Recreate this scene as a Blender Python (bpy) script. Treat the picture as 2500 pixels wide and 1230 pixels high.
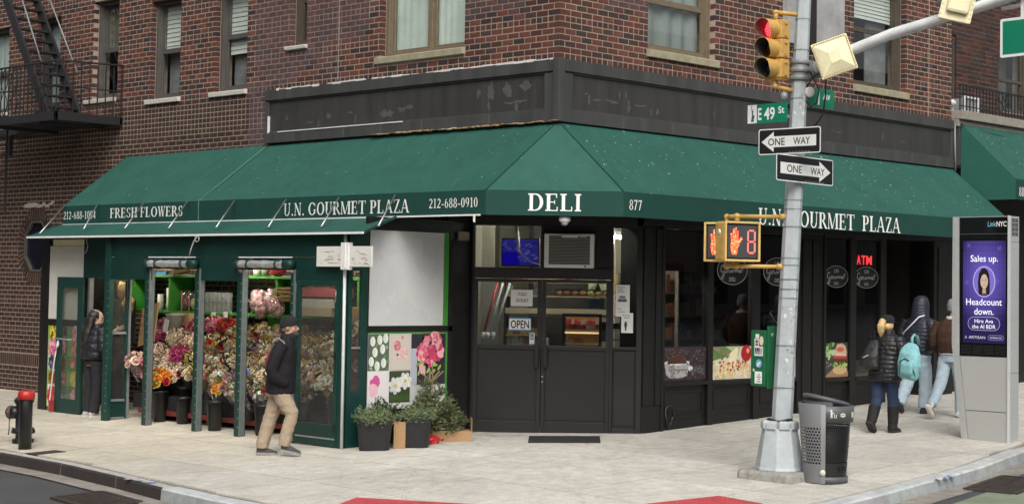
import bpy, math, random
from math import sin, cos, pi, radians
from mathutils import Vector, Matrix, noise
random.seed(7)
S = bpy.context.scene
for o in list(bpy.data.objects): bpy.data.objects.remove(o)

# ---------------------------------------------------------------- camera, sky, sun, exposure
CAM = Vector((-15.781, -14.761, 2.041))
YAW, PIT, ROL = radians(44.609), radians(2.6), radians(0.988)
_f = Vector((cos(PIT)*cos(YAW), cos(PIT)*sin(YAW), sin(PIT)))
_r = Vector((sin(YAW), -cos(YAW), 0)); _u = _r.cross(_f)
_r2 = cos(ROL)*_r + sin(ROL)*_u; _u2 = -sin(ROL)*_r + cos(ROL)*_u
cd = bpy.data.cameras.new('camera'); cam = bpy.data.objects.new('camera', cd); S.collection.objects.link(cam)
cam.matrix_world = Matrix(((_r2.x, _u2.x, -_f.x, CAM.x), (_r2.y, _u2.y, -_f.y, CAM.y), (_r2.z, _u2.z, -_f.z, CAM.z), (0, 0, 0, 1)))
cd.sensor_width = 36; cd.lens = 4118.8/2500*36; cd.shift_y = -(615-508.9)/2500
cd.clip_end = 600; cd.clip_start = .1
S.camera = cam
SUN_EL, SUN_AZ = radians(44), radians(229)     # azimuth measured from +x towards +y of the direction towards the sun
w = bpy.data.worlds.new('World'); S.world = w; w.use_nodes = True
nt = w.node_tree; nt.nodes.clear()
out = nt.nodes.new('ShaderNodeOutputWorld'); bg = nt.nodes.new('ShaderNodeBackground')
sky = nt.nodes.new('ShaderNodeTexSky'); sky.sky_type = 'NISHITA'; sky.sun_disc = False
sky.sun_elevation = SUN_EL; sky.sun_rotation = pi/2 - SUN_AZ; sky.air_density = 1.0; sky.dust_density = 6.0; sky.ozone_density = 1.0
hs = nt.nodes.new('ShaderNodeHueSaturation'); hs.inputs['Saturation'].default_value = .22
nt.links.new(sky.outputs[0], hs.inputs['Color']); nt.links.new(hs.outputs[0], bg.inputs['Color'])
bg.inputs['Strength'].default_value = .15; nt.links.new(bg.outputs[0], out.inputs['Surface'])
sd = bpy.data.lights.new('sun', 'SUN'); sun = bpy.data.objects.new('sun', sd); S.collection.objects.link(sun)
sd.energy = 1.0; sd.angle = radians(28); sd.color = (1, .95, .87)
sun.rotation_euler = Vector((cos(SUN_EL)*cos(SUN_AZ), cos(SUN_EL)*sin(SUN_AZ), sin(SUN_EL))).to_track_quat('Z', 'Y').to_euler()
S.view_settings.view_transform = 'Standard'; S.view_settings.look = 'None'
S.view_settings.gamma = 1; S.view_settings.use_curve_mapping = False; S.view_settings.exposure = 0.22
S.render.engine = 'CYCLES'; S.cycles.max_bounces = 6; S.cycles.transparent_max_bounces = 12
S.cycles.diffuse_bounces = 3; S.cycles.glossy_bounces = 3; S.cycles.use_denoising = True

# ---------------------------------------------------------------- helpers
def V3(*a): return Vector(a)
def zg(x, y): return .034*x + (-.003*y if y > 0 else .015*y)       # the pavement rises towards the avenue's far end
MATS = {}
def M(name, col=(.5, .5, .5), rough=.6, metal=0., ns=0, na=.2, bump=0., bs=60., spec=.5, vcol=False, emit=None, alpha=None, stretch=None, coat=0, sub=0):
    """Procedural material: base colour (or the mesh's own piece colours), mottled by noise, fine bump."""
    if name in MATS: return MATS[name]
    m = bpy.data.materials.new(name); m.use_nodes = True; t = m.node_tree; L = t.links
    b = t.nodes['Principled BSDF']
    b.inputs['Roughness'].default_value = rough; b.inputs['Metallic'].default_value = metal
    b.inputs['Specular IOR Level'].default_value = spec
    if coat: b.inputs['Coat Weight'].default_value = coat
    c = (*col, 1)
    src = None
    if vcol:
        a = t.nodes.new('ShaderNodeVertexColor'); a.layer_name = 'Col'; src = a.outputs['Color']
    tc = t.nodes.new('ShaderNodeTexCoord')
    vec = tc.outputs['Object']
    if stretch:
        mp = t.nodes.new('ShaderNodeMapping'); mp.inputs['Scale'].default_value = stretch
        L.new(vec, mp.inputs[0]); vec = mp.outputs[0]
    if ns:
        n = t.nodes.new('ShaderNodeTexNoise'); n.inputs['Scale'].default_value = ns; n.inputs['Detail'].default_value = 6; n.inputs['Roughness'].default_value = .65
        L.new(vec, n.inputs['Vector'])
        r = t.nodes.new('ShaderNodeMapRange'); r.inputs[1].default_value = .25; r.inputs[2].default_value = .75
        r.inputs[3].default_value = 1-na; r.inputs[4].default_value = 1+na
        L.new(n.outputs[0], r.inputs[0])
        mx = t.nodes.new('ShaderNodeMix'); mx.data_type = 'RGBA'; mx.blend_type = 'MULTIPLY'; mx.inputs[0].default_value = 1
        if src: L.new(src, mx.inputs[6])
        else: mx.inputs[6].default_value = c
        L.new(r.outputs[0], mx.inputs[7]); src = mx.outputs[2]
        r2 = t.nodes.new('ShaderNodeMapRange'); r2.inputs[3].default_value = max(0, rough-.12); r2.inputs[4].default_value = min(1, rough+.12)
        L.new(n.outputs[0], r2.inputs[0]); L.new(r2.outputs[0], b.inputs['Roughness'])
    if src: L.new(src, b.inputs['Base Color'])
    else: b.inputs['Base Color'].default_value = c
    if bump:
        n2 = t.nodes.new('ShaderNodeTexNoise'); n2.inputs['Scale'].default_value = bs; n2.inputs['Detail'].default_value = 5
        L.new(vec, n2.inputs['Vector'])
        bp = t.nodes.new('ShaderNodeBump'); bp.inputs['Strength'].default_value = bump; bp.inputs['Distance'].default_value = .01
        L.new(n2.outputs[0], bp.inputs['Height']); L.new(bp.outputs[0], b.inputs['Normal'])
    if emit:
        b.inputs['Emission Strength'].default_value = emit
        if src: L.new(src, b.inputs['Emission Color'])
        else: b.inputs['Emission Color'].default_value = c
    if alpha is not None: b.inputs['Alpha'].default_value = alpha
    if sub: b.inputs['Subsurface Weight'].default_value = sub; b.inputs['Subsurface Radius'].default_value = (.01, .004, .002)
    MATS[name] = m
    return m
def glass(name, tint=(.9, .93, .92), rough=.0, ior=1.45, haze=0., hazecol=(.5, .5, .5), refl=1.):
    """Window glass: see-through with a Fresnel reflection, optionally dusty."""
    if name in MATS: return MATS[name]
    m = bpy.data.materials.new(name); m.use_nodes = True; t = m.node_tree; L = t.links; t.nodes.clear()
    o = t.nodes.new('ShaderNodeOutputMaterial'); tr = t.nodes.new('ShaderNodeBsdfTransparent'); tr.inputs[0].default_value = (*tint, 1)
    gl = t.nodes.new('ShaderNodeBsdfGlossy'); gl.inputs['Roughness'].default_value = rough; gl.inputs[0].default_value = (1, 1, 1, 1)
    fr = t.nodes.new('ShaderNodeFresnel'); fr.inputs[0].default_value = ior
    mu = t.nodes.new('ShaderNodeMath'); mu.operation = 'MULTIPLY'; mu.inputs[1].default_value = 1.7*refl; mu.use_clamp = True
    gb = t.nodes.new('ShaderNodeNewGeometry'); fb_ = t.nodes.new('ShaderNodeMath'); fb_.operation = 'SUBTRACT'; fb_.inputs[0].default_value = 1; L.new(gb.outputs['Backfacing'], fb_.inputs[1])
    m0 = t.nodes.new('ShaderNodeMath'); m0.operation = 'MULTIPLY'; L.new(fr.outputs[0], m0.inputs[0]); L.new(fb_.outputs[0], m0.inputs[1])
    L.new(m0.outputs[0], mu.inputs[0])
    mx = t.nodes.new('ShaderNodeMixShader'); L.new(mu.outputs[0], mx.inputs[0])
    base = tr.outputs[0]
    if haze:
        d = t.nodes.new('ShaderNodeBsdfDiffuse'); d.inputs[0].default_value = (*hazecol, 1)
        mh = t.nodes.new('ShaderNodeMixShader')
        n = t.nodes.new('ShaderNodeTexNoise'); n.inputs['Scale'].default_value = 4; n.inputs['Detail'].default_value = 6
        tc = t.nodes.new('ShaderNodeTexCoord'); L.new(tc.outputs['Object'], n.inputs['Vector'])
        r = t.nodes.new('ShaderNodeMapRange'); r.inputs[3].default_value = haze*.5; r.inputs[4].default_value = haze*1.5; L.new(n.outputs[0], r.inputs[0])
        L.new(r.outputs[0], mh.inputs[0]); L.new(base, mh.inputs[1]); L.new(d.outputs[0], mh.inputs[2]); base = mh.outputs[0]
    L.new(base, mx.inputs[1]); L.new(gl.outputs[0], mx.inputs[2]); L.new(mx.outputs[0], o.inputs[0])
    MATS[name] = m
    return m

class MB:
    """Collects faces, then links them as ONE mesh object."""
    def __init__(s): s.v = []; s.f = []; s.m = []; s.c = []; s.s = []; s.col = (1, 1, 1); s.mi = 0
    def add(s, vs, fs, smooth=False, col=None, mi=None):
        n = len(s.v); s.v += [Vector(p) for p in vs]
        for f in fs:
            s.f.append([i+n for i in f]); s.m.append(s.mi if mi is None else mi); s.c.append(col or s.col); s.s.append(smooth)
        return s
    def box(s, x0, x1, y0, y1, z0, z1, **k):
        x0, x1 = min(x0, x1), max(x0, x1); y0, y1 = min(y0, y1), max(y0, y1); z0, z1 = min(z0, z1), max(z0, z1)
        v = [(x, y, z) for z in (z0, z1) for x, y in ((x0, y0), (x1, y0), (x1, y1), (x0, y1))]
        return s.add(v, [(3, 2, 1, 0), (4, 5, 6, 7), (0, 1, 5, 4), (1, 2, 6, 5), (2, 3, 7, 6), (3, 0, 4, 7)], **k)
    def obox(s, c, a, b, d, **k):
        """box about centre c with half-axis vectors a, b, d"""
        c, a, b, d = map(Vector, (c, a, b, d))
        v = [c-a-b-d, c+a-b-d, c+a+b-d, c-a+b-d, c-a-b+d, c+a-b+d, c+a+b+d, c-a+b+d]
        fl = a.cross(b).dot(d) < 0
        fs = [(3, 2, 1, 0), (4, 5, 6, 7), (0, 1, 5, 4), (1, 2, 6, 5), (2, 3, 7, 6), (3, 0, 4, 7)]
        return s.add(v, [f[::-1] for f in fs] if fl else fs, **k)
    def bar(s, p, q, w, h=None, up=(0, 0, 1), **k):
        p, q = Vector(p), Vector(q); h = h or w; d = q-p; a = d.normalized(); u = Vector(up)
        if abs(a.dot(u)) > .98: u = Vector((1, 0, 0))
        sd_ = a.cross(u).normalized(); u2 = sd_.cross(a)
        return s.obox((p+q)/2, d/2, sd_*w/2, u2*h/2, **k)
    def loft(s, rings, caps=True, smooth=True, closed=False, **k):
        n = len(rings[0]); v = [p for r in rings for p in r]; fs = []
        for i in range(len(rings)-1):
            for j in range(n):
                j2 = (j+1) % n; fs.append((i*n+j, i*n+j2, (i+1)*n+j2, (i+1)*n+j))
        if closed:
            i = len(rings)-1
            for j in range(n): j2 = (j+1) % n; fs.append((i*n+j, i*n+j2, j2, j))
        elif caps:
            fs.append(tuple(range(n))[::-1]); fs.append(tuple((len(rings)-1)*n+j for j in range(n)))
        return s.add(v, fs, smooth=smooth, **k)
    def tube(s, pts, r, n=8, caps=True, flat=1., smooth=True, **k):
        pts = [Vector(p) for p in pts]; R = r if isinstance(r, (list, tuple)) else [r]*len(pts); rings = []; pu = None
        for i, p in enumerate(pts):
            d = (pts[min(i+1, len(pts)-1)]-pts[max(i-1, 0)]).normalized()
            if pu is None:
                u = Vector((0, 0, 1)) if abs(d.z) < .9 else Vector((1, 0, 0))
            else: u = pu
            a = d.cross(u).normalized(); b = a.cross(d).normalized(); pu = b
            rings.append([p+(a*cos(2*pi*j/n)+b*sin(2*pi*j/n)*flat)*R[i] for j in range(n)])
        return s.loft(rings, caps, smooth, **k)
    def lathe(s, prof, c=(0, 0, 0), n=16, ax=(0, 0, 1), ref=None, smooth=True, caps=True, **k):
        """profile [(radius, height)] turned about an axis through c"""
        c, z = Vector(c), Vector(ax).normalized()
        x = Vector(ref) if ref else (Vector((1, 0, 0)) if abs(z.x) < .9 else Vector((0, 1, 0)))
        y = z.cross(x).normalized(); x = y.cross(z)
        return s.loft([[c+z*h+(x*cos(2*pi*j/n)+y*sin(2*pi*j/n))*r for j in range(n)] for r, h in prof], caps, smooth, **k)
    def ball(s, c, r, n=12, m=7, **k):
        c = Vector(c); r = r if isinstance(r, (tuple, list)) else (r, r, r)
        rings = []
        for i in range(m+1):
            a = -pi/2 + pi*(.04+.92*i/m)
            rings.append([c+Vector((r[0]*cos(a)*cos(2*pi*j/n), r[1]*cos(a)*sin(2*pi*j/n), r[2]*sin(a))) for j in range(n)])
        return s.loft(rings, **k)
    def poly(s, pts, flip=False, **k):
        r = range(len(pts)); return s.add(pts, [tuple(r)[::-1] if flip else tuple(r)], **k)
    def prism(s, poly, o, u, v, depth, **k):
        """polygon [(a, b)] in the frame o + a*u + b*v, extruded along u x v by depth"""
        o, u, v = map(Vector, (o, u, v)); nrm = u.cross(v).normalized(); n = len(poly)
        P = [o+u*a+v*b for a, b in poly]; Q = [p+nrm*depth for p in P]
        fs = [tuple(range(n))[::-1], tuple(range(n, 2*n))]+[(i, (i+1) % n, n+(i+1) % n, n+i) for i in range(n)]
        return s.add(P+Q, fs, **k)
    def shift(s, d): d = Vector(d); s.v = [p+d for p in s.v]; return s
    def xf(s, m): s.v = [m @ p for p in s.v]; return s
    def mesh(s, name, mats):
        me = bpy.data.meshes.new(name); me.from_pydata(s.v, [], s.f)
        for m in (mats if isinstance(mats, (list, tuple)) else [mats]): me.materials.append(m)
        me.polygons.foreach_set('material_index', s.m); me.polygons.foreach_set('use_smooth', s.s)
        at = me.color_attributes.new('Col', 'FLOAT_COLOR', 'CORNER'); d = []
        for f, c in zip(s.f, s.c): d += [c[0], c[1], c[2], 1.]*len(f)
        at.data.foreach_set('color', d); me.update()
        return me
    def build(s, name, mats, parent=None, bevel=0, world=True):
        """link as one object; coordinates are world ones unless world=False (then local to the parent)"""
        if parent is not None and world: s.shift(-worldloc(parent))
        return link(name, s.mesh(name, mats), parent, bevel)
def worldloc(o):
    p = Vector(o.location)
    while o.parent: o = o.parent; p = p+Vector(o.location)
    return p
def link(name, me, parent=None, bevel=0, loc=None):
    o = bpy.data.objects.new(name, me); S.collection.objects.link(o)
    if parent is not None: o.parent = parent
    if loc is not None: o.location = loc
    if bevel:
        b = o.modifiers.new('bevel', 'BEVEL'); b.width = bevel; b.segments = 2; b.limit_method = 'ANGLE'; b.harden_normals = False
    return o
def tag(o, label=None, cat=None, group=None, kind=None):
    if label: o['label'] = label
    if cat: o['category'] = cat
    if group: o['group'] = group
    if kind: o['kind'] = kind
    return o
def thing(name, label, cat, loc=(0, 0, 0), rz=0, group=None):
    o = bpy.data.objects.new(name, None); S.collection.objects.link(o); o.location = loc; o.rotation_euler = (0, 0, rz); o.empty_display_size = .2
    return tag(o, label, cat, group)
def copy_tree(o, parent=None, loc=None, rot=None, label=None):
    c = o.copy(); S.collection.objects.link(c)
    if parent is not None: c.parent = parent
    if loc is not None: c.location = loc
    if rot is not None: c.rotation_euler = rot
    if label: c['label'] = label
    for ch in o.children: copy_tree(ch, c)
    return c
def rnd(a, b): return random.uniform(a, b)
def jit(c, a=.1): k = 1+rnd(-a, a); return tuple(max(0, min(1, x*k*(1+rnd(-a/3, a/3)))) for x in c)

# ---- lettering
def sans(body, bold=0., space=1.):
    """sans-serif lettering as flat polygons, normalised to cap height 1; returns verts2d, faces, width"""
    cu = bpy.data.curves.new('t', 'FONT'); cu.body = body; cu.size = 1; cu.offset = bold; cu.space_character = space
    cu.resolution_u = 3
    ob = bpy.data.objects.new('t', cu); S.collection.objects.link(ob)
    dg = bpy.context.evaluated_depsgraph_get(); me = bpy.data.meshes.new_from_object(ob.evaluated_get(dg))
    v = [(p.co.x, p.co.y) for p in me.vertices]; f = [tuple(p.vertices) for p in me.polygons]
    bpy.data.objects.remove(ob); bpy.data.curves.remove(cu); bpy.data.meshes.remove(me)
    k = 1/.69
    x0 = min(a for a, b in v); x1 = max(a for a, b in v)
    return [((a-x0)*k, b*k) for a, b in v], f, (x1-x0)*k
_T, _t = .17, .075
def _arc(cx, cy, rx, ry, a0, a1, T=_T, t=_t, n=14):
    o = []
    for i in range(n):
        a, b = radians(a0+(a1-a0)*i/n), radians(a0+(a1-a0)*(i+1)/n)
        o.append([(cx+rx*cos(a), cy+ry*sin(a)), (cx+rx*cos(b), cy+ry*sin(b)), (cx+(rx-T)*cos(b), cy+(ry-t)*sin(b)), (cx+(rx-T)*cos(a), cy+(ry-t)*sin(a))])
    return o
def _r(x0, x1, y0, y1): return [[(x0, y0), (x1, y0), (x1, y1), (x0, y1)]]
def _st(x, T=_T, s=.08, top=True, bot=True, y0=0, y1=1):
    o = _r(x, x+T, y0+(_t if bot else 0), y1-(_t if top else 0))
    if bot: o += _r(x-s, x+T+s, y0, y0+_t)
    if top: o += _r(x-s, x+T+s, y1-_t, y1)
    return o
def _ln(x0, y0, x1, y1, w): return [[(x0-w/2, y0), (x0+w/2, y0), (x1+w/2, y1), (x1-w/2, y1)]]
def _hs(x, y, w=.2): return _r(x-w/2, x+w/2, y, y+_t)
def glyph(c):
    if c == 'D': return _st(.1)+_r(.245, .4, .945, 1)+_r(.245, .4, 0, .055)+_arc(.4, .5, .4, .5, -90, 90), .86
    if c == 'E': return _st(.1)+_r(.245, .62, .945, 1)+_r(.245, .66, 0, .055)+_r(.245, .52, .49, .545)+_r(.57, .62, .76, .945)+_r(.61, .66, .055, .25)+_r(.48, .52, .4, .63), .74
    if c == 'F': return _st(.1)+_r(.245, .62, .945, 1)+_r(.245, .5, .47, .525)+_r(.57, .62, .74, .945)+_r(.46, .5, .38, .61), .68
    if c == 'L': return _st(.1)+_r(.245, .64, 0, .055)+_r(.59, .64, .055, .27), .72
    if c == 'I': return _st(.1), .36
    if c == 'R': return _st(.1)+_r(.245, .4, .945, 1)+_r(.245, .4, .47, .525)+_arc(.4, .735, .24, .265, -90, 90)+_ln(.74, 0, .42, .47, .16)+_r(.74, .84, 0, .05), .82
    if c == 'P': return _st(.1)+_r(.245, .4, .945, 1)+_r(.245, .4, .43, .485)+_arc(.4, .715, .26, .285, -90, 90), .72
    if c == 'S': return _arc(.33, .745, .25, .255, 20, 255, .12, .06)+_arc(.33, .255, .26, .255, 75, -160, .12, .06)+_ln(.25, .52, .42, .46, .1)+_r(.53, .57, .7, .95)+_r(.08, .12, .05, .3), .66
    if c == 'H': return _st(.1)+_st(.6)+_r(.245, .6, .48, .535), .86
    if c == 'O': return _arc(.45, .5, .41, .51, 0, 360, n=28), .9
    if c == 'W': return _ln(.14, 1, .34, 0, .13)+_ln(.34, 0, .52, .95, .055)+_ln(.5, 1, .7, 0, .13)+_ln(.7, 0, .9, 1, .055)+_hs(.14, .945, .26)+_hs(.52, .945, .24)+_hs(.9, .945, .2), 1.02
    if c == 'U': return _st(.1, bot=False, y0=.3)+_st(.62, T=.06, bot=False, y0=.3)+_arc(.39, .32, .29, .33, 180, 360, .1, .07), .82
    if c == 'N': return _st(.12, T=.055, s=.07)+_st(.68, T=.055, s=.07, bot=False)+_ln(.15, 1, .68, .0, .15), .88
    if c == 'G': return _arc(.45, .5, .41, .51, 40, 335)+_st(.66, T=.12, s=.06, bot=False, y0=.1, y1=.45)+_r(.73, .77, .68, .95), .9
    if c == 'M': return _st(.1, T=.055, s=.07)+_st(.82, T=_T, s=.07)+_ln(.16, 1, .48, .02, .14)+_ln(.48, .02, .82, 1, .055), 1.08
    if c == 'T': return _st(.32, top=False)+_r(.03, .77, .945, 1)+_r(.03, .075, .76, .945)+_r(.725, .77, .76, .945), .8
    if c == 'A': return _ln(.1, 0, .4, 1, .055)+_ln(.42, 1, .72, 0, .15)+_r(.2, .56, .32, .375)+_hs(.1, 0, .22)+_hs(.73, 0, .26), .84
    if c == 'Z': return _ln(.16, 0, .6, 1, .15)+_r(.09, .66, .945, 1)+_r(.08, .68, 0, .055)+_r(.09, .135, .76, .945)+_r(.635, .68, .055, .25), .74
    if c == '.': return _r(.08, .22, 0, .14), .3
    if c == '-': return _r(.06, .36, .3, .39), .42
    if c == '0': return _arc(.28, .5, .24, .51, 0, 360, .12, .05, 22), .56
    if c == '1': return _st(.2, T=.12, top=False)+_ln(.1, .85, .24, .99, .08), .5
    if c == '2': return _arc(.27, .73, .22, .28, 165, -30, .12, .06)+_ln(.1, .1, .42, .6, .1)+_r(.06, .5, 0, .12), .56
    if c == '4': return _r(.32, .44, 0, 1)+_r(.04, .52, .22, .31)+_ln(.07, .3, .36, .98, .07), .56
    if c == '6': return _arc(.28, .31, .23, .32, 0, 360, .11, .055, 20)+_arc(.38, .4, .32, .6, 105, 185, .11, .06), .56
    if c == '7': return _ln(.18, 0, .44, .95, .11)+_r(.06, .5, .89, 1)+_r(.06, .1, .76, .89), .54
    if c == '8': return _arc(.28, .745, .2, .26, 0, 360, .1, .055, 20)+_arc(.28, .26, .24, .27, 0, 360, .11, .055, 20), .56
    if c == '9': return _arc(.28, .69, .23, .32, 0, 360, .11, .055, 20)+_arc(.18, .6, .32, .6, -75, 5, .11, .06), .56
    return [], .34
def serif(body, space=.03):
    v, f, x = [], [], 0
    for ch in body:
        ps, w_ = glyph(ch)
        for p in ps:
            n = len(v); v += [(a+x, b) for a, b in p]; f.append(tuple(range(n, n+len(p))))
        x += w_+space
    x0 = min(a for a, b in v); x1 = max(a for a, b in v)
    return [(a-x0, b) for a, b in v], f, x1-x0
def write(mb, txt, o, u, v, width=None, height=.1, align='l', step=.00012, col=None, mi=None):
    """lay lettering (verts, faces, width) on the plane o + a*u + b*v (unit vectors); strokes lifted one above the other"""
    vs, fs, w_ = txt; o, u, v = Vector(o), Vector(u).normalized(), Vector(v).normalized(); n = u.cross(v)
    sx = (width/w_) if width else height
    dx = {'l': 0, 'c': -w_*sx/2, 'r': -w_*sx}[align]
    for i, f in enumerate(fs):
        pts = [o+u*(vs[j][0]*sx+dx)+v*vs[j][1]*height+n*(step*(i % 9)) for j in f]
        ar = sum(vs[f[k]][0]*vs[f[(k+1) % len(f)]][1]-vs[f[(k+1) % len(f)]][0]*vs[f[k]][1] for k in range(len(f)))
        mb.poly(pts, flip=ar < 0, col=col, mi=mi)
class Print:
    """flat print: shapes laid on a sheet, each a hair above the one below; u, v in metres from the lower left"""
    def __init__(s, mb, o, u, v, lift=.00015): s.mb = mb; s.o = Vector(o); s.u = Vector(u).normalized(); s.v = Vector(v).normalized(); s.n = s.u.cross(s.v); s.k = 0; s.l = lift
    def at(s, a, b): return s.o+s.u*a+s.v*b+s.n*(s.l*s.k)
    def poly(s, pts, col):
        ar = sum(pts[i][0]*pts[(i+1) % len(pts)][1]-pts[(i+1) % len(pts)][0]*pts[i][1] for i in range(len(pts)))
        s.mb.poly([s.at(*p) for p in pts], flip=ar < 0, col=col); s.k = s.k % 60+1
    def rect(s, a0, b0, a1, b1, col): s.poly([(a0, b0), (a1, b0), (a1, b1), (a0, b1)], col)
    def oval(s, a, b, ra, rb, col, n=12, rot=0): s.poly([(a+ra*cos(t)*cos(rot)-rb*sin(t)*sin(rot), b+ra*cos(t)*sin(rot)+rb*sin(t)*cos(rot)) for t in [2*pi*i/n for i in range(n)]], col)
    def text(s, txt, a, b, h, col, width=None, align='l'):
        write(s.mb, txt, s.at(a, b), s.u, s.v, width, h, align, col=col); s.k = s.k % 60+1
# ---------------------------------------------------------------- materials
brickM = M('brick_clay', vcol=True, rough=.85, ns=14, na=.28, bump=.35, bs=90, spec=.25)
mortarM = M('mortar', vcol=True, rough=.95, ns=9, na=.2, bump=.4, bs=120, spec=.1)
vM = M('painted_pieces', vcol=True, rough=.6, ns=6, na=.1)
printM = M('printed_sheet', vcol=True, rough=.45, spec=.3)
clothM = M('green_canvas', (.026, .105, .083), rough=.75, ns=2.2, na=.14, bump=.12, bs=300, spec=.2)
valM = M('valance_shade_green', (.0125, .056, .045), rough=.7, ns=3, na=.12, bump=.1, bs=300, spec=.2)  # darker copy of the canvas green; shade of upright faces is in the colour
tarpM = M('green_tarp', (.0045, .032, .0265), rough=.5, ns=2.5, na=.26, bump=.25, bs=14, spec=.35)
greenpaint = M('green_paint', (.0055, .038, .030), rough=.42, ns=7, na=.2, bump=.05)
limegreen = M('bright_green_board', (.045, .25, .03), rough=.55, ns=5, na=.18)
blackpaint = M('black_paint', (.010, .0095, .009), rough=.38, ns=4, na=.25, bump=.05, bs=40)
doorpaint = M('door_paint', (.0095, .0088, .0082), rough=.5, ns=3, na=.2, bump=.06, bs=50)
charcoal = M('charcoal_paint', (.0065, .006, .0055), rough=.5, ns=5, na=.22, bump=.06, bs=50)
fasciaM = M('fascia_metal', (.050, .050, .050), rough=.6, ns=5, na=.34, stretch=(1, 1, .18), bump=.05, bs=30)
fasciaP = M('fascia_panel', (.036, .0345, .033), rough=.6, ns=4, na=.36, stretch=(1.4, 1.4, .12), bump=.05, bs=20)
alu = M('aluminium', (.5, .5, .5), rough=.35, metal=.8, ns=20, na=.15)
galv = M('galvanised', (.24, .26, .265), rough=.55, metal=.3, ns=12, na=.15)
polegrey = M('pole_paint', (.40, .44, .455), rough=.5, ns=7, na=.16, bump=.08, bs=40)
yellow = M('signal_yellow', (.52, .315, .085), rough=.45, ns=9, na=.2, bump=.05, bs=60)
paleyellow = M('faded_yellow', (.80, .73, .47), rough=.5, ns=7, na=.14, bump=.06, bs=60)
white = M('white_paint', (.75, .75, .73), rough=.5, ns=8, na=.06)
offwhite = M('off_white', (.6, .58, .52), rough=.6, ns=7, na=.14)
blackpl = M('black_plastic', (.010, .010, .011), rough=.42, ns=12, na=.2)
greypl = M('grey_plastic', (.085, .09, .095), rough=.5, ns=10, na=.15)
limestone = M('limestone', (.34, .31, .21), rough=.85, ns=9, na=.22, bump=.2, bs=50)
stonewhite = M('pale_sill', (.6, .56, .5), rough=.8, ns=20, na=.2, bump=.2)
brownmetal = M('brown_window_frame', (.075, .062, .047), rough=.5, ns=7, na=.2)
greymetal = M('grey_window_frame', (.085, .078, .07), rough=.5, ns=7, na=.2)
tanmetal = M('tan_window_frame', (.16, .125, .08), rough=.5, ns=7, na=.2)
ironM = M('black_iron', (.016, .015, .016), rough=.6, ns=15, na=.3, bump=.2, bs=70)
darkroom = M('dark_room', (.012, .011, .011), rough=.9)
cardM = M('cardboard', (.36, .22, .11), rough=.85, ns=10, na=.12)
kraft = M('kraft_paper', (.36, .25, .14), rough=.85, ns=10, na=.14)
winglass = glass('window_glass', (.86, .9, .89))
shopglass = glass('shop_glass', (.72, .76, .76))
darkglass = glass('tinted_glass', (.6, .6, .6), refl=1.0)
dustglass = glass('dusty_glass', (.85, .86, .84), haze=.04, hazecol=(.5, .5, .47), refl=.8)
clearwrap = glass('cellophane', (.93, .93, .93), rough=.12, haze=.04, hazecol=(.8, .8, .8), refl=1.6)
screenM = M('lit_screen', vcol=True, rough=.2, emit=.44, spec=.5)
ledM = M('led', vcol=True, rough=.3, emit=3.2)

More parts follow.
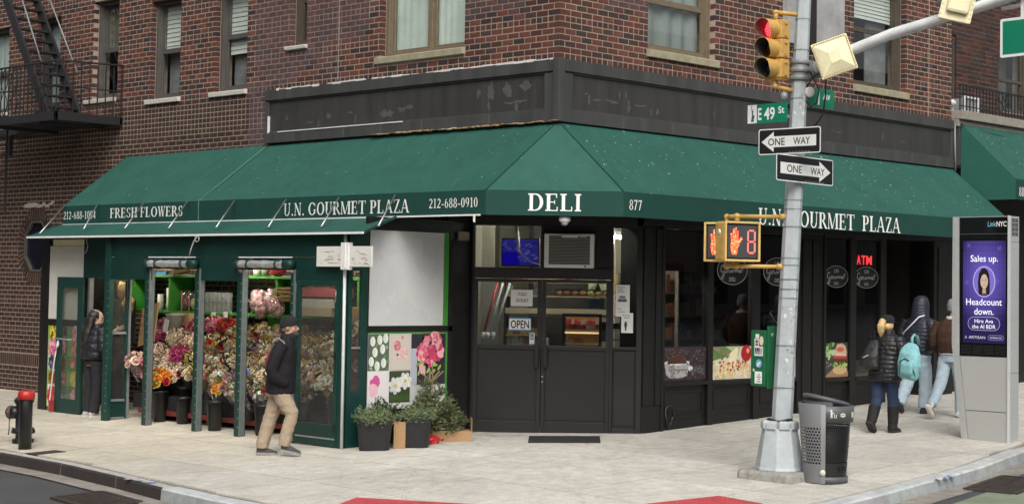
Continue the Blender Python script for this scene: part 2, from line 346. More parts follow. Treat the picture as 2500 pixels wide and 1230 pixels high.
# concrete with stains, gum spots and hairline cracks
def concrete(name, tintmul=(1, 1, 1)):
    m = bpy.data.materials.new(name); m.use_nodes = True; t = m.node_tree; L = t.links; b = t.nodes['Principled BSDF']
    b.inputs['Roughness'].default_value = .88; b.inputs['Specular IOR Level'].default_value = .25
    geo = t.nodes.new('ShaderNodeNewGeometry'); P = geo.outputs['Position']
    a = t.nodes.new('ShaderNodeVertexColor'); a.layer_name = 'Col'
    def nz(sc, det=6, ro=.6, scale=None):
        n = t.nodes.new('ShaderNodeTexNoise'); n.inputs['Scale'].default_value = sc; n.inputs['Detail'].default_value = det; n.inputs['Roughness'].default_value = ro
        if scale:
            mp = t.nodes.new('ShaderNodeMapping'); mp.inputs['Scale'].default_value = scale; mp.inputs['Rotation'].default_value = (0, 0, .7); L.new(P, mp.inputs[0]); L.new(mp.outputs[0], n.inputs['Vector'])
        else: L.new(P, n.inputs['Vector'])
        return n.outputs[0]
    def rg(x, a0, a1, b0, b1):
        r = t.nodes.new('ShaderNodeMapRange'); r.inputs[1].default_value = a0; r.inputs[2].default_value = a1; r.inputs[3].default_value = b0; r.inputs[4].default_value = b1; L.new(x, r.inputs[0]); return r.outputs[0]
    def mul(x, y):
        q = t.nodes.new('ShaderNodeMath'); q.operation = 'MULTIPLY'; L.new(x, q.inputs[0]); L.new(y, q.inputs[1]); return q.outputs[0]
    big = rg(nz(.9), .3, .7, .86, 1.1); mid = rg(nz(7), .3, .7, .86, 1.12); fine = rg(nz(55, 4), .3, .7, .82, 1.14); strk = rg(nz(2.2, 8, .75, (1, 7, 1)), .42, .72, 1.03, .84)
    vo = t.nodes.new('ShaderNodeTexVoronoi'); vo.inputs['Scale'].default_value = 2.7; vo.inputs['Randomness'].default_value = 1; L.new(P, vo.inputs['Vector'])
    gum = rg(vo.outputs['Distance'], .03, .048, .50, 1.)
    vc = t.nodes.new('ShaderNodeTexVoronoi'); vc.feature = 'DISTANCE_TO_EDGE'; vc.inputs['Scale'].default_value = .42
    dm = t.nodes.new('ShaderNodeVectorMath'); dm.operation = 'MULTIPLY_ADD'; nv = t.nodes.new('ShaderNodeTexNoise'); nv.inputs['Scale'].default_value = 2.6; nv.inputs['Detail'].default_value = 6; L.new(P, nv.inputs['Vector']); L.new(nv.outputs['Color'], dm.inputs[0]); dm.inputs[1].default_value = (.5, .5, .5); L.new(P, dm.inputs[2]); L.new(dm.outputs[0], vc.inputs['Vector'])
    crack = rg(vc.outputs['Distance'], 0.0008, .0026, .74, 1.); blot = rg(nz(2.6, 5, .7), .56, .72, 1., .85)
    k = mul(mul(mul(big, mid), mul(fine, strk)), mul(gum, mul(crack, blot)))
    mx = t.nodes.new('ShaderNodeMix'); mx.data_type = 'RGBA'; mx.blend_type = 'MULTIPLY'; mx.inputs[0].default_value = 1
    L.new(a.outputs['Color'], mx.inputs[6]); L.new(k, mx.inputs[7]); L.new(mx.outputs[2], b.inputs['Base Color'])
    bp = t.nodes.new('ShaderNodeBump'); bp.inputs['Strength'].default_value = .35; bp.inputs['Distance'].default_value = .006
    L.new(nz(70, 5), bp.inputs['Height']); L.new(bp.outputs[0], b.inputs['Normal'])
    MATS[name] = m; return m
concM = concrete('pavement_concrete')
asphaltM = M('asphalt', (.072, .074, .076), rough=.9, ns=1.4, na=.2, bump=.7, bs=160, spec=.3)
steelcurb = M('steel_curb_face', (.045, .035, .03), rough=.6, ns=8, na=.4, bump=.2, bs=40)
curbM = M('curb_stone', vcol=True, rough=.8, ns=6, na=.3, bump=.3, bs=60)

# ---------------------------------------------------------------- ground
CURB = [(-5.0, 60), (-5.0, 16), (-5.02, 9), (-5.02, 4.87), (-5.09, 3.27), (-5.27, 1.78), (-5.46, .6), (-5.55, -.4), (-5.52, -1.3), (-5.3, -2.3), (-4.85, -3.3), (-4.2, -4.1), (-3.3, -4.7), (-2.3, -5.02), (-1.13, -5.1), (-.2, -5.03), (.65, -4.93), (2.2, -4.76), (4.07, -4.38), (6, -4.2), (9, -4.15), (16, -4.15), (60, -4.15)]
def sheet(name, pts, dz, mat, col, nx=1, kind='structure'):
    mb = MB(); mb.poly([(x, y, zg(x, y)+dz) for x, y in pts], col=col); o = mb.build(name, mat); return tag(o, kind=kind)
rd = MB(); N = 44
rx = [-130+260*i/N for i in range(N+1)]; ry = sorted(set([-130+260*i/N for i in range(N+1)]+[0]))
rv = [(x, y, zg(max(-60, min(60, x)), max(-60, min(60, y)))-.13) for y in ry for x in rx]
rd.add(rv, [(j*(N+1)+i, j*(N+1)+i+1, (j+1)*(N+1)+i+1, (j+1)*(N+1)+i) for j in range(len(ry)-1) for i in range(N)], smooth=True)
tag(rd.build('road', asphaltM), kind='structure')
# sidewalk base (split where the slope changes so that it stays flush)
sw = MB()
cp = [p for p in CURB if p[1] >= -.4]; cn = [p for p in CURB if p[1] <= -.4]
inner = .15
sw.poly([(x, y, zg(x, y)-.02) for x, y in [(60, 60)]+cp+[(-5.5, 0)]+[(60, 0)]], flip=False, col=(.24, .22, .19))
sw.poly([(x, y, zg(x, y)-.02) for x, y in [(60, 0), (-5.5, 0)]+cn], col=(.24, .22, .19))
sidewalk = tag(sw.build('sidewalk', concM), kind='structure')
def clip(poly, a, b, keep_left=True):
    out_ = []
    def sd_(p): return (b[0]-a[0])*(p[1]-a[1])-(b[1]-a[1])*(p[0]-a[0])
    for i in range(len(poly)):
        p, q = poly[i], poly[(i+1) % len(poly)]; dp, dq = sd_(p), sd_(q)
        if dp >= 0: out_.append(p)
        if (dp >= 0) != (dq >= 0):
            t = dp/(dp-dq); out_.append((p[0]+t*(q[0]-p[0]), p[1]+t*(q[1]-p[1])))
    return out_
HULL = [(-4.8, 16.5), (-4.8, 4.8), (-5.05, 1.8), (-5.24, .4), (-5.24, -1.2), (-4.6, -3.15), (-3.95, -3.9), (-2.2, -4.74), (-1.1, -4.84), (.65, -4.7), (2.2, -4.5), (4.07, -4.12), (6, -3.95), (16, -3.9)]
def pieces():
    ys = [-5.2, -3.95, -2.6, -1.3, -.06, 1.42, 2.95, 4.45, 6.0, 7.5, 9.0, 10.5, 12.0, 13.5, 15.0, 16.5]
    xs = [-6, -4.05, -2.55, -1.1, .35, 1.85, 3.35, 4.85, 6.35, 7.85, 9.35, 10.85, 12.3, 13.8]
    for i in range(len(xs)-1):
        for j in range(len(ys)-1):
            x0, x1, y0, y1 = xs[i], xs[i+1], ys[j], ys[j+1]
            if x0 >= 0.3 and y0 >= 1.4: continue
            g = .008
            p = [(x0+g, y0+g), (x1-g, y0+g), (x1-g, y1-g), (x0+g, y1-g)]
            mx_, my_ = (x0+x1)/2, (y0+y1)/2
            for a, b in zip(HULL, HULL[1:]):
                tt = max(0, min(1, ((mx_-a[0])*(b[0]-a[0])+(my_-a[1])*(b[1]-a[1]))/((b[0]-a[0])**2+(b[1]-a[1])**2)))
                if math.dist((mx_, my_), (a[0]+tt*(b[0]-a[0]), a[1]+tt*(b[1]-a[1]))) < 1.35: p = clip(p, a, b) if p else p
            if mx_ < -5.4 or my_ < -5.0 or (mx_ < -4.2 and my_ < -3.6): continue
            if len(p) >= 3: yield p
for p in pieces():
    cx = sum(a for a, b in p)/len(p); cy = sum(b for a, b in p)/len(p)
    tan = max(0, min(1, (cy-1.0)/3.))
    base = [.545+(.53-.545)*tan, .52+(.485-.52)*tan, .465+(.395-.465)*tan]
    k = 1+rnd(-.09, .07); col = tuple(c*k for c in base); mb = MB(); lift = rnd(-.001, .001)
    top = [(x, y, zg(x, y)+lift) for x, y in p]; n = len(p)
    mb.add(top+[(x, y, z-.018) for x, y, z in top], [tuple(range(n))]+[((i+1) % n, i, n+i, n+(i+1) % n) for i in range(n)], col=col)
    mb.build('paving_slab', concM, sidewalk)
# curb: separate stones along the edge; steel-faced along the side street
def curb_run(pts, i0, i1, name, steel):
    run = pts[i0:i1+1]
    seg = []
    for (a, b) in zip(run, run[1:]):
        L_ = math.dist(a, b); k = max(1, round(L_/1.3)) if L_ < 20 else 6
        for q in range(k): seg.append(((a[0]+(b[0]-a[0])*q/k, a[1]+(b[1]-a[1])*q/k), (a[0]+(b[0]-a[0])*(q+1)/k, a[1]+(b[1]-a[1])*(q+1)/k)))
    return seg
curb = tag(thing('curb', None, None), kind='structure')
def nrm(a, b):
    d = Vector((b[0]-a[0], b[1]-a[1])).normalized(); return Vector((-d.y, d.x))     # towards the sidewalk
ptsn = []
for i, p in enumerate(CURB):
    a = CURB[max(0, i-1)]; b = CURB[min(len(CURB)-1, i+1)]; ptsn.append(nrm(a, b))
for i in range(len(CURB)-1):
    a, b = CURB[i], CURB[i+1]; na_, nb_ = ptsn[i], ptsn[i+1]
    st = a[1] >= 1.7 or a[0] >= 4
    k = max(1, round(math.dist(a, b)/1.1)) if math.dist(a, b) < 12 else 3
    for q in range(k):
        t0, t1 = q/k, (q+1)/k-.003
        A = (a[0]+(b[0]-a[0])*t0, a[1]+(b[1]-a[1])*t0); B = (a[0]+(b[0]-a[0])*t1, a[1]+(b[1]-a[1])*t1)
        nA = na_.lerp(nb_, t0); nB = na_.lerp(nb_, t1)
        wd = .16 if st else .2
        def pt(P, n, off, dz): return (P[0]+n.x*off, P[1]+n.y*off, zg(P[0], P[1])+dz)
        mb = MB(); c = (.40, .385, .36) if st else jit((.44, .46, .46), .08); fc = (.035, .028, .025) if st else jit((.36, .38, .385), .1)
        sec = [(-.012, -.16), (-.004, -.012), (.02, .008), (wd, .006), (wd, -.1)]
        ra = [pt(A, nA, o_, z_) for o_, z_ in sec]; rb = [pt(B, nB, o_, z_) for o_, z_ in sec]
        for s_ in range(4): mb.add([ra[s_], rb[s_], rb[s_+1], ra[s_+1]], [(0, 1, 2, 3)], col=fc if s_ == 0 or (st and s_ == 1) else c)
        mb.add(ra, [tuple(range(5))], col=c); mb.add(rb, [tuple(range(5))[::-1]], col=c)
        mb.build('curb_stone', curbM, curb)
# painted daubs on the curb stones, dusty gutter strip, bike lane and white line
gut = MB()
for i in range(3, 20):
    a, b = CURB[i], CURB[i+1]; na_, nb_ = ptsn[i], ptsn[i+1]
    gut.add([(a[0]-na_.x*.02, a[1]-na_.y*.02, zg(*a)-.126), (a[0]-na_.x*.32, a[1]-na_.y*.32, zg(*a)-.126), (b[0]-nb_.x*.32, b[1]-nb_.y*.32, zg(*b)-.126), (b[0]-nb_.x*.02, b[1]-nb_.y*.02, zg(*b)-.126)], [(0, 1, 2, 3)], col=(.26, .24, .21))
tag(gut.build('gutter', M('gutter_grit', (.24, .22, .19), rough=.95, ns=5, na=.4, bump=.6, bs=90)), kind='structure')
lane = MB()
lane.poly([(x, y, zg(x, y)-.122) for x, y in [(.2, -5.5), (.2, -8), (40, -6.6), (40, -4.5), (6, -4.6), (4.07, -4.8), (2.2, -5.2)]], col=(1, 1, 1))
tag(lane.build('bike_lane', M('green_lane', (.20, .235, .165), rough=.9, ns=2.5, na=.3, bump=.5, bs=120)), kind='structure')
ln = MB(); ln.poly([(x, y, zg(x, y)-.118) for x, y in [(2.0, -5.98), (2.0, -6.1), (14, -5.5), (14, -5.38)]])
tag(ln.build('lane_line', white), kind='structure')
ln = MB(); ln.poly([(x, y, zg(x, y)-.122) for x, y in [(-6.05, .2), (-7.2, -.6), (-7.3, -.2), (-6.15, .6)]])
tag(ln.build('crosswalk_line', white), kind='structure')
sp = MB(); random.seed(3)
for cxy, cols in (((-5.33, 1.2), [(.05, .25, .2), (.55, .55, .6), (.15, .25, .5)]), ((1.1, -4.9), [(.5, .55, .65), (.2, .3, .6), (.6, .6, .6)])):
    for q in range(9):
        x, y = cxy[0]+rnd(-.12, .3)*(1 if cxy[0] > 0 else .1), cxy[1]+rnd(-.3, .25)*(1 if cxy[0] < 0 else .08)
        r0 = rnd(.02, .05); ph = rnd(0, 6)
        sp.poly([(x+r0*rnd(.6, 1.3)*cos(t), y+r0*rnd(.6, 1.3)*sin(t), zg(x, y)+.012+.0003*q) for t in [ph+i*pi/4 for i in range(8)]], col=random.choice(cols))
tag(sp.build('paint_splashes', vM, curb), kind='stuff')
# tactile curb-ramp mats
redM = M('red_tactile', (.44, .055, .06), rough=.85, ns=5, na=.34, bump=.1)
def tactile(label, A, u, v, nu, nv):
    A, u, v = Vector(A), Vector(u).normalized(), Vector(v).normalized()
    t = thing('tactile_mat', label, 'tactile paving', (A.x, A.y, zg(A.x, A.y)), group='red tactile mats at the corner ramps'); mb = MB(); st = .061
    c = [A, A+u*nu*st, A+u*nu*st+v*nv*st, A+v*nv*st]
    top = [(p.x, p.y, zg(p.x, p.y)+.012) for p in c]; bot = [(p.x, p.y, zg(p.x, p.y)-.01) for p in c]
    fl = u.cross(v) < 0
    fs = [(0, 1, 2, 3)]+[((i+1) % 4, i, 4+i, 4+(i+1) % 4) for i in range(4)]
    mb.add(top+bot, [f[::-1] for f in fs] if fl else fs); mb.build('sheet', redM, t)
    d = MB()
    for i in range(nu):
        for j in range(nv):
            p = A+u*(i+.5)*st+v*(j+.5)*st; d.lathe([(.012, .0), (.008, .005)], (p.x, p.y, zg(p.x, p.y)+.0115), 6, smooth=False)
    tag(d.build('domes', redM, t), kind='stuff')
tactile('red tactile mat by the curb straight below the double doors', (-4.44, -1.40), (.45, -.89), (-.89, -.45), 22, 10)
tactile('red tactile mat by the curb left of the traffic pole', (-1.66, -3.93), (-.97, .21), (-.12, -.95), 24, 10)
# drain grates
def grate(label, c, du, dv, lu, lv):
    c, du, dv = Vector((*c, 0)), Vector((*du, 0)).normalized(), Vector((*dv, 0)).normalized(); t = thing('drain_grate', label, 'grate', (c.x, c.y, zg(c.x, c.y)-.13))
    z = lambda p: zg(p.x, p.y)-.13
    m1 = MB(); b_ = MB()
    P = lambda a, b: (lambda q: Vector((q.x, q.y, z(q)+.012)))(c+du*a+dv*b)
    for s_ in (-1, 1):
        m1.bar(P(-lu, s_*lv), P(lu, s_*lv), .06, .03); m1.bar(P(s_*lu, -lv+.03), P(s_*lu, lv-.03), .06, .028)
    n = int(2*lu/.085)
    for i in range(1, n): a = -lu+2*lu*i/n; b_.bar(P(a, -lv+.03), P(a, lv-.03), .03, .02)
    for i in range(1, 6): a = -lv+2*lv*i/6; b_.bar(P(-lu+.03, a)-Vector((0, 0, .004)), P(lu-.03, a)-Vector((0, 0, .004)), .02, .016)
    m1.build('frame', steelcurb, t); b_.build('bars', steelcurb, t)
    k = MB(); k.poly([P(-lu, -lv)-V3(0, 0, .0085), P(lu, -lv)-V3(0, 0, .0085), P(lu, lv)-V3(0, 0, .0085), P(-lu, lv)-V3(0, 0, .0085)]); k.build('pit', M('pit', (.006, .006, .006), rough=1), t)
grate('iron drain grate in the gutter at the left corner', (-5.95, 1.1), (-.14, -1), (1, 0), .5, .3)
grate('iron drain grate in the green lane below the kiosk', (2.0, -5.25), (1, .16), (-.16, 1), .62, .28)
pl = MB(); pl.box(-.22, .22, -.13, .13, 0, .006)
o = pl.build('utility_cover', steelcurb); o.location = (-4.62, 4.45, zg(-4.62, 4.45)-.001); o.rotation_euler = (0, -.034, .0)
tag(o, 'small dark utility cover set in the pavement beside the black bollard', 'utility cover')
# ---------------------------------------------------------------- the corner building
random.seed(11)
bld = thing('brick_building', 'dark red brick corner building with a charcoal fascia band over a green awning', 'building')
CH = .0813; Z0 = 5.207
def zc(k): return Z0+CH*k
BR = 9.78                                   # end of the avenue facade
HOLES_L = [(12.31, 13.09, 5.12, 6.75), (14.15, 15.3, 5.12, 6.73), (10.40, 11.19, 5.16, 6.87), (8.53, 9.38, 5.04, 6.70), (6.70, 7.545, 5.04, 6.70), (5.22, 5.60, 5.61, 7.1), (1.77, 3.51, 5.27, 7.1)]
HOLES_R = [(1.76, 3.24, 5.29, 7.1), (6.79, 8.31, 5.30, 7.1), (4.88, 6.44, 5.72, 9)]
OCT = (12.95, 2.60, .42, .46)               # octagonal window: centre y, z, half width, half height
def pt(pl, u, z, d): return Vector((d, u, z)) if pl == 'L' else Vector((u, d, z))
def lbox(mb, pl, u0, u1, z0, z1, d0, d1, **k):
    if pl == 'L': mb.box(d0, d1, u0, u1, z0, z1, **k)
    else: mb.box(u0, u1, d0, d1, z0, z1, **k)
def painted(pl, u, z):
    """areas where the clay was painted over in a thin purple-grey"""
    n = noise.noise((u*1.3, z*1.3, 3))*.25
    if pl == 'L':
        if 3.75+n < u < 6.55 and z > 5.12+n and not (u < 4.6 and z < 5.5): return .75
        if .5 < u < 1.75 and z > 5.62+n: return .55
        if 3.55 < u < 4.3 and 5.5 < z < 5.75: return 0
        if 6.05 < u < 6.6 and z < 5.12: return .9
    elif .85 < u < 1.75 and z > 5.68+n: return .8
    return 0
REDS = [(.100, .037, .027), (.088, .034, .026), (.12, .043, .031), (.075, .032, .026), (.08, .036, .028), (.135, .052, .036)]
DARKS = [(.048, .031, .029), (.058, .034, .029), (.040, .03, .031), (.065, .036, .028)]
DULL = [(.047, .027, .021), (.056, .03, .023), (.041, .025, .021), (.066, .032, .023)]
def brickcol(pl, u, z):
    if pl == 'L' and z < 4.9 and u > 6.0: c = random.choice(DULL)  # lower side wall: shade under the fire escape is put into these bricks
    else:
        mix = .40 if pl == 'L' else .33
        c = random.choice(DARKS) if random.random() < mix else random.choice(REDS)
    p = painted(pl, u, z)
    if p:
        g = (.105, .068, .070); c = tuple(a*(1-p*.75)+b*p*.75 for a, b in zip(c, g))
    return jit(c, .14)
def mortarcol(pl, u, z):
    p = painted(pl, u, z); base = (.335, .27, .215) if not (pl == 'L' and z < 4.9 and u > 6) else (.30, .25, .205)  # lower side-wall mortar is darkened with the same painted shade
    return tuple(a*(1-p)+b*p for a, b in zip(base, (.22, .175, .165)))
def rowspec(pl, k):
    """(kind, u from, u to): headers every sixth course, plus the header band on the side street"""
    return 'H' if (k-3) % 6 == 0 else 'S'
def sub(iv, a, b):
    o = []
    for x, y in iv:
        if b <= x or a >= y: o.append((x, y)); continue
        if a > x: o.append((x, a))
        if b < y: o.append((b, y))
    return o
BRICKS = []
SILLS_L = [(10.42, 11.40, 5.08, 5.16), (8.50, 9.48, 4.955, 5.04), (6.67, 7.64, 4.955, 5.04), (5.19, 5.69, 5.545, 5.61), (1.75, 3.59, 5.165, 5.27)]
SILLS_R = [(1.74, 3.30, 5.175, 5.29), (6.78, 8.36, 5.18, 5.30)]
def lay(pl, u0, u1, k0, k1, holes, zones=()):
    for k in range(k0, k1):
        z0, z1 = zc(k)+.0068, zc(k+1)-.0068; zm = (z0+z1)/2
        iv = [(u0, u1)]
        for a, b, c, d in holes:
            if c < z1-.03 and d > z0+.03: iv = sub(iv, a, b)
        for fn in zones: iv = fn(iv, z0, z1)
        if pl == 'L' and 4.40 < zm < 4.90: iv = [q for a, b in iv for q in ((a, min(b, 6.3)), (max(a, 6.3), b)) if q[1]-q[0] > .01]
        for a, b in iv:
            H = rowspec(pl, k) == 'H' or (pl == 'L' and a > 6.0 and 4.42 < zm < 4.86)
            pitch = .1047 if H else .2094
            ph = 0 if (k % 2 == 0 or H) else pitch/2
            i = math.floor((a-ph)/pitch)
            while ph+i*pitch < b:
                x0, x1 = max(a, ph+i*pitch+.0068), min(b, ph+(i+1)*pitch-.0068)
                if x0 <= a+.0069: x0 = a
                if x1 >= b-.0069: x1 = b
                # piers between windows carry header courses only in their middle
                if x1-x0 > .025: BRICKS.append((pl, x0, x1, z0, z1))
                i += 1
def octzone(iv, z0, z1):
    cy, cz, hw, hh = OCT; g = .2
    zm = (z0+z1)/2; dz = abs(zm-cz)
    if dz < hh+g:
        t = max(0, dz-(hh+g)*.42)/((hh+g)*.58); half = (hw+g)*(1-.58*t); iv = sub(iv, cy-half, cy+half)
    return iv
def soldier(iv, z0, z1): return [] if .40 < (z0+z1)/2 < .66 else iv
lay('L', 0.0, 16.2, -15, 27, HOLES_L+SILLS_L)
lay('L', 9.0, 16.2, -65, -15, [], (octzone, soldier))
lay('L', 3.0, 9.0, -52, -26, [])            # back wall of the flower stall
lay('R', 0.0, BR, -4, 27, HOLES_R+SILLS_R)
for i in range(int(7/.071)):
    u = 9.2+i*.0725; BRICKS.append(('L', u, u+.061, .425, .635))
# corner: each course turns the corner, so the two faces share the corner bricks
def cam_px(p):
    d = Vector(p)-CAM; z = d.dot(_f); return 1250+4118.8*d.dot(_r2)/z, 508.9-4118.8*d.dot(_u2)/z, z
def size(b):
    pl, a, c, z0, z1 = b; m_ = pt(pl, (a+c)/2, (z0+z1)/2, 0); x, y, z = cam_px(m_)
    if not (0 < x < 2500 and 0 < y < 1230): return 0
    if pl == 'L' and m_.z < 4.15: return 0
    if m_.z < 4.95 and (pl == 'R' or m_.y < 6.1): return 0
    if pl == 'R' and 1840 < x < 2060: return 0
    n = Vector((-1, 0, 0)) if pl == 'L' else Vector((0, -1, 0)); d = (CAM-m_); L_ = d.length
    return (c-a)*(z1-z0)*abs(n.dot(d.normalized()))/L_**2
def brickbox(mb, pl, a, c, z0, z1, col, proud):
    e = .0035
    d0 = -proud
    A, B, C_, D = (pt(pl, u, z, d0) for u, z in ((a+e, z0+e), (c-e, z0+e), (c-e, z1-e), (a+e, z1-e)))
    A1, B1, C1, D1 = (pt(pl, u, z, d0+.004) for u, z in ((a, z0), (c, z0), (c, z1), (a, z1)))
    A2, B2, C2, D2 = (pt(pl, u, z, .09) for u, z in ((a, z0), (c, z0), (c, z1), (a, z1)))
    fs = [(0, 1, 2, 3), (4, 5, 1, 0), (5, 6, 2, 1), (6, 7, 3, 2), (7, 4, 0, 3), (8, 9, 5, 4), (9, 10, 6, 5), (10, 11, 7, 6), (11, 8, 4, 7)]
    if pl == 'L': fs = [f[::-1] for f in fs]
    mb.add([A, B, C_, D, A1, B1, C1, D1, A2, B2, C2, D2], fs, col=col)
BRICKS.sort(key=size, reverse=True)
rest = MB(); cache = {}
for i, b in enumerate(BRICKS):
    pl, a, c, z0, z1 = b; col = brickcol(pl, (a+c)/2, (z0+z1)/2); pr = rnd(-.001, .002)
    if i < 300:
        w_ = round(c-a, 3); p = painted(pl, (a+c)/2, z0) > 0
        key = (pl, w_, p, random.randrange(9))
        if key not in cache:
            q = MB(); brickbox(q, pl, 0, w_, 0, z1-z0, col, .0005); cache[key] = q.mesh('brick', brickM)
        link('brick', cache[key], bld, loc=pt(pl, a, z0, -pr))
    else: brickbox(rest, pl, a, c, z0, z1, col, pr)
tag(rest.build('brick', brickM, bld), kind='stuff')
# mortar bed / backing wall with the openings cut out
def backing(pl, u0, u1, z0, z1, holes, d0=.0035, d1=.34):
    us = sorted(set([u0, u1]+[h for H in holes for h in H[:2] if u0 < h < u1]+[u0+(u1-u0)*i/30 for i in range(31)]))
    zs = sorted(set([z0, z1]+[h for H in holes for h in H[2:] if z0 < h < z1]+[z0+(z1-z0)*i/10 for i in range(11)]))
    mb = MB()
    def hole(i, j):
        if not (0 <= i < len(us)-1 and 0 <= j < len(zs)-1): return False
        um, zm = (us[i]+us[i+1])/2, (zs[j]+zs[j+1])/2
        return any(a < um < b and c < zm < d for a, b, c, d in holes)
    for i in range(len(us)-1):
        for j in range(len(zs)-1):
            a, b, c, d = us[i], us[i+1], zs[j], zs[j+1]
            if hole(i, j):
                q = [pt(pl, a, c, d0), pt(pl, b, c, d0), pt(pl, b, d, d0), pt(pl, a, d, d0)]; r = [pt(pl, a, c, d1), pt(pl, b, c, d1), pt(pl, b, d, d1), pt(pl, a, d, d1)]
                for s_, (ii, jj) in enumerate(((i, j-1), (i+1, j), (i, j+1), (i-1, j))):
                    if not hole(ii, jj): mb.add([q[s_], q[(s_+1) % 4], r[(s_+1) % 4], r[s_]], [(0, 1, 2, 3)], col=(.34, .27, .22))
            else:
                f = [pt(pl, a, c, d0), pt(pl, b, c, d0), pt(pl, b, d, d0), pt(pl, a, d, d0)]
                mb.add(f, [(0, 1, 2, 3) if pl == 'R' else (3, 2, 1, 0)], col=mortarcol(pl, (a+b)/2, (c+d)/2))
    return mb
octh = (OCT[0]-.43, OCT[0]+.43, OCT[1]-.47, OCT[1]+.47)
grow = lambda H: [(a-.005, b+.005, c-.005, d+.005) for a, b, c, d in H]
wl = backing('L', 0.0035, 16.2, 3.9, 7.4, grow(HOLES_L))
w2 = backing('L', 2.2, 16.2, -.2, 3.9, [octh]); wl.add(w2.v, w2.f, col=(.30, .25, .205))  # lower bed uses the shade-darkened mortar colour
wr = backing('R', 0.0035, BR, 4.2, 7.4, grow(HOLES_R[:2]))
wl.add(wr.v, wr.f); 
for i, c in enumerate(wr.c): wl.c[len(wl.c)-len(wr.c)+i] = c
wl.build('wall', mortarM, bld)
g = MB()
for i in range(26): u = 12.05+rnd(0, 1.1)+.2; z = 3.32+rnd(-.03, .03)+(.03 if u < 12.4 else 0); lbox(g, 'L', u, u+rnd(.05, .25), z, z+rnd(.01, .05), -.0045-.0002*i, -.001, col=jit((.42, .40, .36), .1))
tag(g.build('paint_smear', mortarM, bld), kind='stuff')
up = MB(); up.box(.0, BR, .0, 16.2, 7.41, 17, col=(.09, .04, .03)); up.build('upper_wall', brickM, bld)
# octagonal window on the side street with its ring of bricks
cy, cz, hw, hh = OCT
oc = [(-.42, -1), (.42, -1), (1, -.42), (1, .42), (.42, 1), (-.42, 1), (-1, .42), (-1, -.42)]
wo = MB(); O = [Vector((-.004, cy+a*hw, cz+b*hh)) for a, b in oc]; I = [Vector((-.004, cy+a*hw*.92, cz+b*hh*.92)) for a, b in oc]
for i in range(8): j = (i+1) % 8; wo.add([O[i], O[j], I[j], I[i], O[i]+V3(.1, 0, 0), O[j]+V3(.1, 0, 0), I[j]+V3(.06, 0, 0), I[i]+V3(.06, 0, 0)], [(0, 1, 2, 3), (3, 2, 6, 7), (1, 0, 4, 5)])
ow = wo.build('octagonal_window', greymetal, bld)
p_ = MB(); p_.poly([q+V3(.05, 0, 0) for q in I], flip=True); p_.build('pane', M('dark_pane', (.008, .010, .018), rough=.12), ow)
sb = MB()
for i in range(8):
    j = (i+1) % 8; (a0, b0), (a1, b1) = oc[i], oc[j]; n = 6 if i % 2 == 0 else 5
    for q in range(n):
        t0, t1 = (q+.08)/n, (q+.92)/n
        def P(t, k): return Vector((0, cy+(a0+(a1-a0)*t)*hw*k, cz+(b0+(b1-b0)*t)*hh*k))
        k1, k2 = 1.02, 1.02+.2/.44
        vs = [P(t0, k1), P(t1, k1), P(t1, k2), P(t0, k2)]; vs2 = [v_+V3(.05, 0, 0) for v_ in vs]
        sb.add(vs+vs2, [(3, 2, 1, 0), (0, 1, 5, 4), (1, 2, 6, 5), (2, 3, 7, 6), (3, 0, 4, 7)], col=jit(random.choice(DULL)))
tag(sb.build('brick', brickM, bld), kind='stuff')
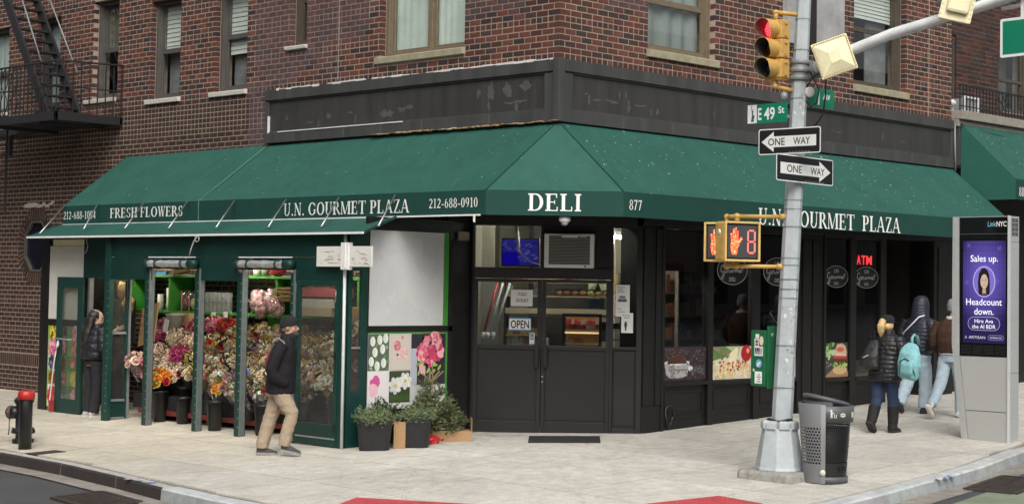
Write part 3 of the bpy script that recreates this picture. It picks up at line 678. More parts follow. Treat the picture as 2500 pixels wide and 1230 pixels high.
# windows
blindM = M('blind_slats', (.62, .63, .58), rough=.6, ns=4, na=.06)
curtainM = M('net_curtain', (.40, .45, .44), rough=.9, ns=3, na=.12)
def window(pl, u0, u1, z0, z1, fm, blind, sill, sillm, mull=None, meet=None, label=None, silld=.06):
    fw, d0 = .065, .10
    f = MB(); 
    lbox(f, pl, u0, u0+fw, z0, z1, d0, d0+.1); lbox(f, pl, u1-fw, u1, z0, z1, d0, d0+.1)
    lbox(f, pl, u0+fw, u1-fw, z0, z0+.055, d0, d0+.1); lbox(f, pl, u0+fw, u1-fw, z1-.06, z1, d0, d0+.1)
    lbox(f, pl, u0+fw, u0+fw+.018, z0+.055, z1-.06, d0+.03, d0+.1); lbox(f, pl, u1-fw-.018, u1-fw, z0+.055, z1-.06, d0+.03, d0+.1)
    win = f.build('window', fm, bld, bevel=.004)
    if label: win['label'] = label
    bays = [(u0+fw+.018, u1-fw-.018)]
    if mull:
        bays = [(u0+fw+.018, mull-.045), (mull+.045, u1-fw-.018)]
        m1 = MB(); lbox(m1, pl, mull-.045, mull+.045, z0+.055, z1-.06, d0+.012, d0+.12); m1.build('mullion', fm, win, bevel=.004)
    for a, b in bays:
        rows = [(z0+.055, z1-.06, .055)]
        if meet: rows = [(z0+.055, meet, .05), (meet, z1-.06, .085)]
        for c, d, dd in rows:
            s_ = MB(); r = .042
            lbox(s_, pl, a, a+r, c, d, d0+dd, d0+dd+.035); lbox(s_, pl, b-r, b, c, d, d0+dd, d0+dd+.035)
            lbox(s_, pl, a+r, b-r, c, c+r, d0+dd, d0+dd+.035); lbox(s_, pl, a+r, b-r, d-r, d, d0+dd, d0+dd+.035)
            s_.build('sash', fm, win)
            g = MB(); g.poly([pt(pl, a+r, c+r, d0+dd+.02), pt(pl, b-r, c+r, d0+dd+.02), pt(pl, b-r, d-r, d0+dd+.02), pt(pl, a+r, d-r, d0+dd+.02)], flip=pl == 'L'); g.build('pane', winglass, win)
        if blind: blind(win, pl, a, b, z0+.055, z1-.06, d0+.13)
    si = MB(); a, b, c, d = sill
    si.add([pt(pl, u, z, dd) for u in (a, b) for z, dd in ((c, -silld+.012), (d-.018, -silld), (d-.012, -silld+.01), (d, .10), (c, .10))], [(0, 1, 2, 3, 4), (9, 8, 7, 6, 5), (0, 5, 6, 1), (1, 6, 7, 2), (2, 7, 8, 3), (3, 8, 9, 4), (4, 9, 5, 0)])
    if pl == 'L': si.f = [f[::-1] for f in si.f]
    si.build('sill', sillm, win, bevel=.006)
    back = MB(); back.poly([pt(pl, u0-.3, z0-.3, 1.0), pt(pl, u1+.3, z0-.3, 1.0), pt(pl, u1+.3, z1+.2, 1.0), pt(pl, u0-.3, z1+.2, 1.0)], flip=pl == 'L'); back.build('room_wall', M('room_wall', (.06, .058, .055), rough=.95, ns=2, na=.4), win)
    return win
def drape(m, folds=9, amp=.012, zlo=0., zhi=1., col=None):
    def fn(win, pl, a, b, c, d, dep):
        mb = MB(); n = 40; z_0, z_1 = c+(d-c)*zlo, c+(d-c)*zhi
        for i in range(n):
            v = []
            for q in (i, i+1):
                t = q/n; dd = dep+amp+amp*sin(t*folds*2*pi+.6*sin(t*9)); v.append((a+(b-a)*t, dd))
            mb.add([pt(pl, v[0][0], z_0, v[0][1]), pt(pl, v[1][0], z_0, v[1][1]), pt(pl, v[1][0], z_1, v[1][1]), pt(pl, v[0][0], z_1, v[0][1])], [(0, 1, 2, 3)], smooth=True)
        mb.build('curtain', m, win)
    return fn
def slats(lo, pitch=.05):
    def fn(win, pl, a, b, c, d, dep):
        mb = MB(); z = c+(d-c)*lo
        while z < d:
            mb.add([pt(pl, a+.02, z, dep), pt(pl, b-.02, z, dep), pt(pl, b-.02, z+pitch*.95, dep+.012), pt(pl, a+.02, z+pitch*.95, dep+.012)], [(0, 1, 2, 3)]); z += pitch
        mb.build('blind', blindM, win)
        o_ = MB(); lbox(o_, pl, a+(b-a)*.55, b, c, c+(d-c)*lo, dep+.1, dep+.12); lbox(o_, pl, a, a+(b-a)*.3, c, c+(d-c)*.2, dep+.2, dep+.3); o_.build('furnishing', M('furnishing', (.2, .2, .2), ns=5, na=.4), win)
    return fn
window('L', 14.15, 15.3, 5.12, 6.73, greymetal, drape(curtainM, 6), (14.1, 15.35, 5.05, 5.12), stonewhite, meet=5.9)
window('L', 12.31, 13.09, 5.12, 6.75, greymetal, drape(curtainM, 5), (12.25, 13.15, 5.05, 5.12), greymetal, meet=5.9)
window('L', 10.40, 11.19, 5.16, 6.87, greymetal, drape(M('olive_curtain', (.10, .10, .075), rough=.9), 5, zlo=.5), SILLS_L[0], stonewhite, meet=6.02)
window('L', 8.53, 9.38, 5.04, 6.70, greymetal, slats(.50, .075), SILLS_L[1], stonewhite, meet=5.85)
window('L', 6.70, 7.545, 5.04, 6.70, greymetal, slats(.36, .075), SILLS_L[2], stonewhite, meet=5.93)
window('L', 5.22, 5.60, 5.61, 7.1, brownmetal, None, SILLS_L[3], stonewhite, meet=6.32)
window('L', 1.77, 3.51, 5.27, 7.1, tanmetal, drape(M('white_curtain', (.60, .66, .60), rough=.9, ns=1.5, na=.2), 5, .0022), SILLS_L[4], limestone, mull=2.59, label='wide two-light window with pale drawn curtains')
window('R', 1.76, 3.24, 5.29, 7.1, tanmetal, drape(M('grey_curtain', (.24, .26, .25), rough=.9, ns=2.5, na=.12), 4, .02), SILLS_R[0], limestone, meet=6.0)
window('R', 6.79, 8.31, 5.30, 7.1, brownmetal, slats(.63, .06), SILLS_R[1], limestone, meet=6.22)
g = MB(); lbox(g, 'R', 4.9, 6.42, 5.735, 7.4, -.07, .02); g.build('cement_panel', M('cement_render', (.33, .33, .33), rough=.9, ns=2.5, na=.3, bump=.2, bs=40), bld)
g = MB(); lbox(g, 'R', 5.38, 5.62, 5.735, 7.4, -.10, -.071); g.build('dark_strip', darkroom, bld)  # near-black strip laid slightly proud of the cement panel
# thin crack/joint lines cut into the brickwork read as flat strips of light mortar
g = MB(); lbox(g, 'L', 4.44, 4.462, 5.0, 7.4, -.0035, .01, col=(.30, .24, .22)); lbox(g, 'R', 9.03, 9.045, 4.96, 7.4, -.0035, .01, col=(.40, .33, .27)); g.build('control_joint', mortarM, bld)
# small projecting corbel courses at the corner and by window
g = MB()
for z in (5.115, 5.49): pass
# charcoal fascia band round the corner
LE = 6.12
def fascia(pl, e, lab):
    f = MB(); lbox(f, pl, .06, e-.04, 4.30, 4.80, -.028, .012); root = f.build('fascia_panel', fasciaP, bld)
    t = MB()
    lbox(t, pl, 0.001, e, 4.80, 4.955, -.075, .012); lbox(t, pl, 0.001, e, 4.145, 4.30, -.07, .012)
    lbox(t, pl, 0.001, e-.0, 4.775, 4.7995, -.05, .012)
    lbox(t, pl, .0, .20, 4.30, 4.775, -.06, .012); lbox(t, pl, e-.08, e, 4.30, 4.775, -.06, .012)
    lbox(t, pl, .2, e-.08, 4.301, 4.325, -.045, .012)
    t.build('trim', fasciaM, root, bevel=.004)
    b = MB()
    for i in range(int(e/.42)):
        u = .25+i*.42+rnd(-.08, .08); p = pt(pl, u, 4.957, -.05); b.ball(p, (.028, .028, .016), 7, 4)
    tag(b.build('bolts', blackpl, root), kind='stuff')
    s_ = MB(); u = 1.2
    while u < e-.2:
        s_.poly([pt(pl, u, 4.151, -.0705), pt(pl, u+.012, 4.151, -.0705), pt(pl, u+.012, 4.29, -.0705), pt(pl, u, 4.29, -.0705)], flip=pl == 'L'); u += rnd(.5, 1.4)
    tag(s_.build('joint_lines', M('worn_line', (.12, .12, .12), rough=.7), root), kind='stuff')
    # worn glue patches left by old lettering
    w_ = MB(); random.seed(5 if pl == 'L' else 9)
    spots = [(.55, 4.62, .17, .1), (.9, 4.6, .12, .12), (1.2, 4.6, .1, .16), (1.45, 4.6, .07, .08), (.75, 4.45, .28, .03), (.72, 4.38, .06, .09), (1.25, 4.42, .04, .1), (3.0, 4.48, .2, .06), (3.3, 4.44, .18, .08), (2.8, 4.5, .14, .05), (4.6, 4.5, .08, .06), (5.1, 4.42, .14, .02), (4.85, 4.4, .03, .09), (5.6, 4.5, .03, .1), (4.1, 4.5, .1, .02), (4.0, 4.42, .02, .1)] if pl == 'L' else [(.5, 4.55, .05, .02), (.55, 4.5, .03, .12), (.75, 4.49, .14, .022), (1.0, 4.5, .16, .03), (1.16, 4.58, .02, .1), (1.35, 4.46, .06, .1), (1.3, 4.6, .03, .07), (1.6, 4.49, .15, .02), (1.95, 4.42, .05, .06), (1.82, 4.4, .015, .08), (6.3, 4.5, .2, .015), (7.6, 4.5, .03, .1), (8.2, 4.48, .12, .012), (3.2, 4.5, .02, .1), (4.2, 4.62, .4, .02)]
    for a, z, ra, rb in spots:
        for q in range(3):
            ca, cz_ = a+rnd(-.4, .4)*ra, z+rnd(-.4, .4)*rb
            pts_ = [(ca+ra*rnd(.12, .8)*cos(t), cz_+rb*rnd(.12, .85)*sin(t)) for t in [i*pi/8 for i in range(16)]]
            w_.poly([pt(pl, x, y, -.0285-.0004*q) for x, y in pts_], flip=pl == 'L', col=jit((.082, .080, .073), .14))
    tag(w_.build('glue_marks', vM, root), kind='stuff')
    return root
fl_ = fascia('L', LE, ''); fr_ = fascia('R', BR-.03, '')
g = MB(); g.box(-.085, .03, -.085, .03, 4.145, 4.965); g.build('corner_post', fasciaM, fl_, bevel=.006)
s_ = MB(); random.seed(21); u = .02
while u < LE:                                    # ragged white sealant along the top edge, side street only
    l_ = rnd(.04, .22)
    if random.random() < .86: s_.box(-.07-rnd(0, .012), -.03, u, u+l_*.97, 4.95+rnd(-.012, .004), 4.962+rnd(.0, .016), col=jit((.62, .6, .56)))
    u += l_
s_.box(-.079, -.03, 2.95, LE-.35, 4.299, 4.312, col=(.7, .7, .68)); s_.box(-.066, -.02, LE-.092, LE-.078, 4.3, 4.56, col=(.7, .7, .68))
u = .0
while u < 3.6:                                   # rusty foam along the lower edge
    l_ = rnd(.02, .09); s_.ball((-.085+rnd(-.012, .012), u, 4.147+rnd(-.008, .008)), (.026, l_, rnd(.004, .016)), 7, 4, col=random.choice([(.30, .19, .08), (.38, .26, .12), (.2, .1, .05), (.35, .3, .2)])); u += l_*rnd(.5, 1.1)
tag(s_.build('sealant', vM, fl_), kind='stuff')
# ---------------------------------------------------------------- shop front: chamfered entrance
random.seed(31)
DP = Vector((.409, 1.98, 0)); DU = Vector((.6083, -.7937, 0)); DN = Vector((.7937, .6083, 0)); DZ = Vector((0, 0, 1))
def dp(s, z, n=0.): return DP+DU*s+DZ*z+DN*n
def dbox(mb, s0, s1, z0, z1, n0, n1, **k): return mb.obox(dp((s0+s1)/2, (z0+z1)/2, (n0+n1)/2), DU*(s1-s0)/2, DN*(n1-n0)/2, DZ*(z1-z0)/2, **k)
fr = MB()
for a, b in ((-.0, .05), (1.925, 1.965), (2.285, 2.36)): dbox(fr, a, b, -.05, 2.88, -.03, .09)
dbox(fr, .05, 1.925, 2.135, 2.285, -.025, .09); dbox(fr, .05, 2.285, 2.88, 3.3, -.035, .2)
dbox(fr, .965, 1.01, 2.285, 2.88, -.022, .09); dbox(fr, 1.01, 1.925, 2.285, 2.88, .01, .07)
dbox(fr, 1.965, 2.285, 1.185, 1.225, -.02, .06); dbox(fr, 1.965, 2.285, 2.84, 2.88, -.02, .06); dbox(fr, 1.965, 2.285, -.03, .12, -.02, .06)
dbox(fr, 1.985, 2.265, .16, 1.17, .005, .05); dbox(fr, 1.965, 2.285, .12, 1.185, .018, .05)
dbox(fr, .05, .965, 2.86, 2.88, -.02, .06)
entr = fr.build('entrance_frame', doorpaint, bld, bevel=.004)
g = MB(); dbox(g, 1.99, 2.28, 1.225, 2.84, .02, .026); g.build('sidelight_pane', shopglass, entr)
g = MB(); dbox(g, .05, .965, 2.285, 2.86, .02, .026); g.build('transom_pane', shopglass, entr)
def door(s0, s1, hs):
    f = MB(); a, b = s0+.055, s1-.055
    dbox(f, s0, a, .03, 2.13, -.02, .03); dbox(f, b, s1, .03, 2.13, -.02, .03)
    dbox(f, a, b, 2.085, 2.13, -.02, .03); dbox(f, a, b, 1.165, 1.225, -.02, .03); dbox(f, a, b, .03, .19, -.02, .03)
    d = f.build('door', doorpaint, bld, bevel=.004)
    g = MB(); dbox(g, a, b, 1.225, 2.085, .004, .01); g.build('pane', shopglass, d)
    k = MB(); dbox(k, a, b, .19, 1.165, .0, .02); dbox(k, a+.02, b-.02, .215, 1.14, -.006, -.0005); k.build('kick_panel', doorpaint, d, bevel=.003)
    h = MB(); dbox(h, hs-.028, hs+.028, .93, 1.24, -.075, -.045); dbox(h, hs-.02, hs+.02, .95, .99, -.045, -.02); dbox(h, hs-.02, hs+.02, 1.18, 1.22, -.045, -.02); h.build('handle', blackpl, d, bevel=.006)
    return d
dl = door(.05, .984, .93); dr = door(.99, 1.925, 1.05)
h = MB(); h.lathe([(.012, 0), (.012, .012), (.004, .014)], dp(1.012, .80, -.02), 10, ax=-DN); h.lathe([(.013, 0), (.013, .01), (.004, .012)], dp(1.012, .73, -.02), 10, ax=-DN); h.build('lock', alu, dr)
st = MB(); st.poly([(.36, 2.03, .018), (2.0, -.10, .07), (1.72, -.32, .055), (.16, 1.72, .008)], flip=True, col=(.5, .48, .44)); tag(st.build('door_step', concM, bld), kind=None)
pr = MB(); pr.box(-.03, .43, 1.99, 2.25, -.05, 3.4); pr.box(.0, .38, 1.975, 1.9895, .1, 2.75); pr.box(-.03, .0, 1.955, 1.9899, -.05, 2.9); pr.box(.385, .44, 1.93, 1.9899, -.05, 2.9)
pr.build('black_pier', blackpaint, bld, bevel=.004)
b = MB(); b.box(.12, .32, 1.94, 1.974, 2.64, 2.76); b.build('timber_block', M('old_timber', (.16, .12, .08), ns=8, na=.3), bld)
# corner pilaster between door and avenue windows
pz = MB(); pz.box(1.84, 2.235, .1, .5, -.05, 3.3); pz.box(1.835, 2.24, .088, .0995, -.05, .42)
pz.box(1.85, 1.95, .075, .0995, .44, 2.85); pz.box(2.11, 2.225, .075, .0995, .44, 2.85); pz.box(1.95, 2.11, .09, .0995, .44, 2.85)
pz.build('pilaster', charcoal, bld, bevel=.004)
# ---- avenue windows
SY = .10
def frontbar(x0, x1, z0=-.1, z1=2.9, y0=.08, y1=.2): fb.box(x0, x1, y0, y1, z0, z1)
fb = MB()
for a, b in ((2.235, 2.29), (3.27, 3.38), (4.355, 4.50), (5.455, 5.50), (6.14, 6.20), (6.865, 7.03), (7.735, 7.90)): frontbar(a, b, y0=.07+.02*random.random())
BAYS = [(2.29, 3.27, .745), (3.38, 4.355, .735), (4.50, 5.455, .725), (6.20, 6.865, .695), (7.03, 7.735, .69)]
for a, b, zs in BAYS:
    fb.box(a, b, .06, .2, zs-.055, zs); fb.box(a, b, .085, .19, 2.86, 2.9)
    zb = zg((a+b)/2, 0)
    fb.box(a, b, .125, .2, zb-.2, zs-.055)
    u0, u1, v0, v1 = a+.06, b-.06, zb+.20, zs-.13
    for q in ((u0, u1, v0, v0+.025), (u0, u1, v1-.025, v1), (u0, u0+.025, v0+.025, v1-.025), (u1-.025, u1, v0+.025, v1-.025)): fb.box(q[0], q[1], .108, .1245, q[2], q[3])
    fb.box(a, b, .112, .1248, zb-.2, zb+.12)
fb.box(1.84, 9.95, .07, .5, 2.9, 3.45); fb.box(9.35, 9.95, .06, .5, -.1, 2.9); fb.box(9.47, 9.62, .045, .0599, .4, 2.8)
fb.box(5.50, 6.14, .09, .3, -.1, 2.9); fb.box(5.58, 5.80, .075, .0899, .35, 2.8); fb.box(5.84, 6.06, .075, .0899, .35, 2.8)
shopf = fb.build('shopfront_frame', charcoal, bld, bevel=.004)
def poster_coffee(pn, W, H):
    pn.rect(0, 0, W, H, (.045, .032, .035))
    for i in range(420):
        a, b_ = rnd(.02, W-.02), rnd(.02, H-.02); c = random.choice([(.10, .075, .085), (.06, .04, .04), (.16, .13, .14), (.03, .02, .02), (.26, .22, .23)])
        if b_ < H*.62 and a < W*.62 and random.random() < .6: continue
        pn.oval(a, b_, rnd(.008, .017), rnd(.006, .011), c, 7, rnd(0, 3))
    pn.poly([(.06*W, .52*H), (.62*W, .52*H), (.57*W, .14*H), (.44*W, .07*H), (.2*W, .08*H), (.1*W, .16*H)], (.42, .41, .40))
    pn.oval(.34*W, .53*H, .285*W, .075*H, (.72, .7, .66), 18); pn.poly([(.1*W, .5*H), (.58*W, .5*H), (.36*W, .93*H), (.32*W, .93*H)], (.085, .035, .022))
    for i in range(40): a = rnd(.14, .54); pn.oval(a*W, (.52+rnd(0, 1)*max(.02, .38-abs(a-.34)*1.55))*H, .008, .006, random.choice([(.16, .07, .04), (.04, .018, .012)]), 5)
    pn.poly([(.14*W, .34*H), (.58*W, .34*H), (.57*W, .30*H), (.14*W, .30*H)], (.22, .21, .2)); pn.poly([(.2*W, .46*H), (.26*W, .46*H), (.27*W, .12*H), (.22*W, .12*H)], (.25, .24, .24)); pn.poly([(.42*W, .46*H), (.5*W, .46*H), (.48*W, .12*H), (.43*W, .12*H)], (.7, .69, .66))
    pn.poly([(.58*W, .44*H), (.97*W, .36*H), (.97*W, .16*H), (.6*W, .28*H)], (.09, .09, .10)); pn.oval(.645*W, .36*H, .05*W, .09*H, (.8, .78, .75))
def poster_pasta(pn, W, H):
    pn.rect(0, 0, W, H, (.72, .66, .52)); pn.poly([(0, .55*H), (0, H), (.75*W, H), (.55*W, .72*H), (.3*W, .66*H)], (.13, .25, .07))
    pn.poly([(.35*W, H), (.72*W, H), (.66*W, .7*H)], (.5, .55, .3))
    for i in range(9): pn.oval(rnd(.02, .4)*W, rnd(.66, .96)*H, .05, .025, random.choice([(.06, .16, .03), (.2, .33, .08), (.10, .22, .05)]), 7, rnd(0, 3))
    pn.oval(.86*W, .78*H, .13*W, .26*H, (.42, .02, .02), 16); pn.oval(.9*W, .86*H, .04*W, .08*H, (.8, .4, .35), 8)
    for i in range(90):
        a, b_ = rnd(.04, .95)*W, rnd(.03, .5)*H; pn.oval(a, b_, rnd(.03, .055), rnd(.009, .016), random.choice([(.75, .55, .2), (.82, .68, .35), (.66, .42, .12), (.9, .8, .55)]), 7, rnd(0, 3))
    for i in range(26): pn.oval(rnd(.15, .85)*W, rnd(.25, .55)*H, rnd(.015, .03), rnd(.012, .022), random.choice([(.5, .05, .03), (.6, .1, .05), (.4, .03, .02)]), 7)
    pn.poly([(.4*W, .72*H), (.62*W, .98*H), (.66*W, .9*H), (.58*W, .4*H), (.48*W, .3*H)], (.88, .78, .5))
    for i in range(4): pn.poly([(.16*W, (.82+.035*i)*H), (.45*W, (.66+.05*i)*H), (.46*W, (.685+.05*i)*H), (.16*W, (.842+.035*i)*H)], (.30, .2, .14))
    pn.poly([(.02*W, .96*H), (.2*W, .82*H), (.23*W, .93*H), (.06*W, H)], (.33, .24, .18))
def poster_burger(pn, W, H):
    pn.rect(0, 0, W, H, (.055, .06, .05)); 
    for i in range(26): pn.oval(rnd(0, .45)*W, rnd(.55, .98)*H, .05, .03, random.choice([(.16, .3, .08), (.3, .5, .16), (.5, .62, .35), (.08, .16, .05)]), 7, rnd(0, 3))
    for i in range(16): pn.oval(rnd(0, .3)*W, rnd(.25, .5)*H, .03, .02, random.choice([(.3, .28, .26), (.06, .05, .05)]), 7)
    pn.poly([(0, 0), (W, 0), (W, .16*H), (.35*W, .22*H)], (.36, .22, .11))
    pn.oval(.66*W, .2*H, .3*W, .13*H, (.60, .43, .22), 16)
    for i in range(24): pn.oval(rnd(.38, .97)*W, rnd(.3, .42)*H, .03, .018, random.choice([(.2, .4, .08), (.45, .6, .2), (.1, .2, .03)]), 7, rnd(0, 3))
    pn.poly([(.36*W, .44*H), (.98*W, .42*H), (.94*W, .52*H), (.4*W, .54*H)], (.10, .045, .02)); pn.poly([(.4*W, .54*H), (.98*W, .52*H), (.9*W, .6*H), (.42*W, .62*H)], (.55, .06, .04))
    pn.poly([(.44*W, .62*H), (.96*W, .6*H), (.92*W, .7*H), (.5*W, .72*H)], (.72, .5, .45)); pn.poly([(.42*W, .7*H), (.97*W, .68*H), (.9*W, .9*H), (.75*W, .98*H), (.55*W, .95*H)], (.66, .45, .26)); pn.oval(.68*W, .8*H, .16*W, .07*H, (.6, .14, .12), 10)
FX = 9.9
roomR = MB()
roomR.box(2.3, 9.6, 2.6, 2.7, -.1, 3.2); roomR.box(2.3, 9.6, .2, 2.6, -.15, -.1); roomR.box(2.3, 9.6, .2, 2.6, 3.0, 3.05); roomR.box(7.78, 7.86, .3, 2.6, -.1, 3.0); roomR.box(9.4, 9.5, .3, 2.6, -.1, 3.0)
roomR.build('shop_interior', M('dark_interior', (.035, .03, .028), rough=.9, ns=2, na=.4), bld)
for i, (a, b, zs) in enumerate(BAYS):
    g = MB(); g.box(a, b, .12, .127, zs, 2.86); pane = g.build('shopfront_pane', darkglass, bld)
    if i in (0, 1, 2, 3):
        mb = MB(); H = .47 if i < 3 else .53; W = b-a; pn = Print(mb, (a, .117, zs+.01), (1, 0, 0), (0, 0, 1))
        [poster_coffee, poster_pasta, poster_pasta, poster_burger][i](pn, W, H)
        o = mb.build('poster', printM, None)
        tag(o, ['coffee poster of a metal filter heaped with ground coffee low in the shop window', 'pasta poster with a fork and red tomato low in the shop window', 'food poster mostly hidden behind the traffic pole', 'burger poster with lettuce low in the shop window'][i], 'poster')
    if i: # oval shop badge on the glass
        cx = (a+b)/2+(.0 if i < 3 else 0); hw_ = min(.36, (b-a)/2-.005); z_ = 2.31 if i < 3 else 2.26; hh_ = .21 if i < 3 else .17
        mb = MB(); n = 40; y_ = .1185
        ring = lambda k: [(cx+hw_*k*cos(2*pi*j/n), y_, z_+hh_*k*sin(2*pi*j/n)) for j in range(n)]
        A, B = ring(1.), ring(.965)
        disc = MB(); disc.poly([(cx+hw_*.96*cos(2*pi*j/n), .1195, z_+hh_*.96*sin(2*pi*j/n)) for j in range(n)], flip=False)
        for j in range(n): k = (j+1) % n; mb.add([A[j], A[k], B[k], B[j]], [(0, 1, 2, 3)], col=(.55, .55, .55))
        mb.build('badge_ring', vM, pane); mb = MB()
        write(mb, sans('UN', .01), (cx, y_, z_+hh_*.36), (1, 0, 0), (0, 0, 1), height=hh_*.36, align='c', col=(.6, .6, .6))
        mb.build('badge_word', vM, pane); mb = MB()
        write(mb, sans('DELI', .01), (cx, y_, z_-hh_*.74), (1, 0, 0), (0, 0, 1), height=hh_*.26, align='c', col=(.6, .6, .6))
        mb.build('badge_word', vM, pane); mb = MB()
        # the script word, drawn as one running line
        S_ = [[(.14, .34), (.06, .42), (-.03, .33), (-.06, .12), (.02, .0), (.11, .05), (.14, .2), (.12, -.2), (.05, -.38), (-.02, -.3), (.08, -.12), (.2, .02)], [(.2, .02), (.24, .18), (.32, .16), (.33, .03), (.25, 0), (.22, .1), (.3, .16), (.4, .16)], [(.4, .16), (.41, .02), (.48, .02), (.54, .16), (.55, .02), (.6, .03)], [(.6, .03), (.65, .17), (.66, .02)], [(.66, .1), (.72, .17), (.76, .15)], [(.76, .15), (.78, .01)], [(.79, .1), (.85, .17), (.87, .01)], [(.88, .1), (.94, .17), (.97, .02), (1.0, .03)], [(1.0, .06), (1.08, .1), (1.08, .17), (1.01, .14), (1.01, .03), (1.1, .02)], [(1.14, .02), (1.2, .38)], [(1.12, .24), (1.26, .27)]]
        k_ = hw_*1.15
        for line in S_:
            for (p0_, p1_) in zip(line, line[1:]):
                A_ = Vector((cx+(p0_[0]-.6)*k_, y_-.0002, z_+(p0_[1]-.08)*k_*.62-.012)); B_ = Vector((cx+(p1_[0]-.6)*k_, y_-.0002, z_+(p1_[1]-.08)*k_*.62-.012)); d_ = (B_-A_).normalized()*.0; nn_ = Vector((-(B_-A_).z, 0, (B_-A_).x)).normalized()*.008
                mb.add([A_-nn_, B_-nn_, B_+nn_, A_+nn_], [(0, 1, 2, 3)], col=(.5, .5, .5))
        disc.build('badge_ground', M('badge_black', (.012, .012, .012), rough=.5), pane); mb.build('badge_word', vM, pane)
# goods and furniture dimly seen behind the avenue glass
mb = MB(); mb.box(2.3, 3.26, .3, .34, 2.28, 2.86, col=(.10, .035, .028)); tag(mb.build('roller_shade', vM, None), 'brown shade drawn down at the top of the first avenue window', 'shade')
random.seed(77)
t = thing('store_shelf', 'tall dim store shelf behind the avenue windows', 'shelf', (4, 1.5, .1)); mb = MB()
for z in (.9, 1.25, 1.6, 1.95): mb.box(2.5, 5.4, 1.5, 1.85, z, z+.03, col=(.2, .18, .16))
mb.build('board', vM, t); mb = MB()
for z in (.93, 1.28, 1.63, 1.98):
    x = 2.52
    while x < 5.3:
        w_ = rnd(.05, .16); mb.box(x, x+w_*.92, 1.52, 1.7, z, z+rnd(.1, .27), col=jit(random.choice([(.3, .1, .06), (.4, .36, .3), (.1, .2, .3), (.35, .25, .08), (.08, .08, .08), (.25, .3, .2), (.5, .5, .48)]), .3)); x += w_
tag(mb.build('packets', vM, t), kind='stuff')
t = thing('neon_sign', 'red glowing ATM sign in the window left of the avenue doorway', 'neon sign', (7.3, .14, 2.47))
for k, ch in enumerate('ATM'):
    mb = MB(); v, f, w_ = sans(ch, .03); write(mb, (v, f, w_), (7.13+k*.135, .135, 2.47), (1, 0, 0), (0, 0, 1), width=.11+.05*(k == 2), height=.135, col=(1, .05, .06)); mb.build('letter', ledM, t)
q = MB(); q.box(7.10, 7.56, .15, .165, 2.44, 2.64); q.build('backing', blackpl, t)
# ---- shop interior behind the entrance
cream = M('shop_wall', (.34, .31, .25), rough=.8, ns=3, na=.1)
r_ = MB(); dbox(r_, -.1, 2.75, -.05, 3.4, 3.0, 3.05); dbox(r_, -.4, 2.75, -.02, .0, .1, 3.0); dbox(r_, -.4, 2.75, 3.4, 3.45, .1, 3.0); dbox(r_, -.06, -.01, 0, 3.4, .1, 3.0); dbox(r_, 2.75, 2.8, 0, 3.4, 1.9, 3.0)
r_.build('shop_interior', cream, bld)
lamp = thing('ceiling_light', 'white fluorescent tube glowing inside the shop behind the side pane', 'lamp', dp(1.7, 2.93, 1.5))
mb = MB(); mb.tube([dp(1.2, 2.80, 1.2), dp(2.35, 2.72, 1.0)], .02, 8); mb.build('tube', M('tube_light', (1, .93, .8), emit=150), lamp)
mb = MB(); mb.bar(dp(1.2, 2.86, 1.2), dp(2.35, 2.78, 1.0), .1, .05); mb.build('housing', white, lamp)
fill_lamp = copy_tree(lamp, loc=dp(.9, 3.25, .8), label='unseen white tube added above the double doors to light the shelf fronts')  # added lamp, kept out of view, that brightens the fronts of the goods
random.seed(5)
def goods(sh, s0, s1, z, n, cols, h=(.08, .2), w_=(.05, .12), grp=None):
    s = s0
    while s < s1:
        a = rnd(*w_); b = min(s+a*.94, s1)
        if b-s > .02:
            mb = MB(); dbox(mb, s, b, z, z+rnd(*h), n, n+rnd(.08, .14), col=jit(random.choice(cols), .2))
            tag(mb.build('snack_box', vM), 'small packet on the lit shelves seen through the double doors', 'packet', 'packets on the shop shelves')
        s += a
sh = thing('display_shelf', 'beige shelf unit packed with goods behind the double doors', 'shelf', dp(1.1, 0, 1.0)); mb = MB()
for z, a, b in ((1.34, .36, .95), (1.62, .36, 1.92), (1.9, .36, 1.92), (2.1, .5, 1.92), (1.16, .36, 1.0)): dbox(mb, a, b, z-.02, z, .98, 1.4, col=(.42, .32, .2))
dbox(mb, .34, .37, .3, 2.3, .98, 1.4, col=(.05, .04, .04)); mb.build('board', vM, sh)
mb = MB(); dbox(mb, .36, 1.9, 1.64, 1.72, .96, .975, col=(.55, .48, .34)); mb.build('price_rail', vM, sh)
DARKG = [(.24, .12, .08), (.1, .1, .1), (.4, .32, .17), (.45, .11, .08), (.6, .54, .4), (.2, .22, .12)]
goods(sh, .38, .94, 1.9, 1.02, DARKG, (.06, .16)); goods(sh, .5, 1.2, 2.1, 1.02, [(.45, .12, .08), (.5, .45, .3), (.2, .25, .12)], (.08, .13)); goods(sh, 1.3, 1.9, 2.1, 1.02, [(.1, .1, .12), (.2, .16, .12), (.3, .33, .36)], (.12, .16))
goods(sh, .38, .94, 1.34, 1.02, [(.4, .2, .05), (.3, .2, .06), (.2, .1, .05)], (.06, .12)); goods(sh, .38, .98, 1.16, 1.02, [(.5, .5, .48), (.3, .33, .36), (.6, .58, .52), (.35, .2, .15)], (.12, .16), (.06, .1))
for q in range(7):
    mb = MB(); c = dp(1.12+q*.115, 1.95, 1.1); mb.ball(c, (.07, .07, .05), 8, 5, col=jit(random.choice([(.30, .16, .09), (.34, .2, .11), (.22, .12, .07), (.36, .36, .12)]), .2))
    tag(mb.build('bread_bag', vM), 'brown paper bread bag on the shelf behind the right door', 'bag', 'bread bags on the shelf')
case = thing('display_case', 'black framed lit counter case of red and white packets behind the right door', 'case', dp(1.5, 1.1, .8)); mb = MB()
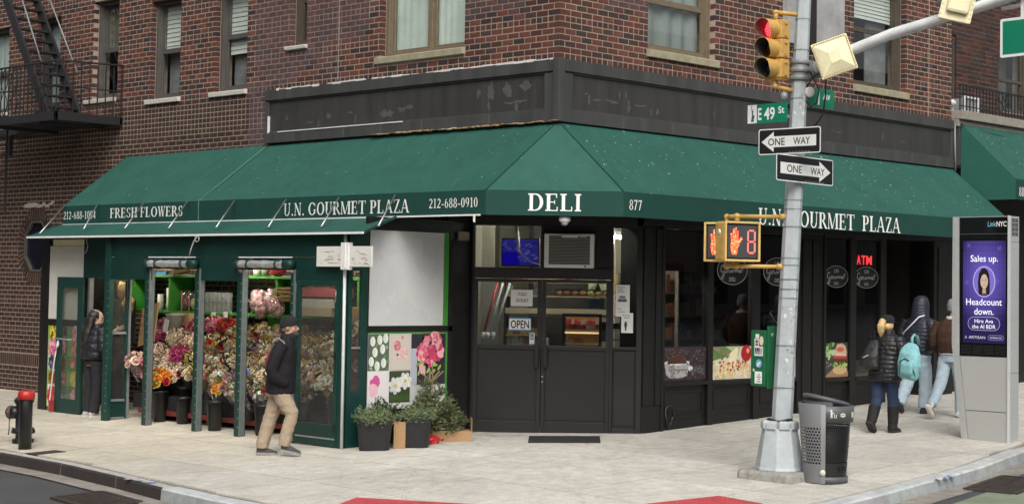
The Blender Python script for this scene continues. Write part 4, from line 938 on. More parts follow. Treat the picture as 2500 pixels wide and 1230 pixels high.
dbox(mb, 1.2, 1.24, 1.0, 1.66, .74, .78); dbox(mb, 1.72, 1.76, 1.0, 1.66, .74, .78); dbox(mb, 1.24, 1.72, 1.62, 1.66, .74, .78); mb.build('frame', blackpl, case, bevel=.008)
mb = MB(); dbox(mb, 1.24, 1.72, 1.0, 1.6, .93, .96, col=(.5, .3, .13)); dbox(mb, 1.24, 1.72, 1.41, 1.43, .78, .93, col=(.6, .4, .2)); dbox(mb, 1.24, 1.72, 1.22, 1.24, .78, .93, col=(.6, .4, .2)); mb.build('shelves', vM, case)
goods(sh, 1.25, 1.71, 1.44, .8, [(.5, .06, .05), (.6, .5, .4), (.45, .3, .2), (.55, .1, .1)], (.05, .07), (.035, .06)); goods(sh, 1.25, 1.71, 1.5, .84, [(.55, .06, .05), (.6, .5, .4), (.5, .35, .25)], (.05, .08), (.035, .06)); goods(sh, 1.25, 1.5, 1.24, .8, [(.3, .15, .08), (.4, .25, .15)], (.05, .1), (.04, .07))
mb = MB(); dbox(mb, 1.24, 1.72, 1.375, 1.4, .775, .79); mb.build('lamp_strip', M('warm_strip', (1, .62, .3), emit=1.2), case)
for i, (c, s0) in enumerate((((.5, .04, .06), .30), ((.55, .56, .56), .38), ((.5, .52, .54), .48))):
    mb = MB(); mb.tube([dp(s0-.16-.02*i, 1.36, .35), dp(s0, 2.07, .5)], .017, 7, col=c); mb.tube([dp(s0-.175-.02*i, 1.28, .34), dp(s0-.155-.02*i, 1.38, .352)], .026, 7, col=(.75, .75, .75))
    tag(mb.build('umbrella', vM), ['red folded umbrella hanging behind the left door glass', 'grey folded umbrella hanging just right of the red one', 'grey folded umbrella hanging furthest from the red one'][i], 'umbrella')
mb = MB(); dbox(mb, .08, .3, 1.1, 2.12, .6, .62, col=(.42, .43, .4)); dbox(mb, .06, .24, 2.3, 2.9, .6, .62, col=(.4, .38, .32)); mb.build('wall_panel', vM, bld)
tv = thing('television', 'blue lit television screen above the left door', 'television', dp(.66, 2.31, .16)); mb = MB(); dbox(mb, .395, .925, 2.3, 2.69, .16, .2); mb.build('case', blackpl, tv)
mb = MB(); pn = Print(mb, dp(.41, 2.32, .158), DU, DZ); pn.rect(0, 0, .5, .355, (.035, .03, .34)); pn.rect(0, 0, .24, .18, (.006, .0, .5))
for i in range(40): pn.oval(rnd(.22, .49), rnd(.03, .33), rnd(.01, .05), rnd(.006, .02), random.choice([(.10, .09, .5), (.02, .015, .18), (.06, .05, .42), (.16, .15, .55)]), 6, rnd(-.5, .5))
for i in range(14): pn.oval(rnd(.02, .2), rnd(.2, .33), rnd(.01, .04), rnd(.006, .02), random.choice([(.09, .08, .46), (.02, .015, .2)]), 6, rnd(-.5, .5))
mb.build('screen', screenM, tv)
mb = MB(); mb.tube([dp(.60, 2.86, .12), dp(.64, 2.6, .12), dp(.63, 2.53, .12), dp(.70, 2.45, .12), dp(.82, 2.36, .12), dp(.95, 2.33, .12)], [.03, .02, .022, .009, .006, .006], 7); tag(mb.build('cord', offwhite), 'pale cord hanging in front of the blue television', 'cord')
# papers on the glass
def paper(label, s0, s1, z0, z1, draw, n=-.004, cat='notice'):
    mb = MB(); pn = Print(mb, dp(s0, z0, n), DU, DZ); draw(pn, s1-s0, z1-z0); return tag(mb.build('paper_notice' if cat == 'notice' else 'open_sign', printM), label, cat)
def lines(pn, W, H, rows):
    pn.rect(0, 0, W, H, (.72, .71, .68))
    for y, a, b, h in rows:
        x = a
        while x < b: l_ = rnd(.015, .04); pn.rect(x*1., y, min(b, x+l_), y+h, (.12, .12, .13)); x += l_+.01
paper('white typed notice on the left door glass above the OPEN sign', .56, .86, 1.755, 1.98, lambda pn, W, H: lines(pn, W, H, [(.17, .1, .22, .014), (.145, .1, .21, .014), (.085, .08, .24, .014), (.06, .07, .23, .014)]))
def opn(pn, W, H): pn.rect(0, 0, W, H, (.08, .22, .45)); pn.rect(.008, .018, W-.008, H-.018, (.78, .78, .76)); pn.text(sans('OPEN', .02), W/2, .036, H-.075, (.01, .01, .012), width=W*.82, align='c')
paper('white OPEN sign with blue edges on the left door glass', .535, .845, 1.42, 1.60, opn, cat='sign')
paper('small card sticker low on the left door glass', .825, .895, 1.245, 1.395, lambda pn, W, H: (pn.rect(0, 0, W, H, (.6, .6, .6)), pn.rect(.01, .09, W-.01, .14, (.1, .2, .5)), pn.rect(.01, .055, W-.01, .08, (.4, .1, .1))))
paper('long printed notice on the narrow side pane', 2.0, 2.19, 1.64, 2.07, lambda pn, W, H: (lines(pn, W, H, [(.39, .02, .12, .012), (.36, .02, .1, .012), (.33, .02, .12, .012), (.1, .02, .08, .01), (.06, .04, .12, .01)]), pn.rect(.03, .2, .15, .24, (.1, .1, .11)), pn.rect(.05, .25, .13, .28, (.15, .15, .16))))
paper('short printed notice lower on the narrow side pane', 2.08, 2.24, 1.42, 1.69, lambda pn, W, H: (lines(pn, W, H, [(.23, .02, .12, .012), (.2, .04, .12, .012)]), pn.oval(.06, .11, .02, .05, (.04, .04, .04), 8), pn.rect(.05, .03, .07, .1, (.05, .05, .05))), n=-.007)
# air conditioner
ac = thing('air_conditioner', 'white window air conditioner mounted above the right door', 'air conditioner', dp(1.36, 2.29, 0)); mb = MB()
dbox(mb, 1.02, 1.70, 2.29, 2.755, -.12, .06); mb.build('case', M('ac_white', (.80, .77, .74), rough=.45, ns=6, na=.05), ac, bevel=.012)
mb = MB(); dbox(mb, 1.085, 1.645, 2.335, 2.725, -.1225, -.1195); mb.build('grille_recess', blackpl, ac)
mb = MB()
for i in range(19): z = 2.345+i*.0198; dbox(mb, 1.09, 1.64, z, z+.009, -.131, -.1226)
mb.build('louvres', M('ac_louvre', (.30, .29, .26), rough=.5), ac)
mb = MB(); dbox(mb, 1.26, 1.48, 2.70, 2.735, -.134, -.1205); dbox(mb, 1.5, 1.6, 2.705, 2.72, -.13, -.1226); mb.build('control_strip', white, ac)
mb = MB(); mb.lathe([(.013, 0), (.013, .004)], dp(1.585, 2.312, -.12), 10, ax=-DN); mb.build('knob', blackpl, ac)
# dome camera under the canopy
q = Vector((-.44, -.55, 2.9)); dc = thing('security_camera', 'white dome camera hanging under the awning above the doors', 'camera', q)
mb = MB(); mb.lathe([(.07, .0), (.072, -.05), (.05, -.065)], q, 14); mb.build('housing', white, dc); mb = MB(); mb.lathe([(.048, -.066), (.044, -.09), (.025, -.108), (.005, -.112)], q, 14); mb.build('dome', M('dome_grey', (.3, .3, .3), rough=.15), dc)
mb = MB(); mb.obox((.62, .26, zg(.6, .3)+.008), Vector((.6083, -.7937, .03))*.45, Vector((.7, .6, .02))*.2, (0, 0, .006)); 
o = MB()
pp = [(.70, 1.09), (1.29, .38), (.64, -.25), (.03, .41)]
pp = [(.62, 1.02), (1.22, .29), (.70, -.19), (.08, .52)]
o.add([(x, y, zg(x, y)+.012) for x, y in pp]+[(x, y, zg(x, y)-.01) for x, y in pp], [(3, 2, 1, 0), (0, 1, 5, 4), (1, 2, 6, 5), (2, 3, 7, 6), (3, 0, 4, 7)]); tag(o.build('door_mat', M('rubber_mat', (.018, .018, .018), rough=.8, ns=30, na=.3, bump=.4, bs=200)), 'black rubber door mat on the pavement before the double doors', 'door mat')
# loop of black cable with a padlock on the kick panel by the pilaster
q = MB(); c = Vector((2.40, .06, .27))
q.tube([c+V3(.075*cos(t), -.02*sin(t*2), .15*sin(t)) for t in [i*pi/8 for i in range(17)]], .016, 7); tag(q.build('chain_lock', blackpl), 'black bicycle lock looped at the foot of the shopfront', 'lock')
# ---------------------------------------------------------------- awnings
def canvas_material(name, base, dens):
    m = bpy.data.materials.new(name); m.use_nodes = True; t = m.node_tree; L = t.links; b = t.nodes['Principled BSDF']
    b.inputs['Roughness'].default_value = .72; b.inputs['Specular IOR Level'].default_value = .25
    geo = t.nodes.new('ShaderNodeNewGeometry')
    n = t.nodes.new('ShaderNodeTexNoise'); n.inputs['Scale'].default_value = 1.6; n.inputs['Detail'].default_value = 7; L.new(geo.outputs['Position'], n.inputs['Vector'])
    r = t.nodes.new('ShaderNodeMapRange'); r.inputs[1].default_value = .3; r.inputs[2].default_value = .7; r.inputs[3].default_value = .92; r.inputs[4].default_value = 1.08; L.new(n.outputs[0], r.inputs[0])
    mx = t.nodes.new('ShaderNodeMix'); mx.data_type = 'RGBA'; mx.blend_type = 'MULTIPLY'; mx.inputs[0].default_value = 1; mx.inputs[6].default_value = (*base, 1); L.new(r.outputs[0], mx.inputs[7])
    col = mx.outputs[2]
    mp0 = t.nodes.new('ShaderNodeMapping'); mp0.inputs['Scale'].default_value = (5, 5, .7); L.new(geo.outputs['Position'], mp0.inputs[0]); n0 = t.nodes.new('ShaderNodeTexNoise'); n0.inputs['Scale'].default_value = 1.3; n0.inputs['Detail'].default_value = 6; L.new(mp0.outputs[0], n0.inputs['Vector'])
    r0 = t.nodes.new('ShaderNodeMapRange'); r0.inputs[1].default_value = .35; r0.inputs[2].default_value = .7; r0.inputs[3].default_value = .94; r0.inputs[4].default_value = 1.09; L.new(n0.outputs[0], r0.inputs[0])
    mx0 = t.nodes.new('ShaderNodeMix'); mx0.data_type = 'RGBA'; mx0.blend_type = 'MULTIPLY'; mx0.inputs[0].default_value = 1; L.new(col, mx0.inputs[6]); L.new(r0.outputs[0], mx0.inputs[7]); col = mx0.outputs[2]
    for sc, thr, rot in ((9, .085, .3), (17, .12, 1.1)):      # bird lime and dried drips
        mp = t.nodes.new('ShaderNodeMapping'); mp.inputs['Scale'].default_value = (1, 1, .55); mp.inputs['Rotation'].default_value = (rot, .2, .4); L.new(geo.outputs['Position'], mp.inputs[0])
        v = t.nodes.new('ShaderNodeTexVoronoi'); v.inputs['Scale'].default_value = sc; L.new(mp.outputs[0], v.inputs['Vector'])
        sep = t.nodes.new('ShaderNodeSeparateColor'); L.new(v.outputs['Color'], sep.inputs[0])
        big = t.nodes.new('ShaderNodeTexNoise'); big.inputs['Scale'].default_value = .9; L.new(geo.outputs['Position'], big.inputs['Vector'])
        th = t.nodes.new('ShaderNodeMath'); th.operation = 'MULTIPLY'; L.new(sep.outputs[0], th.inputs[0]); L.new(sep.outputs[1], th.inputs[1])
        th2 = t.nodes.new('ShaderNodeMath'); th2.operation = 'MULTIPLY'; th2.inputs[1].default_value = thr*dens; L.new(th.outputs[0], th2.inputs[0])
        nz = t.nodes.new('ShaderNodeMath'); nz.operation = 'MULTIPLY'; L.new(big.outputs[0], nz.inputs[0]); L.new(th2.outputs[0], nz.inputs[1])
        lt = t.nodes.new('ShaderNodeMath'); lt.operation = 'LESS_THAN'; L.new(v.outputs['Distance'], lt.inputs[0]); L.new(nz.outputs[0], lt.inputs[1])
        lim = t.nodes.new('ShaderNodeMath'); lim.operation = 'MULTIPLY'; lim.inputs[1].default_value = .75; L.new(lt.outputs[0], lim.inputs[0])
        m2 = t.nodes.new('ShaderNodeMix'); m2.data_type = 'RGBA'; L.new(lim.outputs[0], m2.inputs[0]); L.new(col, m2.inputs[6]); m2.inputs[7].default_value = (.42, .48, .41, 1); col = m2.outputs[2]
    L.new(col, b.inputs['Base Color'])
    bp = t.nodes.new('ShaderNodeBump'); bp.inputs['Strength'].default_value = .12; bp.inputs['Distance'].default_value = .004
    n2 = t.nodes.new('ShaderNodeTexNoise'); n2.inputs['Scale'].default_value = 260; L.new(geo.outputs['Position'], n2.inputs['Vector']); L.new(n2.outputs[0], bp.inputs['Height']); L.new(bp.outputs[0], b.inputs['Normal'])
    MATS[name] = m; return m
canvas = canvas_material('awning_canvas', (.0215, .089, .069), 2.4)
canvas_r = canvas_material('awning_canvas_specked', (.0215, .089, .069), 3.6)
def cloth(mb, a, b, c, d, nu=24, nv=6, sag=.012, thick=.006, seed=0):
    """slack fabric between lower edge a-b and upper edge d-c"""
    a, b, c, d = map(Vector, (a, b, c, d)); n = (b-a).cross(d-a).normalized(); g = []
    for j in range(nv+1):
        for i in range(nu+1):
            u, v = i/nu, j/nv; p = (a.lerp(b, u)).lerp(d.lerp(c, u), v)
            e = sin(pi*u)*sin(pi*v) if 0 < v < 1 else 0
            ed = min(1, 6*min(u, 1-u))*min(1, 4*min(v, 1-v))
            p = p-n*sag*.8*sin(pi*v)*min(1, 5*min(u, 1-u))+n*ed*sag*.7*noise.noise((p.x*.9+seed, p.y*.9, p.z*2)); g.append(p)
    W = nu+1
    mb.add(g, [(j*W+i, j*W+i+1, (j+1)*W+i+1, (j+1)*W+i) for j in range(nv) for i in range(nu)], smooth=True)
PX, AT, AV, AB = -1.17, 4.15, 3.215, 2.905
aw = thing('awning', 'long dark green canvas awning wrapping the corner with DELI on its chamfer', 'awning', (0, 0, 2.9))
A0 = (PX, 10.06, AV); A1 = (PX, .11, AV); A2 = (-.05, PX, AV); A3 = (9.75, PX+.03, AV)
mb = MB(); cloth(mb, A0, A1, (-.012, -.0, AT), (-.012, 10.03, AT-.05), 60, 8, .02); mb.build('canopy', canvas, aw)
mb = MB(); v = [Vector(A1), Vector(A2), Vector((-.012, -.012, AT))]; 
g_ = []; N_ = 10
for j in range(N_+1):
    for i in range(N_+1-j):
        a = i/N_; b = j/N_; p = v[0]*(1-a-b)+v[1]*a+v[2]*b; e = min(a, b, 1-a-b); g_.append(p-Vector((-.6, -.5, .6))*min(.012, e*.12))
ix = {}; q = 0
for j in range(N_+1):
    for i in range(N_+1-j): ix[i, j] = q; q += 1
fs = []
for j in range(N_):
    for i in range(N_-j):
        fs.append((ix[i, j], ix[i+1, j], ix[i, j+1]))
        if i+j < N_-1: fs.append((ix[i+1, j], ix[i+1, j+1], ix[i, j+1]))
mb.add(g_, fs, smooth=True); mb.build('canopy', canvas, aw)
mb = MB(); cloth(mb, A2, A3, (9.76, -.012, AT), (-.0, -.012, AT), 60, 8, .02, seed=5); mb.build('canopy', canvas_r, aw)
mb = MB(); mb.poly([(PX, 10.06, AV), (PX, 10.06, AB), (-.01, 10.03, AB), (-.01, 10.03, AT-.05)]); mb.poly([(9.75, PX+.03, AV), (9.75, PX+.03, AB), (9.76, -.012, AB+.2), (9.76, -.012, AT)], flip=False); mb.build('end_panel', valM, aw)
def panel(a, b, z0, z1, th=.008):
    a, b = Vector(a), Vector(b); u = (b-a).normalized(); n = u.cross(DZ); L_ = (b-a).length; k = max(2, int(L_/.2)); mb = MB(); g = []
    for j in range(4):
        for i in range(k+1):
            p = a.lerp(b, i/k); z = z0+(z1-z0)*j/3; w_ = .006*noise.noise((p.x*1.7, p.y*1.7, 4.))*(1-j/3.) if 0 < i < k else 0; g.append((p.x+n.x*w_, p.y+n.y*w_, z))
    W = k+1; mb.add(g, [(j*W+i, j*W+i+1, (j+1)*W+i+1, (j+1)*W+i) for j in range(3) for i in range(k)], smooth=True)
    return mb
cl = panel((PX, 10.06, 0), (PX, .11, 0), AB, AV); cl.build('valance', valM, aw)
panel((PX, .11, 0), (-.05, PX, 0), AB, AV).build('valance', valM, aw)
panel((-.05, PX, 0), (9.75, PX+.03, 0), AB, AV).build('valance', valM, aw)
letM = M('white_lettering', (.80, .80, .76), rough=.6)
lt = MB(); U = (0, -1, 0); X_ = PX-.010
write(lt, serif('212-688-1084'), (X_, 10.02, 2.995), U, DZ, width=.97, height=.125)
write(lt, serif('FRESH FLOWERS'), (X_, 8.62, 2.995), U, DZ, width=2.0, height=.155)
write(lt, serif('U.N. GOURMET PLAZA'), (X_, 4.14, 2.955), U, DZ, width=2.63, height=.175)
write(lt, serif('212-688-0910'), (X_, 1.13, 3.003), U, DZ, width=.885, height=.12)
cu_ = Vector((1.12, -1.28, 0)).normalized(); co = Vector((PX, .11, 0))+cu_.cross(DZ)*.010
write(lt, serif('DELI'), co+cu_*.525+DZ*2.962, cu_, DZ, width=.655, height=.213)
write(lt, serif('877'), (.05, PX-.010, 2.995), (1, 0, 0), DZ, width=.235, height=.125)
write(lt, serif('U.N. GOURMET  PLAZA'), (2.72, PX-.010, 2.915), (1, 0, 0), DZ, width=3.55, height=.225)
lt.build('lettering', letM, aw)
tr = MB(); tr.bar((PX-.006, 10.06, AB), (PX-.006, .2, AB), .018, .02); tr.build('white_hem', white, aw)
tr = MB()
tr.bar((PX-.012, 6.2, AB+.01), (PX-.012, 6.2, AV), .012, .004, up=(-1, 0, 0)); tr.bar((PX-.004, 6.2, AV+.008), (-.02, 6.05, AT-.01), .012, .004); 
tr.build('seam', M('seam_pale', (.12, .26, .2), rough=.7), aw)
tr = MB(); tr.bar((PX-.002, .11, AV+.004), (-.02, -.005, AT-.006), .02, .01); tr.bar((-.05, PX-.002, AV+.004), (-.008, -.02, AT-.006), .02, .01); tr.build('hip_seam', valM, aw)
tr = MB()
for y in (9.9, 8.2, 6.2, 4.2, 2.2, .3): tr.bar((PX+.02, y, AB+.02), (-.02, y, AB+.15), .03)
for x in (.3, 2.2, 4.4, 6.6, 8.8): tr.bar((x, PX+.02, AB+.02), (x, -.02+.07, AB+.15), .03)
tr.bar((PX+.03, 10.0, AB+.03), (PX+.03, .12, AB+.03), .03); tr.bar((PX+.03, .12, AB+.03), (-.03, PX+.03, AB+.03), .03); tr.bar((-.03, PX+.03, AB+.03), (9.7, PX+.05, AB+.03), .03)
tr.build('tube_frame', blackpl, aw)
# low skirt awning over the flower stall
sk = thing('skirt_awning', 'narrow green skirt awning sloping out below the FRESH FLOWERS lettering', 'awning', (-1.6, 6, 2.7))
mb = MB(); cloth(mb, (-2.06, 9.62, 2.675), (-2.06, 1.37, 2.672), (-1.2, 1.75, 2.895), (-1.2, 10.09, 2.905), 50, 4, .014, seed=9); mb.build('canopy', canvas, sk)
mb = MB(); mb.bar((-2.065, 9.62, 2.667), (-2.065, 1.37, 2.664), .014, .028); mb.build('white_hem', white, sk)
for a, b in (((-2.05, 1.365, 2.672), (-1.2, 1.745, 2.9)), ((-2.05, 9.63, 2.672), (-1.2, 10.1, 2.9))): mb = MB(); mb.bar(a, b, .02, .03); mb.build('end_hem', valM, sk)
for i, (a, b) in enumerate((((-1.2, 8.94, 3.245), (-1.8, 8.36, 2.80)), ((-1.2, 7.65, 3.205), (-1.8, 7.2, 2.80)), ((-1.2, 6.46, 3.21), (-1.8, 6.04, 2.79)), ((-1.2, 5.28, 3.195), (-1.8, 4.87, 2.785)), ((-1.2, 4.07, 3.185), (-1.8, 3.67, 2.775)), ((-1.2, 2.91, 3.185), (-1.8, 2.53, 2.77)), ((-1.2, 1.77, 3.185), (-1.8, 1.39, 2.765)), ((-1.18, 10.0, 3.22), (-1.9, 9.5, 2.74)))):
    mb = MB(); mb.tube([a, b], .011, 6); mb.ball(b, (.022, .022, .014), 7, 4); mb.build('stay_rod', alu, sk)
mb = MB(); mb.tube([(-2.07, 4.93, 2.66), (-2.08, 4.95, 2.62), (-2.08, 5.0, 2.58), (-2.085, 5.06, 2.47), (-2.09, 5.09, 2.38)], .009, 6); mb.tube([(-2.08, 4.93+.05*cos(t), 2.61+.04*sin(t)) for t in [i*pi/5 for i in range(11)]], .007, 6); tag(mb.build('rope', M('dirty_rope', (.42, .42, .38), rough=.9)), 'short knotted rope dangling from the skirt awning hem', 'rope')
mb = MB(); mb.tube([(-1.7, 8.45, 2.69), (-1.7, 8.43, 2.6), (-1.71, 8.38, 2.55), (-1.7, 8.42, 2.47), (-1.7, 8.47, 2.42)], .007, 6); tag(mb.build('rope', M('dirty_rope')), 'thin loose cord hanging above the woman at the stall door', 'rope')
# ---------------------------------------------------------------- flower stall built against the side street wall
random.seed(41)
fs_ = thing('flower_stall', 'dark green flower stall enclosure under the FRESH FLOWERS awning', 'stall', (-1.93, 5, -.08))
FXs = -1.93
def gz(y, x=FXs): return zg(x, y)
hd = MB()
hd.box(FXs, FXs+.012, 1.99, 7.47, 2.363, 2.69); hd.box(FXs-.004, FXs+.010, 1.99, 7.47, 2.19, 2.358)
hd.box(FXs-.003, FXs+.011, 6.26, 7.47, 2.03, 2.1895); hd.box(FXs-.003, FXs+.011, 4.15, 5.12, 2.03, 2.1895); hd.box(FXs-.003, FXs+.011, 1.99, 2.90, 2.055, 2.1895)
hd.build('header_panel', tarpM, fs_)
def post(y0, y1, trim_right=True):
    m = MB(); m.box(FXs-.02, FXs+.09, y0, y1, gz(y0)-.02, 2.15); o = m.build('post', greenpaint, fs_, bevel=.004)
    t = MB(); t.box(FXs-.024, FXs-.004, y0-.028, y0-.001, gz(y0)-.02, 2.2); t.box(FXs-.0039, FXs+.07, y0-.012, y0-.001, gz(y0)-.02, 2.2); t.build('edge_trim', M('post_trim', (.13, .15, .148), rough=.55, metal=.2, ns=12, na=.2), o, bevel=.003)
    s = MB()
    for i in range(17): s.ball((FXs-.021, y0+.022, .05+i*.122), (.005, .008, .008), 6, 3)
    s.build('screws', alu, o)
m = MB(); m.box(FXs-.03, FXs+.05, 7.33, 7.47, gz(7.4)-.03, 2.7); o = m.build('post', greenpaint, fs_, bevel=.004)
s = MB()
for i in range(18): s.ball((FXs-.031, 7.36, .06+i*.112), (.005, .009, .009), 6, 3)
s.build('screws', alu, o)
post(6.29, 6.40); post(5.04, 5.14); post(4.03, 4.14); post(2.90, 2.965)
# glazed return beside the first post
m = MB(); 
for a, b, c, d in ((-1.90, -1.86, -.09, 2.1), (-1.60, -1.55, -.09, 2.1)): m.box(a, b, 7.42, 7.46, c, d)
m.box(-1.86, -1.60, 7.42, 7.46, -.09, .19); m.box(-1.86, -1.6, 7.42, 7.46, 2.0, 2.1)
o = m.build('side_leaf', greenpaint, fs_, bevel=.003)
m = MB(); m.box(-1.86, -1.6, 7.4, 7.419, 1.2, 1.235); m.box(-1.86, -1.6, 7.4, 7.419, .19, .225); m.box(-1.56, -1.53, 7.39, 7.419, -.08, 2.05); m.box(-1.86, -1.6, 7.4, 7.419, -.07, -.045); m.build('rail', galv, o)
m = MB(); m.box(-1.86, -1.6, 7.44, 7.444, .19, 2.0); m.build('pane', dustglass, o)
# left bay: white sheet, flower pictures, open door, dark way in
LX = -1.62
m = MB(); m.box(LX-.02, LX+.05, 9.64, 9.88, -.13, 2.72); m.box(LX-.02, LX+.05, 8.44, 9.64, 1.29, 1.375); m.box(LX-.02, LX+.04, 8.44, 9.64, -.13, -.03); m.box(LX-.02, LX+.04, 8.58, 9.64, 2.645, 2.72)
m.box(LX+.05, .0, 9.83, 9.88, -.13, 2.75); m.box(LX, LX+.03, 8.44, 9.64, -.03, 2.645); m.build('black_frame', blackpaint, fs_, bevel=.004)
m = MB(); m.box(LX-.012, LX-.002, 8.60, 9.63, 1.378, 2.54, col=(.56, .55, .5)); m.box(LX-.009, LX-.003, 8.6, 9.55, 2.545, 2.644, col=(.66, .62, .44)); m.build('white_sheet', M('white_sheet', vcol=True, rough=.5, ns=2.2, na=.10), fs_)  # brighter yellowish top strip has lamplight from inside painted into its colour
m = MB(); m.box(LX-.02, LX+.03, 7.47, 8.6, 2.04, 2.7); m.build('header_panel', tarpM, fs_)
def petals(pn, a, b, r, cols, n=9, center=None):
    for ring, k in ((1., n), (.72, n-2), (.42, 5)):
        for i in range(k):
            t = 2*pi*i/k+ring*2; pn.oval(a+r*.55*ring*cos(t), b+r*.55*ring*sin(t), r*.45*max(.6, ring), r*.33*max(.6, ring), jit(random.choice(cols), .12), 8, t)
    if center: pn.oval(a, b, r*.22, r*.22, center, 8)
G1, G2 = (.10, .2, .05), (.2, .33, .08)
def tile(pn, a, b, w_, h, bg, fn): pn.rect(a, b, a+w_, b+h, bg); fn(pn, a+w_/2, b+h/2, min(w_, h)/2)
m = MB(); pn = Print(m, (LX-.006, 9.63, -.02), (0, -1, 0), DZ); PW, PH = 1.15, 1.29
pn.rect(0, 0, PW, PH, (.22, .42, .10))
colsL = [((.75, .72, .66), [(.55, .03, .05), (.42, .02, .03), (.62, .1, .1)]), ((.22, .36, .06), [(.2, .02, .01), (.28, .05, .02)]), ((.6, .58, .6), [(.10, .07, .16), (.2, .15, .3), (.04, .03, .06)]), ((.7, .3, .4), [(.7, .16, .3), (.8, .4, .5), (.55, .08, .2)]), ((.3, .33, .04), [(.6, .45, .04), (.7, .6, .1), (.12, .07, .01)])]
hs = [.36, .22, .25, .25, .21]; y = .0
for (bg, cs), h in zip(colsL, hs):
    pn.rect(.03, y+.006, .30, y+h-.006, bg); petals(pn, .165, y+h/2, min(.15, h/2)*1.1, cs)
    pn.rect(.312, y+.006, .60, y+h-.006, jit((.12, .24, .07), .3)); petals(pn, .46, y+h/2, .12, random.choice(colsL)[1])
    pn.rect(.612, y+.006, PW-.02, y+h-.006, jit((.2, .3, .12), .3)); petals(pn, .85, y+h/2, .14, random.choice([[(.6, .2, .3), (.7, .4, .5)], [(.65, .55, .1)], [(.55, .1, .15), (.7, .3, .3)]]))
    y += h
m.build('flower_picture', printM, fs_)
def leaf_door(y0, y1, x, z1, g0, g1, name='open_door'):
    m = MB(); m.box(x-.03, x+.01, y0, g0, -.1, z1); m.box(x-.03, x+.01, g1, y1, -.1, z1); m.box(x-.03, x+.01, g0, g1, -.1, .14); m.box(x-.03, x+.01, g0, g1, 1.89, z1)
    o = m.build(name, greenpaint, fs_, bevel=.004); g = MB(); g.box(x-.01, x-.006, g0, g1, .14, 1.89); g.build('pane', dustglass, o); return o
o = leaf_door(8.46, 9.22, -1.70, 2.05, 8.6, 9.09)
m = MB(); m.tube([(-1.74, 9.12, 1.08), (-1.78, 9.1, 1.08), (-1.78, 8.75, 1.07), (-1.74, 8.72, 1.07)], .013, 6); m.build('handle', alu, o)
m = MB(); m.tube([(-1.76, 9.1, 1.05), (-1.77, 9.18, .7), (-1.78, 9.26, .1), (-1.78, 9.3, -.06)], .012, 6); m.tube([(-1.76, 9.1, 1.05), (-1.775, 9.05, .98), (-1.78, 9.13, .9)], .012, 6); tag(m.build('tether', offwhite), 'pale tether tied to the open stall door handle', 'tether')
m = MB(); m.box(-1.80, -1.74, 9.20, 9.26, -.07, .1); m.bar((-1.77, 9.23, .1), (-1.77, 9.3, .2), .02); tag(m.build('door_wedge', M('dull_red', (.3, .03, .03), ns=6)), 'small red object at the foot of the open stall door', 'wedge')
m = MB(); m.box(LX-.02, LX+.05, 8.40, 8.455, -.1, 2.04); m.build('jamb', alu, fs_)
# right end: glazed door panel facing the street
m = MB(); m.box(FXs-.015, FXs+.03, 2.77, 2.845, -.06, 2.055); m.box(FXs-.015, FXs+.03, 1.985, 2.05, -.06, 2.055); m.box(FXs-.015, FXs+.03, 2.05, 2.77, -.06, .215); m.box(FXs-.015, FXs+.03, 2.05, 2.77, 1.99, 2.055)
o = m.build('glazed_door', greenpaint, fs_, bevel=.004); g = MB(); g.box(FXs+.005, FXs+.009, 2.05, 2.77, .215, 1.99); g.build('pane', dustglass, o)
m = MB(); m.box(FXs-.022, FXs-.0155, 2.0, 2.8, .03, .05); m.box(FXs-.02, FXs+.04, 2.855, 2.895, -.05, 2.03); m.build('threshold_trim', alu, o)
m = MB(); 
for z in (.18, 1.1, 1.9): m.box(FXs-.024, FXs-.0155, 2.0, 2.03, z-.05, z+.05)
m.build('hinge', blackpl, o)
m = MB(); m.tube([(FXs-.02, 2.02, 1.95), (FXs-.022, 2.02, 1.84), (FXs-.022, 2.03, 1.78)], .006, 6); m.build('hook', alu, o)
m = MB(); m.tube([(-1.935, 1.865, -.07), (-1.935, 1.875, 2.66)], .021, 10); pole_ = m.build('corner_pipe', M('white_pipe', (.62, .63, .63), rough=.5, ns=9, na=.1), fs_)
m = MB(); m.box(FXs, FXs+.06, 1.895, 1.984, -.07, 2.69); m.build('corner_post', greenpaint, fs_)
# return wall towards the entrance
RY = 1.89
m = MB(); m.box(-1.865, -1.80, RY-.02, RY+.03, -.08, 2.69); m.box(-1.65, -1.545, RY-.02, RY+.03, -.08, 2.69); m.box(-1.80, -1.65, RY-.02, RY+.03, -.08, .66); m.box(-1.80, -1.65, RY-.02, RY+.03, 2.195, 2.69); o = m.build('side_window', greenpaint, fs_, bevel=.003)
m = MB(); m.box(-1.80, -1.65, RY, RY+.004, .66, 2.195); m.build('pane', dustglass, o); m = MB(); m.box(-1.80, -1.65, RY-.012, RY-.002, 1.19, 1.22); m.build('rail', alu, o)
m = MB(); m.box(-1.545, -.03, RY-.01, RY+.05, 2.735, 2.9); m.box(-1.545, -.03, RY-.015, RY+.05, 1.405, 1.478); m.box(-1.545, -1.518, RY-.01, RY+.05, -.08, 2.735); m.box(-.098, -.03, RY-.015, RY+.05, -.05, 2.735); m.box(-1.518, -.098, RY-.01, RY+.05, -.08, .40); m.box(-1.518, -.098, RY+.005, RY+.05, .40, 2.735)
m.build('black_frame', blackpaint, fs_, bevel=.003)
m = MB(); m.box(-1.510, -.205, RY-.012, RY-.003, 1.485, 2.725); m.build('white_sheet', M('translucent_sheet', (.57, .575, .57), rough=.28, ns=1.6, na=.09, spec=.5), fs_)
